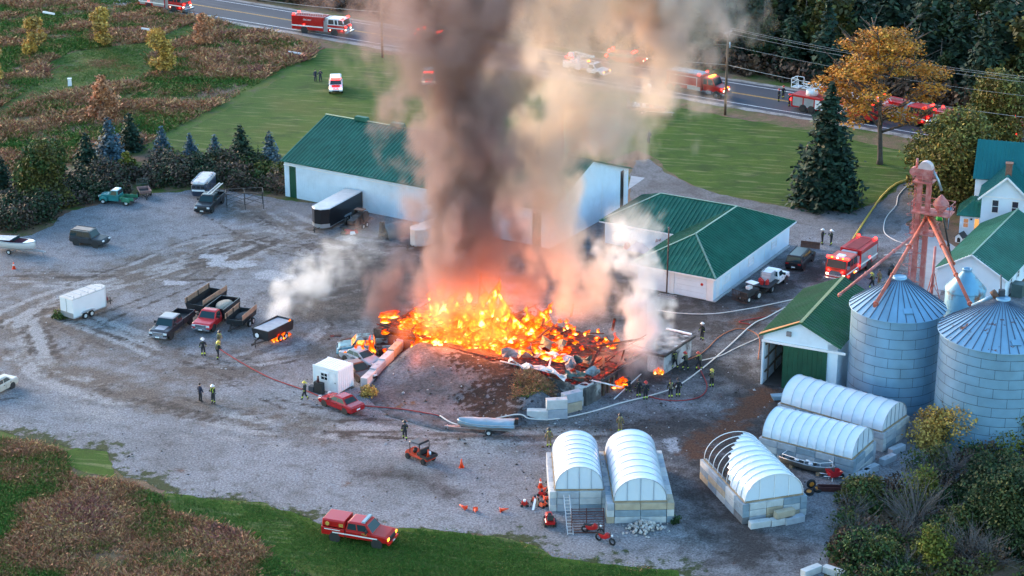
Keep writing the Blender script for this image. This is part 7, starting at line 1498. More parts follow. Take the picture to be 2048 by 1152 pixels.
def hand_mesh():
    b = B(); b.box(-.03, .03, -.045, .045, -.09, 0, tx=.004, ty=.008)
    for i, (l_, y) in enumerate(((.07, -.034), (.085, -.012), (.08, .011), (.062, .033))): b.tube([(0, y, -.085), (.012, y, -.085-l_*.5), (.045, y, -.085-l_*.85)], .011, 5, .008)
    b.tube([(.01, -.045, -.03), (.03, -.075, -.06), (.05, -.07, -.09)], .012, 5, .009); return b.mesh('hand')
HAND = {}
def person(label, px, face, pose='stand', kit='fire', helmet=None, tank=False, h=1.0):
    loc = P(*px) if len(px) == 2 else Vector(px); q = P(px[0]+face[0], px[1]+face[1]) if len(px) == 2 else None; d = q-loc; rz = atan2(d.y, d.x)
    o = thing('person', label, 'person', loc, rz, 'people at the fire'); o.scale = (h,)*3
    J = POSES[pose]; key = (pose, kit)
    if key not in PM:
        me = pose_mesh('body', J, kit in ('fire', 'tan'))
        for m in {'fire': (F_JKT, F_JKT, F_REF, F_SKIN, F_BOOT, M_HAIR), 'tan': (F_TAN, F_TAN, F_REF, F_SKIN, F_BOOT, M_HAIR), 'navy': (F_NAVY, F_NAVY, F_NAVY, F_SKIN, F_BOOT, M_HAIR), 'jeans': (F_JKT, F_BLUE, F_JKT, F_SKIN, F_BOOT, M_HAIR), 'shorts': (F_NAVY, F_JKT, F_SKIN, F_SKIN, F_BOOT, M_HAIR)}[kit]: me.materials.append(m)
        PM[key] = me
    share('body', PM[key], o)
    g = F_GLOVE if kit in ('fire', 'tan') else F_SKIN
    for s in 'lr':
        if g.name not in HAND: m_ = hand_mesh(); m_.materials.append(g); HAND[g.name] = m_
        w_, e_ = Vector(J['wr'+s]), Vector(J['el'+s]); dr = (w_-e_).normalized(); share('hand', HAND[g.name], o, w_-dr*.01, (-dr).to_track_quat('Z', 'X').to_euler())
    H1 = Vector(J['head1'])
    if helmet:
        b = B(); c = H1+Vector((-.01, 0, .015)); b.lathe([(.2, -.02), (.21, 0), (.135, .02), (.125, .08), (.09, .13), (.03, .155), (0, .16)], 14, c=c); b.prism([(-.3, -.05), (-.1, .01), (-.1, -.01)], -.09, .09); b.v[-6:] = [(x+c.x, y+c.y, z+c.z) for x, y, z in b.v[-6:]]; b.bar(c+Vector((-.12, 0, .06)), c+Vector((.13, 0, .07)), .02, .2 if 0 else .05); b.obj('helmet', helmet, o)
    else:
        b = B(); b.ball(H1+Vector((-.025, 0, .01)), .105, 1, (1, .95, .95)); b.obj('hair', M_HAIR, o)
    b = B(); b.cyl(Vector(J['head0'])+Vector((.085, 0, .03)), Vector(J['head0'])+Vector((.115, 0, .01)), .018, .012, 5); b.obj('nose', F_SKIN, o)
    if tank:
        c = Vector(J['chest']); b = B(); b.cyl(c+Vector((-.24, 0, -.22)), c+Vector((-.22, 0, .2)), .085, n=10); b.box(c.x-.2, c.x-.13, -.13, .13, c.z-.25, c.z+.22); b.obj('air_tank', mat('grey_air_tank', (.12, .12, .07), .5), o)
        for s in (1, -1): B().tube([c+Vector((-.14, s*.12, .2)), c+Vector((.02, s*.13, .24)), c+Vector((.16, s*.12, .1)), c+Vector((.12, s*.14, -.18))], .022, 5).obj('tank_strap', F_REF, o)
    return o
for a in (
    ('firefighter in dark gear with white helmet looking toward the dark pickup, back turned', (407, 712), (-3, -20), 'stand', 'fire', H_WHITE, False), ('firefighter in yellow-banded gear crouching over the hose left of the burning trailer', (436, 718), (20, -8), 'hold', 'fire', H_YEL, True), ('firefighter in tan gear standing right behind the hose crew at the tilt trailer', (439, 697), (20, -10), 'hold', 'tan', H_BLACK, True),
    ('person in dark shirt and shorts watching the fire from the gravel', (401, 803), (20, -8), 'stand', 'shorts', None, False), ('firefighter with white helmet beside the person in shorts', (427, 807), (-15, 8), 'phone', 'fire', H_WHITE, True), ('firefighter with yellow helmet walking left of the white container cabin', (610, 800), (-18, -3), 'walk', 'fire', H_YEL, False), ('firefighter with black helmet walking toward the utility cart, facing away', (810, 880), (-6, -20), 'walk', 'fire', H_BLACK, False),
    ('firefighter with air tank standing behind the ladder greenhouse', (1098, 895), (-8, -16), 'stand', 'tan', H_BLACK, True), ('firefighter in tan gear behind the stone-heap greenhouse', (1240, 866), (6, -14), 'stand', 'tan', H_BLACK, True), ('firefighter with white helmet standing alone near the annex, arms down', (1404, 680), (-15, 6), 'stand', 'fire', H_WHITE, False),
    ('first firefighter of the hose crew at the annex wall, nearest the wall', (1350, 738), (-16, -8), 'hold', 'fire', H_BLACK, True), ('second firefighter of the hose crew at the annex wall, with orange helmet', (1371, 740), (-16, -8), 'hold', 'fire', H_RED, True), ('red-helmeted firefighter feeding the orange hose to the annex crew', (1398, 740), (-16, -4), 'hold', 'fire', H_RED, True), ('firefighter with yellow helmet between the hoses near the shed', (1423, 775), (-10, -12), 'phone', 'fire', H_YEL, True),
    ('firefighter standing with back to the camera by the ground flames', (1277, 795), (-10, -16), 'stand', 'fire', H_BLACK, False), ('firefighter with red helmet beside the white hose near the ground flames', (1291, 800), (-8, -16), 'stand', 'fire', H_RED, False), ('firefighter crouching close to the ground flames with a pole', (1258, 785), (-16, -8), 'crouch', 'fire', H_BLACK, False), ('firefighter on the white hose, left of the pair facing the annex', (1341, 797), (-6, -16), 'stand', 'fire', H_BLACK, True), ('firefighter on the white hose, right of the pair facing the annex', (1356, 794), (-8, -16), 'stand', 'fire', H_BLACK, False),
    ('firefighter with white helmet talking on the driveway, nearer the plow blade', (1644, 489), (16, 2), 'phone', 'fire', H_WHITE, False), ('firefighter with white helmet talking on the driveway, nearer the yellow hose', (1662, 491), (-16, -2), 'phone', 'fire', H_WHITE, False), ('firefighter working at the side pump of the parked engine', (1744, 578), (-16, -4), 'hold', 'fire', H_YEL, True), ('second firefighter at the rear of the parked engine, in tan gear', (1758, 572), (-14, 4), 'stand', 'tan', H_BLACK, False),
    ('firefighter in the road beside the ladder truck, nearer the centre line', (1557, 203), (14, 2), 'stand', 'fire', H_RED, False), ('firefighter in the road beside the ladder truck, behind the other one', (1566, 197), (12, 4), 'stand', 'fire', H_RED, False), ('firefighter operating the rear of the ladder truck', (1578, 213), (14, 2), 'point', 'fire', H_RED, False),
    ('person in dark clothes with hands at hips on the lawn, left of two', (631, 163), (16, 6), 'stand', 'navy', None, False), ('person in dark clothes on the lawn, right of two', (641, 163), (10, 10), 'phone', 'navy', None, False), ('person standing by the small orange tree at the roadside', (391, 68), (6, 14), 'stand', 'jeans', None, False), ('person in dark clothes walking on the lawn in the smoke', (1297, 287), (-4, 14), 'walk', 'navy', None, False)):
    person(*a[:6], tank=a[6], h=1.04)
# ---------------- hoses, wires, poles, cones, ladders, clutter ----------------
def spline(pts, n=10):
    out = []
    for i in range(len(pts)-1):
        p0, p1, p2, p3 = pts[max(0, i-1)], pts[i], pts[i+1], pts[min(len(pts)-1, i+2)]
        for j in range(n): t = j/n; out.append(.5*((2*p1)+(p2-p0)*t+(2*p0-5*p1+4*p2-p3)*t*t+(3*p1-p0-3*p2+p3)*t**3))
    return out+[pts[-1]]
M_HW = mat('white_hose_jacket', (.62, .58, .55), .8, var=.1, scale=3); M_HR = mat('red_hose_jacket', (.3, .035, .035), .8, var=.2, scale=3); M_HO = mat('orange_hose_jacket', (.38, .13, .06), .8); M_HY = mat('yellow_hose_jacket', (.55, .36, .06), .8, var=.1)
def hose(label, px, r, m):
    pts = [P(*q) for q in px]
    for p_ in pts: p_.z = mz(p_)+r*.9 if inpoly(np.array([p_.x]), np.array([p_.y]), MP)[0] else .03+r
    return tag(B().tube(spline(pts), r, 8).obj('fire_hose', m), label, 'hose', 'fire hoses across the yard')
hose('long white fire hose running from the shed to the covered boat', [(880, 836), (925, 853), (1030, 844), (1060, 843), (1110, 840), (1180, 826), (1240, 808), (1300, 793), (1350, 776), (1400, 742), (1457, 694), (1504, 651), (1536, 635), (1580, 612), (1640, 592)], .065, M_HW)
hose('grey-white fire hose sweeping past the garage to the parked engine', [(1312, 621), (1360, 628), (1424, 629), (1490, 620), (1536, 611), (1600, 597), (1650, 584)], .055, M_HW)
hose('thin pale hose from the annex crew to the shed corner', [(1404, 722), (1440, 713), (1475, 696), (1518, 677)], .05, M_HW); hose('orange attack hose looping from the annex crew toward the shed', [(1372, 722), (1406, 706), (1440, 674), (1474, 659), (1504, 664), (1519, 680), (1516, 720)], .05, M_HO)
hose('dark red hose looping across the ground by the annex crew', [(1291, 792), (1320, 800), (1360, 803), (1400, 795), (1414, 775), (1404, 748), (1396, 735)], .055, M_HR); hose('red hose snaking from the burning trailer past the red sedan', [(440, 700), (480, 725), (540, 757), (610, 782), (660, 802), (720, 812), (800, 822), (850, 831), (880, 836)], .055, M_HR); hose('red hose loop by the shed opening', [(1504, 651), (1478, 645), (1500, 640), (1536, 634)], .05, M_HR)
hose('thick yellow supply hose running up the driveway to the road', [(1690, 512), (1702, 488), (1722, 455), (1745, 420), (1768, 390), (1792, 370), (1814, 362)], .12, M_HY); hose('white hose curling along the driveway by the elevator tower', [(1815, 372), (1797, 392), (1792, 412), (1775, 432), (1768, 450), (1770, 468), (1790, 482), (1812, 490), (1830, 505), (1790, 508), (1768, 512)], .06, M_HW)
# poles and wires
pA = P(765, 115); dP = Vector((50.0, -33.3, 0)); poles = [pA-dP, pA, P(1450, 230), P(1450, 230)+dP]
M_POLE = mat('weathered_pole', (.12, .075, .05), .9, var=.25, scale=2)
def wire_at(p, k): return p+Vector(((-.9, -.1, .8, 0, 0)[k]*.55, (-.9, -.1, .8, 0, 0)[k]*.83, (12.0, 12.5, 12.0, 10.0, 7.2)[k]))
for i, lb in ((1, 'grey wooden utility pole at the road edge in the smoke'), (2, 'brown wooden utility pole with crossarm by the fire tanker')):
    o = thing('utility_pole', lb, 'utility pole', poles[i]); B().cyl((0, 0, 0), (0, 0, 12.6), .2, .13, 10).obj('pole', M_POLE, o); B().bar((-.6, -.9, 11.8), (.55, .85, 11.8), .12, .14).obj('crossarm', M_TRIM, o); B().bar((-.35, -.5, 11.75), (0, 0, 10.9), .05).obj('arm_brace', M_TRIM, o); B().bar((.35, .5, 11.75), (0, 0, 10.9), .05).obj('arm_brace', M_TRIM, o)
    for k in range(3): q = wire_at(Vector(), k); B().cyl((q.x, q.y, 11.86), (q.x, q.y, q.z+.02), .06, .04, 8).obj('insulator', M_GALV, o)
    if i == 2: B().cyl((.3, .1, 9.6), (.3, .1, 10.4), .0001 if 0 else .1, n=8).obj('arrester', M_GALV, o)
M_WIRE = mat('pale_wire', (.35, .33, .32), .6)
for k in range(5):
    for i in range(3):
        a, e = wire_at(poles[i], k), wire_at(poles[i+1], k); pts = [a.lerp(e, j/16)-Vector((0, 0, 1.1*(1-(2*j/16-1)**2))) for j in range(17)]
        tag(B().tube(pts, .022 if k < 4 else .04, 4).obj('power_line', M_WIRE), ('front upper ', 'topmost ', 'rear upper ', 'second lowest ', 'lowest thick ')[k]+('span of overhead wire ending at the pole in the smoke', 'span of overhead wire between the two utility poles', 'span of overhead wire leaving the brown pole toward the honey locust')[i], 'wire', 'overhead wires along the road')
sp_ = thing('steel_pole', 'slim black steel pole in front of the garage with old ladders at its foot', 'pole', P(1333, 592)); B().cyl((0, 0, 0), (.05, 0, 7.6), .09, .07, 8).obj('mast', mat('rusty_black_pole', (.05, .025, .025), .8), sp_); B().cyl((.05, 0, 7.6), (.05, 0, 7.75), .12, n=8).obj('mast_cap', M_SEAM, sp_)
for i in range(2): ladder(('upper grey ladder lying at the garage wall foot', 'lower grey ladder lying at the garage wall foot')[i], P(1318, 588+i*5, .12+.1*(1-i)), P(1352, 593+i*5, .12+.1*(1-i)), .4, sp=.3)
# cones
def cone(label, px, lying=None, s=1.0, stripe=False):
    o = thing('traffic_cone', label, 'traffic cone', P(*px) if len(px) == 2 else px, 0, 'orange cones'); o.scale = (s,)*3
    m = mat('orange_cone_plastic', (.75, .06, .012), .5)
    B().cyl((0, 0, .03), (0, 0, .72), .16, .035, 14).obj('shell', m, o); B().box(-.2, .2, -.2, .2, 0, .035).obj('base', m, o)
    if stripe: B().cyl((0, 0, .38), (0, 0, .5), .102, .08, 14).obj('white_band', M_TRIM, o)
    if lying is not None: o.rotation_euler = (0, R(83), lying); o.location.z += .17*s
    return o
cone('orange cone standing alone near the utility cart', (923, 935), s=1.15); cone('orange cone standing near the white runabout boat', (28, 538), s=1.1, stripe=True); cone('fallen orange cone, first of three by the grass edge', (932, 1020), R(140)); cone('fallen orange cone seen end-on, middle of three by the grass edge', (951, 1022), R(-90)); cone('fallen orange cone, last of three by the grass edge', (1000, 1024), R(10)); cone('orange cone riding in the tray of the utility cart', ucM@Vector((-1.1, .15, .62)))
for i, (px, ly, lb) in enumerate((((1081, 975), None, 'striped cone at the top of the red clutter beside the ladder greenhouse'), ((1084, 988), R(60), 'cone lying across the red clutter beside the ladder greenhouse'), ((1088, 1002), R(20), 'cone lying in the red clutter nearest the riding mower'))): cone(lb, px, ly, 1.2, stripe=i == 0)
# red clutter: small machines, boards
M_OR = mat('orange_plastic', (.65, .07, .02), .5)
for i, (px, lb) in enumerate((((1049, 1012), 'small red garden machine standing apart at the left of the clutter'), ((1070, 1003), 'red push mower beside the white boards'), ((1084, 992), 'orange blower at the greenhouse wall'), ((1086, 1014), 'orange machine lying at the greenhouse corner'))):
    o = thing('garden_machine', lb, 'garden machine', P(*px), i*1.3); B().box(-.3, .3, -.22, .22, .14, .42, tx=.08, ty=.05).obj('housing', (RED, M_OR)[i % 2], o); B().tube([(-.25, .18, .3), (-.7, .18, .85), (-.7, -.18, .85), (-.25, -.18, .3)], .02, 5).obj('handle', M_BLK, o); B().cyl((0, 0, .42), (0, 0, .6), .12, n=10).obj('engine', M_SEAM if i else M_TRIM, o)
    for x in (-.22, .22):
        for s in (1, -1): B().cyl((x, s*.22, .13), (x, s*.29, .13), .13, n=10).obj('wheel', M_RUB, o)
for i, (a, e) in enumerate((((1066, 1020), (1072, 992)), ((1076, 1012), (1073, 995)))): o = thing('board', ('longer pale board in the red clutter', 'shorter pale board in the red clutter')[i], 'board', (0, 0, 0)); B().bar(P(*a, .1), P(*e, .45), .18, .04).obj('plank', M_WOOD if i else M_TRIM, o)
rm = thing('riding_mower', 'red riding lawn mower with black seat facing away, by the ladder greenhouse', 'riding mower', P(1099, 1048), R(95))
B().prism([(.1, .3), (.1, .75), (.85, .72), (.95, .3)], -.28, .28, inset=.06).obj('hood', RED, rm); B().prism([(-.75, .3), (-.8, .55), (-.1, .6), (.1, .4), (.1, .25)], -.4, .4, inset=.05).obj('fender', RED, rm); B().box(-.6, -.2, -.25, .25, .6, .72).obj('seat', M_BLK, rm); B().box(-.7, -.58, -.24, .24, .68, 1.1, tx=.03).obj('backrest', M_BLK, rm); B().box(-.4, .5, -.55, .55, .12, .28).obj('cutting_deck', M_SEAM, rm)
wheels(rm, (-.5,), .38, .26, .22, M_BRIM); wheels(rm, (.7,), .36, .19, .14, M_BRIM); B().cyl((.0, 0, .75), (-.12, 0, .95), .16, n=12).obj('steering_wheel', M_BLK, rm)
ladder('aluminium ladder leaning on the front blocks of the greenhouse', P(1141, 1070, .03), P(1133, 990, 1.9), .45, mat('shiny_ladder', ()))
rg = thing('rusty_gate', 'rusty dark red iron gate grid leaning before the ladder greenhouse', 'gate', P(1176, 1063), R(2)); k_ = mat('dark_rust', (.075, .022, .02), .85, var=.4, scale=4)
for i in range(9): z = .08+i*.2; B().bar((-1.3, .1+z*.35, z), (1.3, .1+z*.35, z), .05).obj('cross_bar', k_, rg)
for x in (-1.3, -.1, 1.3): B().bar((x, .08, .02), (x, .72, 1.75), .08).obj('upright', k_, rg)
for x in (-1.3, 1.3): B().bar((x, .7, 1.72), (x, -.35, .05), .06).obj('stay', k_, rg)
B().bar((-1.3, -.35, .1), (1.3, -.35, .1), .07).obj('foot_bar', k_, rg)
def motorbike(label, px, rz, m):
    o = thing('motorcycle', label, 'motorcycle', P(*px), rz); 
    for x in (-.65, .7): B().lathe([(.2, -.06), (.29, -.07), (.33, 0), (.29, .07), (.2, .06)], 16).obj('wheel', M_RUB, o).matrix_local = Matrix.Translation((x, 0, .33))@Matrix.Rotation(pi/2, 4, 'X')
    B().prism([(-.55, .5), (-.6, .78), (-.1, .72), (.35, .88), (.45, .6), (.1, .4), (-.3, .35)], -.13, .13, inset=.04).obj('body', m, o); B().prism([(.0, .75), (.1, .95), (.4, .92), (.45, .75)], -.16, .16, inset=.05).obj('fuel_tank', m, o); B().tube([(.7, 0, .33), (.5, 0, .95), (.35, .3, 1.05)], .03, 5).obj('fork', M_BLK, o); B().tube([(.5, 0, .95), (.35, -.3, 1.05)], .025, 5).obj('handlebar', M_BLK, o); B().box(-.75, -.1, -.12, .12, .74, .82).obj('seat', M_BLK, o); B().ball((.68, 0, .86), .1, 1).obj('headlight', M_TRIM, o)
    return o
motorbike('dark red motorcycle nearest the rusty gate', (1185, 1068), R(-20), RED); motorbike('dark red motorcycle with white lamp, farther from the gate', (1210, 1086), R(-38), RED); motorbike('black motorcycle with red seat parked on the driveway', (1782, 548), R(60), M_BLK)
# stone heap: every stone that can be picked out
hp_ = thing('stone_heap', 'heap of pale fieldstones at the front of the greenhouse', 'stone heap', P(1288, 1058)); SM = []
for c in ((.42, .4, .38), (.5, .47, .45), (.3, .29, .29), (.4, .33, .3)):
    b = B(); b.ball((0, 0, 0), 1, 1, (1, .85, .65), .16); me = b.mesh('stone'); me.materials.append(mat('fieldstone_%d' % (c[0]*100), c, .9, var=.2, scale=3)); SM.append(me)
q = random.Random(9)
for i in range(150):
    x, y = q.gauss(0, .75), q.gauss(0, .62); d = math.hypot(x/1.5, y/1.3); s = q.uniform(.09, .21)*(1 if d < 1 else .8)
    share('stone', q.choice(SM), hp_, (x, y, max(.05, (.75*(1-min(1, d))**.8)*q.uniform(.35, 1)+s*.3)), (q.uniform(0, 6), q.uniform(0, 6), q.uniform(0, 6)), s)
# wheelbarrow, tractor wheels, rusty trough, loose blocks
wbw = thing('wheelbarrow', 'red wheelbarrow tipped toward the block greenhouse beside the rowboat', 'wheelbarrow', P(1668, 960), R(20)); b = B(); b.add([(-.5, -.4, .45), (.3, -.3, .4), (.3, .3, .4), (-.5, .4, .45), (-.65, -.5, .95), (.6, -.45, .85), (.6, .45, .85), (-.65, .5, .95)], [(3, 2, 1, 0), (0, 1, 5, 4), (1, 2, 6, 5), (2, 3, 7, 6), (3, 0, 4, 7)]); b.obj('tray', paint('barrow_red', (.5, .015, .02), .5), wbw)
for s in (1, -1): B().bar((-1.2, s*.35, .7), (.7, s*.1, .25), .05).obj('handle', M_TRIM, wbw); B().bar((-.3, s*.25, .42), (-.35, s*.3, .03), .05).obj('leg', M_TRIM, wbw)
B().cyl((.75, -.06, .22), (.75, .06, .22), .22, n=14).obj('wheel', M_RUB, wbw)
for i, (px, rz, fl_) in enumerate((((1622, 976), .3, 0), ((1634, 982), 1.0, 1), ((1618, 988), -.4, 1))):
    o = thing('tractor_wheel', ('orange-rimmed wheel standing behind the other two', 'orange-rimmed wheel lying nearest the rusty trough', 'orange-rimmed wheel lying nearest the torn greenhouse')[i], 'wheel', P(*px), rz); M_ = Matrix.Translation((0, 0, .4 if not fl_ else .16))@Matrix.Rotation(pi/2 if not fl_ else .25, 4, 'X')
    B().lathe([(.22, -.13), (.36, -.15), (.42, 0), (.36, .15), (.22, .13)], 18).obj('tyre', M_RUB, o).matrix_local = M_; B().lathe([(0, .06), (.1, .09), (.24, .13), (.24, -.1), (0, -.06)], 14).obj('rim', mat('orange_rim', (.6, .2, .02), .5), o).matrix_local = M_
tg = thing('rusty_trough', 'long rusty brown steel trough on the gravel beside the wheels', 'trough', P(1660, 981), R(-4)); b = B(); b.box(-1.05, 1.05, -.32, -.26, .03, .42); b.box(-1.05, 1.05, .26, .32, .03, .42); b.box(-1.05, -.99, -.26, .26, .03, .42); b.box(.99, 1.05, -.26, .26, .03, .42); b.box(-.99, .99, -.26, .26, .03, .08); b.obj('trough_walls', k_, tg)
for i, (px, rz, z) in enumerate((((1793, 905), R(40), 0), ((1775, 925), R(42), 0), ((1740, 945), R(42), 0), ((1725, 955), R(42), 0), ((1622, 1148), R(35), 0), ((1668, 1150), R(-38), 0))):
    o = thing('loose_block', ('block at the back end of the rearmost greenhouse', 'block between the two long greenhouses', 'block against the near end of the rowboat greenhouse', 'tilted block at the corner of the rowboat greenhouse', 'white block at the bottom edge of the picture, left of two', 'white block at the bottom edge of the picture, right of two')[i], 'concrete block', P(*px), rz, 'loose concrete blocks'); share('block_body', BM[1 if i > 3 else 0], o)
# loose stones and scraps strewn over the yard
q = random.Random(77); b = B()
for i in range(1500):
    if i % 3: p_ = P(q.gauss(1150, 260), q.gauss(800, 90))
    else: p_ = P(q.uniform(40, 1640), q.uniform(470, 1040))
    if not inpoly(np.array([p_.x]), np.array([p_.y]), yard)[0]: continue
    s = q.uniform(.04, .13)*(1.6 if q.random() < .06 else 1); z = mz(p_) if inpoly(np.array([p_.x]), np.array([p_.y]), MP)[0] else .03; b.mi = q.choice((0, 0, 1, 2)); a = q.uniform(0, 6)
    b.add([p_+Vector((s*cos(a+k)*q.uniform(.7, 1.3), s*sin(a+k)*q.uniform(.7, 1.3), z)) for k in (0, 1.7, 3.2, 4.6)]+[p_+Vector((q.uniform(-.3, .3)*s, q.uniform(-.3, .3)*s, z+s*.8))], [(0, 1, 4), (1, 2, 4), (2, 3, 4), (3, 0, 4)])
tag(b.obj('rubble', [mat('dark_clod', (.045, .035, .03), .95), mat('pale_stone', (.34, .33, .33), .95), mat('brown_clod', (.1, .06, .04), .95)]), 'loose stones and clods strewn over the gravel yard', 'rubble', kind='stuff')
# small things
o = thing('steel_barrow', 'small grey steel tub by the rearmost greenhouse', 'tub', P(1556, 800), R(10)); B().prism([(-.5, .1), (-.7, .55), (.7, .55), (.5, .1)], -.35, .35, inset=.03).obj('tub_shell', M_GALV, o)
o = thing('dark_bin', 'black bins and board leaning on the container cabin wall', 'bin', P(640, 786), R(-33)); B().box(-.5, .5, -.3, .1, .03, 1.15).obj('panel_box', M_BLK, o); B().box(-1.1, -.55, -.35, .15, .03, .6).obj('low_box', M_SEAM, o); B().cyl((-.1, -.1, 1.15), (-.1, -.1, 1.75), .14, .08, 8).obj('figure_jug', mat('dark_maroon', (.06, .015, .02), .6), o)
o = thing('pike_pole', 'long bright pole lying by the crouching firefighter', 'pole', (0, 0, 0)); B().bar(P(1228, 798, .08), P(1282, 748, .3), .08).obj('shaft', M_TRIM, o)
o = thing('marker_post', 'white utility box in the meadow path', 'utility box', P(140, 172)); B().box(-.25, .25, -.2, .2, 0, 1.1, tx=.02, ty=.02).obj('cabinet', M_TRIM, o); B().box(-.3, .3, -.25, .25, 1.1, 1.18).obj('lid', M_TRIM, o)
o = thing('mailbox', 'white mailbox post at the road shoulder below the tanker', 'mailbox', P(1299, 188)); B().box(-.09, .09, -.09, .09, 0, 1.1).obj('post', M_TRIM, o); B().prism([(-.25, 1.1), (-.25, 1.4), (0, 1.52), (.25, 1.4), (.25, 1.1)], -.35, .35).obj('letter_box', M_TRIM, o)
for i, (a, e) in enumerate((((577, 104), (604, 108)), ((283, 57), (305, 60)), ((86, 24), (109, 28)))): o = thing('guard_board', ('white board lying in the weeds near the road engine', 'white board lying by the mown path', 'white board lying in the far weeds')[i], 'board', (0, 0, 0)); B().bar(P(*a, .8), P(*e, .8), .18, .3).obj('plank', M_TRIM, o); B().bar(P(*a, 0), P(*a, .8), .1).obj('stake', M_TRIM, o); B().bar(P(*e, 0), P(*e, .8), .1).obj('stake', M_TRIM, o)
o = thing('satellite_dish', 'grey dish on a pole by the house lawn', 'dish', P(1896, 458)); B().cyl((0, 0, 0), (0, 0, 2.0), .05, n=8).obj('mast', M_GALV, o); B().lathe([(0, 0), (.3, .06), (.5, .2)], 16).obj('dish_bowl', M_GALV, o).matrix_local = Matrix.Translation((0, 0, 2.2))@Matrix.Rotation(R(-60), 4, 'X')
o = thing('garden_bench', 'bright green toy slide on the house lawn', 'slide', P(1881, 440)); B().box(-.5, .5, -.3, .3, .05, .5, tx=.1).obj('slide_base', mat('green_plastic', (.02, .4, .06), .5), o)
# ---------------- smoke: density grids made by geometry nodes ----------------
def S(x, y, Y0):
    u, v = x-1024, y-576; d = cos(PIT)*FPX-sin(PIT)*v; dn = sin(PIT)*FPX+cos(PIT)*v; t = Y0/d
    return Vector((u*t, Y0, CAMH-dn*t))
def vol_mat(name, col, dens, aniso=.2, emit=None):
    m = bpy.data.materials.new(name); m.use_nodes = True; t = m.node_tree; t.nodes.clear()
    pv = nd(t, 'ShaderNodeVolumePrincipled'); pv.inputs['Color'].default_value = rgba(col); pv.inputs['Density'].default_value = dens; pv.inputs['Anisotropy'].default_value = aniso
    if emit: 
        pv.inputs['Emission Color'].default_value = rgba(emit[0])
        at = nd(t, 'ShaderNodeAttribute', attribute_name='density'); mm = nd(t, 'ShaderNodeMath', operation='MULTIPLY'); mm.inputs[1].default_value = emit[1]
        t.links.new(at.outputs['Fac'], mm.inputs[0]); t.links.new(mm.outputs[0], pv.inputs['Emission Strength'])
    o = nd(t, 'ShaderNodeOutputMaterial'); t.links.new(pv.outputs[0], o.inputs['Volume'])
    return m
def plume(name, label, path, m, vox, amp=1.0, nscale=.12, gain=2.2, seed=0.0, fade=(.05, .25), rough=.62, ysq=1.0, warp=.35, zsq=.75, puff=.7, base=1.12):
    """path: list of (px, py, Y distance, radius in m) from the foot up"""
    path = [tuple(p)+(1.0,)*(5-len(p)) for p in path]; pts = [(S(x, y, Y), r) for x, y, Y, r, dm in path]
    zs = [p.z for p, r in pts]; z0, z1 = zs[0], zs[-1]
    lo = [min(p[i]-r*1.7 for p, r in pts) for i in (0, 1)]; hi = [max(p[i]+r*1.7 for p, r in pts) for i in (0, 1)]
    lo.append(z0); hi.append(z1)
    ng = bpy.data.node_groups.new(name+'_grid', 'GeometryNodeTree')
    ng.interface.new_socket('Geometry', in_out='INPUT', socket_type='NodeSocketGeometry'); ng.interface.new_socket('Geometry', in_out='OUTPUT', socket_type='NodeSocketGeometry')
    L = ng.links.new; gi = ng.nodes.new('NodeGroupInput'); go_ = ng.nodes.new('NodeGroupOutput')
    def Mt(op, a, b=None, c=None, cl=False):
        n = ng.nodes.new('ShaderNodeMath'); n.operation = op; n.use_clamp = cl
        for i, q in enumerate((a, b, c)):
            if q is None: continue
            if hasattr(q, 'node'): L(q, n.inputs[i])
            else: n.inputs[i].default_value = q
        return n.outputs[0]
    pos = ng.nodes.new('GeometryNodeInputPosition')
    sp = ng.nodes.new('ShaderNodeSeparateXYZ'); L(pos.outputs[0], sp.inputs[0])
    zn = Mt('DIVIDE', Mt('SUBTRACT', sp.outputs[2], z0), z1-z0, cl=True)
    def curve(vals):
        vl, vh = min(vals), max(vals)+1e-4
        n = ng.nodes.new('ShaderNodeFloatCurve'); cu = n.mapping.curves[0]
        ks = [((z-z0)/(z1-z0), (v-vl)/(vh-vl)) for z, v in zip(zs, vals)]
        while len(cu.points) < len(ks): cu.points.new(.5, .5)
        for q, k in zip(cu.points, ks): q.location = k
        n.mapping.update(); L(zn, n.inputs['Value'])
        return Mt('MULTIPLY_ADD', n.outputs[0], vh-vl, vl)
    dmul = curve([p[4] for p in path]); cx, cy_, rr = curve([p.x for p, r in pts]), curve([p.y for p, r in pts]), curve([r for p, r in pts])
    wz = ng.nodes.new('ShaderNodeTexNoise'); wz.inputs['Scale'].default_value = nscale*.55; wz.inputs['Detail'].default_value = 2
    vo = ng.nodes.new('ShaderNodeVectorMath'); vo.operation = 'ADD'; vo.inputs[1].default_value = (seed*13.1, seed*7.7, -seed*9.3); L(pos.outputs[0], vo.inputs[0])
    vs_ = ng.nodes.new('ShaderNodeVectorMath'); vs_.operation = 'MULTIPLY'; vs_.inputs[1].default_value = (1, 1, zsq); L(vo.outputs[0], vs_.inputs[0])
    L(vs_.outputs[0], wz.inputs['Vector'])
    wv = ng.nodes.new('ShaderNodeVectorMath'); wv.operation = 'MULTIPLY_ADD'; wv.inputs[1].default_value = (warp/nscale,)*3; L(wz.outputs['Color'], wv.inputs[0]); L(vs_.outputs[0], wv.inputs[2])
    nz = ng.nodes.new('ShaderNodeTexNoise'); nz.inputs['Scale'].default_value = nscale; nz.inputs['Detail'].default_value = 5; nz.inputs['Roughness'].default_value = rough
    L(wv.outputs[0], nz.inputs['Vector'])
    wc = ng.nodes.new('ShaderNodeSeparateXYZ'); L(wz.outputs['Color'], wc.inputs[0])
    dx = Mt('SUBTRACT', Mt('ADD', sp.outputs[0], Mt('MULTIPLY', Mt('SUBTRACT', wc.outputs[0], .5), Mt('MULTIPLY', rr, .9))), cx)
    dy = Mt('MULTIPLY', Mt('SUBTRACT', sp.outputs[1], cy_), ysq)
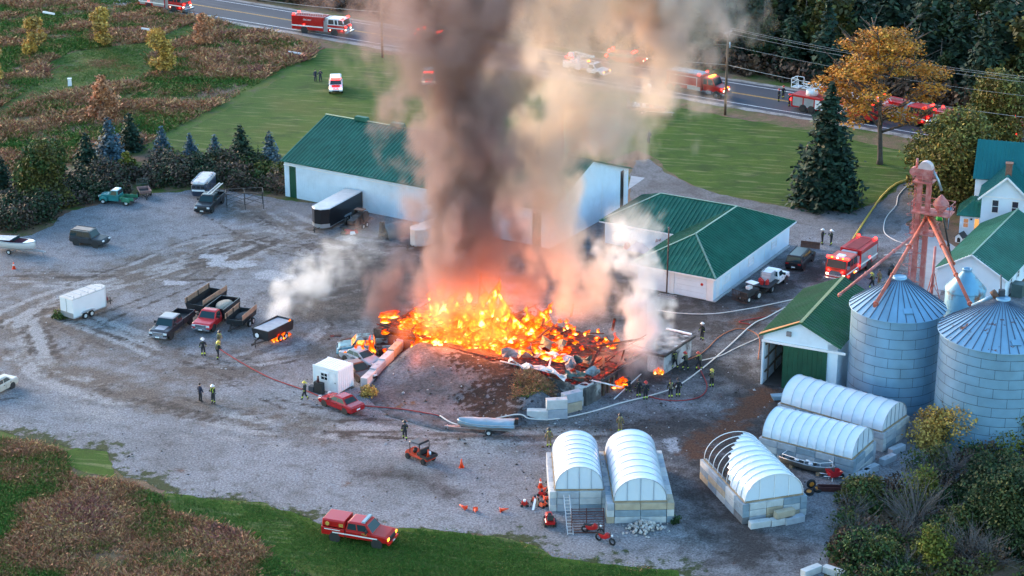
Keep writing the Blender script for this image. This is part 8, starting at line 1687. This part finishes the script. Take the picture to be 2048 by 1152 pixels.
    d = Mt('DIVIDE', Mt('SQRT', Mt('ADD', Mt('MULTIPLY', dx, dx), Mt('MULTIPLY', dy, dy))), rr)
    v = Mt('ADD', Mt('SUBTRACT', base, d), Mt('MULTIPLY', Mt('SUBTRACT', nz.outputs['Fac'], .5), amp*2.2))
    vv = ng.nodes.new('ShaderNodeTexVoronoi'); vv.feature = 'SMOOTH_F1'; vv.inputs['Scale'].default_value = nscale*1.7; vv.inputs['Detail'].default_value = 2; vv.inputs['Roughness'].default_value = .55; vv.inputs['Smoothness'].default_value = .25; L(wv.outputs[0], vv.inputs['Vector'])
    v = Mt('ADD', v, Mt('MULTIPLY', Mt('SUBTRACT', .42, vv.outputs['Distance']), puff))
    v = Mt('MULTIPLY', v, gain, cl=True); v = Mt('MULTIPLY', Mt('POWER', v, 1.6), dmul)
    def sm(a, b):
        n = ng.nodes.new('ShaderNodeMapRange'); n.interpolation_type = 'SMOOTHSTEP'; n.inputs[1].default_value = a; n.inputs[2].default_value = b; L(zn, n.inputs[0]); return n.outputs[0]
    if fade[0] > 0: v = Mt('MULTIPLY', v, sm(0, fade[0]))
    if fade[1] > 0: v = Mt('MULTIPLY', v, sm(1, 1-fade[1]))
    vc = ng.nodes.new('GeometryNodeVolumeCube'); L(v, vc.inputs['Density'])
    vc.inputs['Min'].default_value = lo; vc.inputs['Max'].default_value = hi
    for i, k in enumerate(('Resolution X', 'Resolution Y', 'Resolution Z')): vc.inputs[k].default_value = max(8, int((hi[i]-lo[i])/vox))
    sm_ = ng.nodes.new('GeometryNodeSetMaterial'); sm_.inputs['Material'].default_value = m
    L(vc.outputs[0], sm_.inputs[0]); L(sm_.outputs[0], go_.inputs[0])
    vd = bpy.data.volumes.new(name); vd.materials.append(m)
    o = bpy.data.objects.new(name, vd); C.objects.link(o)
    md = o.modifiers.new('grid', 'NODES'); md.node_group = ng
    tag(o, label, 'smoke', kind='stuff')
    return o
SM_DARK = vol_mat('brown_smoke', (.46, .355, .34), .62, .1)
SM_PALE = vol_mat('cream_smoke', (.94, .81, .71), .5, .25)
SM_WHITE = vol_mat('white_steam', (.97, .965, .97), 1.0, .2)
SM_THIN = vol_mat('white_drifting_smoke', (.96, .965, .97), .6, .2)
SM_SOOT = vol_mat('black_soot_smoke', (.32, .26, .27), .8, .1)
SM_BILLOW = vol_mat('pinkish_smoke', (.76, .6, .54), .75, .15)
SM_CORE = vol_mat('dark_brown_smoke', (.36, .25, .235), .5, .1)
plume('dark_smoke_plume', 'thick brown smoke column rising straight up from the burning barn', [(935, 650, 181, 6.2, .08), (930, 600, 181.5, 7.4, .3), (918, 540, 182, 8.6, .8), (912, 430, 183, 8.6, 1), (908, 300, 184, 8.8, 1), (912, 180, 185, 9.6, .8), (900, 60, 186, 13.5, .36), (890, -60, 187, 16, .45), (870, -220, 188, 17, .5)], SM_DARK, .3, amp=1.1, nscale=.14, seed=1, gain=2.6, fade=(.06, .1), rough=.68, puff=.9)
plume('dark_smoke_core', 'darkest streak of smoke inside the brown column', [(955, 590, 181, 1.2, .5), (950, 520, 181, 2.4), (945, 430, 182, 3.4), (945, 300, 182.5, 4.0), (930, 180, 183, 4.6), (925, 60, 184, 6.0, .7), (920, -80, 185, 7, .6)], SM_CORE, .3, amp=1.3, nscale=.17, seed=3, gain=2.2, fade=(.06, .1), rough=.66)
plume('pale_smoke_plume', 'cream coloured smoke billowing up to the right of the brown column', [(1170, 665, 178, 4.4, .15), (1168, 620, 179, 4.8, .5), (1160, 560, 180, 5.4, .9), (1130, 450, 182, 6.6, 1), (1100, 340, 184, 8.2, 1), (1145, 230, 186, 11.2, .85), (1185, 120, 188, 13, .32), (1205, 10, 190, 15, .42), (1215, -110, 191, 15.5, .5), (1220, -240, 192, 16, .6)], SM_PALE, .32, amp=1.2, nscale=.135, seed=4, gain=2.6, fade=(.05, .1), rough=.68, puff=.95)
plume('upper_smoke_billow', 'pinkish brown smoke billow drifting over the road and the wood edge', [(1260, 200, 190, 3, .2), (1310, 125, 191, 5.6, .45), (1330, 70, 192, 7.4, 1), (1335, 0, 193, 8.4, 1), (1325, -100, 194, 10, 1), (1300, -200, 195, 11, 1)], SM_BILLOW, .3, amp=1.1, nscale=.18, seed=6, gain=2.6, fade=(.1, .1), rough=.66, puff=.9)
SM_FIRE = vol_mat('gas_with_added_glow', (.9, .6, .4), .05, 0, ((1, .13, .01), .038))  # flame gas, with firelight on the smoke put in as emission
plume('fire_glow', 'glowing hot gas over the heart of the fire', [(945, 690, 180.5, 8.5), (945, 640, 181, 9.0), (940, 595, 182, 8.0, .6), (930, 540, 182.5, 6.5, .3), (925, 470, 183, 5, .15)], SM_FIRE, .4, amp=.9, nscale=.22, seed=22, gain=1.6, fade=(.05, .5))
plume('white_steam_cloud', 'dense white steam rolling off the end of the burning barn', [(1288, 712, 177, 2.2), (1290, 655, 178, 3.2), (1282, 590, 180, 3.4), (1262, 520, 184, 3.8, .8), (1262, 450, 187, 4.0, .7), (1258, 390, 190, 3.2, .5)], SM_WHITE, .2, amp=1.0, nscale=.32, seed=7, gain=2.2, fade=(.05, .4))
plume('thin_white_smoke', 'white smoke drifting from the smouldering dump trailer', [(543, 662, 190, 2.1), (570, 615, 192, 3.6, .8), (618, 565, 195, 5.0, .6), (672, 515, 198, 5.6, .4), (730, 470, 201, 4.6, .35), (800, 430, 204, 4.0, .3)], SM_THIN, .22, amp=1.0, nscale=.3, seed=9, gain=1.9, fade=(.04, .5))
plume('ground_smoke', 'bluish haze hugging the ground by the small flames and annex', [(1215, 800, 173, 2.6, .6), (1228, 760, 174, 3.2, .7), (1255, 715, 175, 3.6, .8), (1275, 670, 176, 3.2, .6)], SM_THIN, .24, amp=1.0, nscale=.3, seed=15, gain=1.4, fade=(.1, .5))
plume('soot_smoke', 'low black smoke curling from the left end of the fire', [(765, 662, 187, 2.6), (770, 620, 188, 3.4), (780, 570, 189, 3.6), (800, 520, 190, 3.2, .6), (810, 470, 191, 3, .4)], SM_SOOT, .24, amp=1.0, nscale=.26, seed=12, gain=2.0, fade=(.1, .5))
# ---------------- softened edges on vehicle bodies ----------------
for o in list(bpy.data.objects):
    if o.type == 'MESH' and o.name.split('.')[0] in ('body', 'cab', 'cab_lower', 'cab_upper', 'cab_base', 'hood', 'bed_cap', 'tank_body', 'bed_side', 'front_fender', 'rear_fender') and len(o.data.polygons) < 120:
        m = o.modifiers.new('soft_edges', 'BEVEL'); m.width = .045; m.segments = 2; m.limit_method = 'ANGLE'; m.angle_limit = R(25); m.harden_normals = False
        o.data.polygons.foreach_set('use_smooth', [False]*len(o.data.polygons))
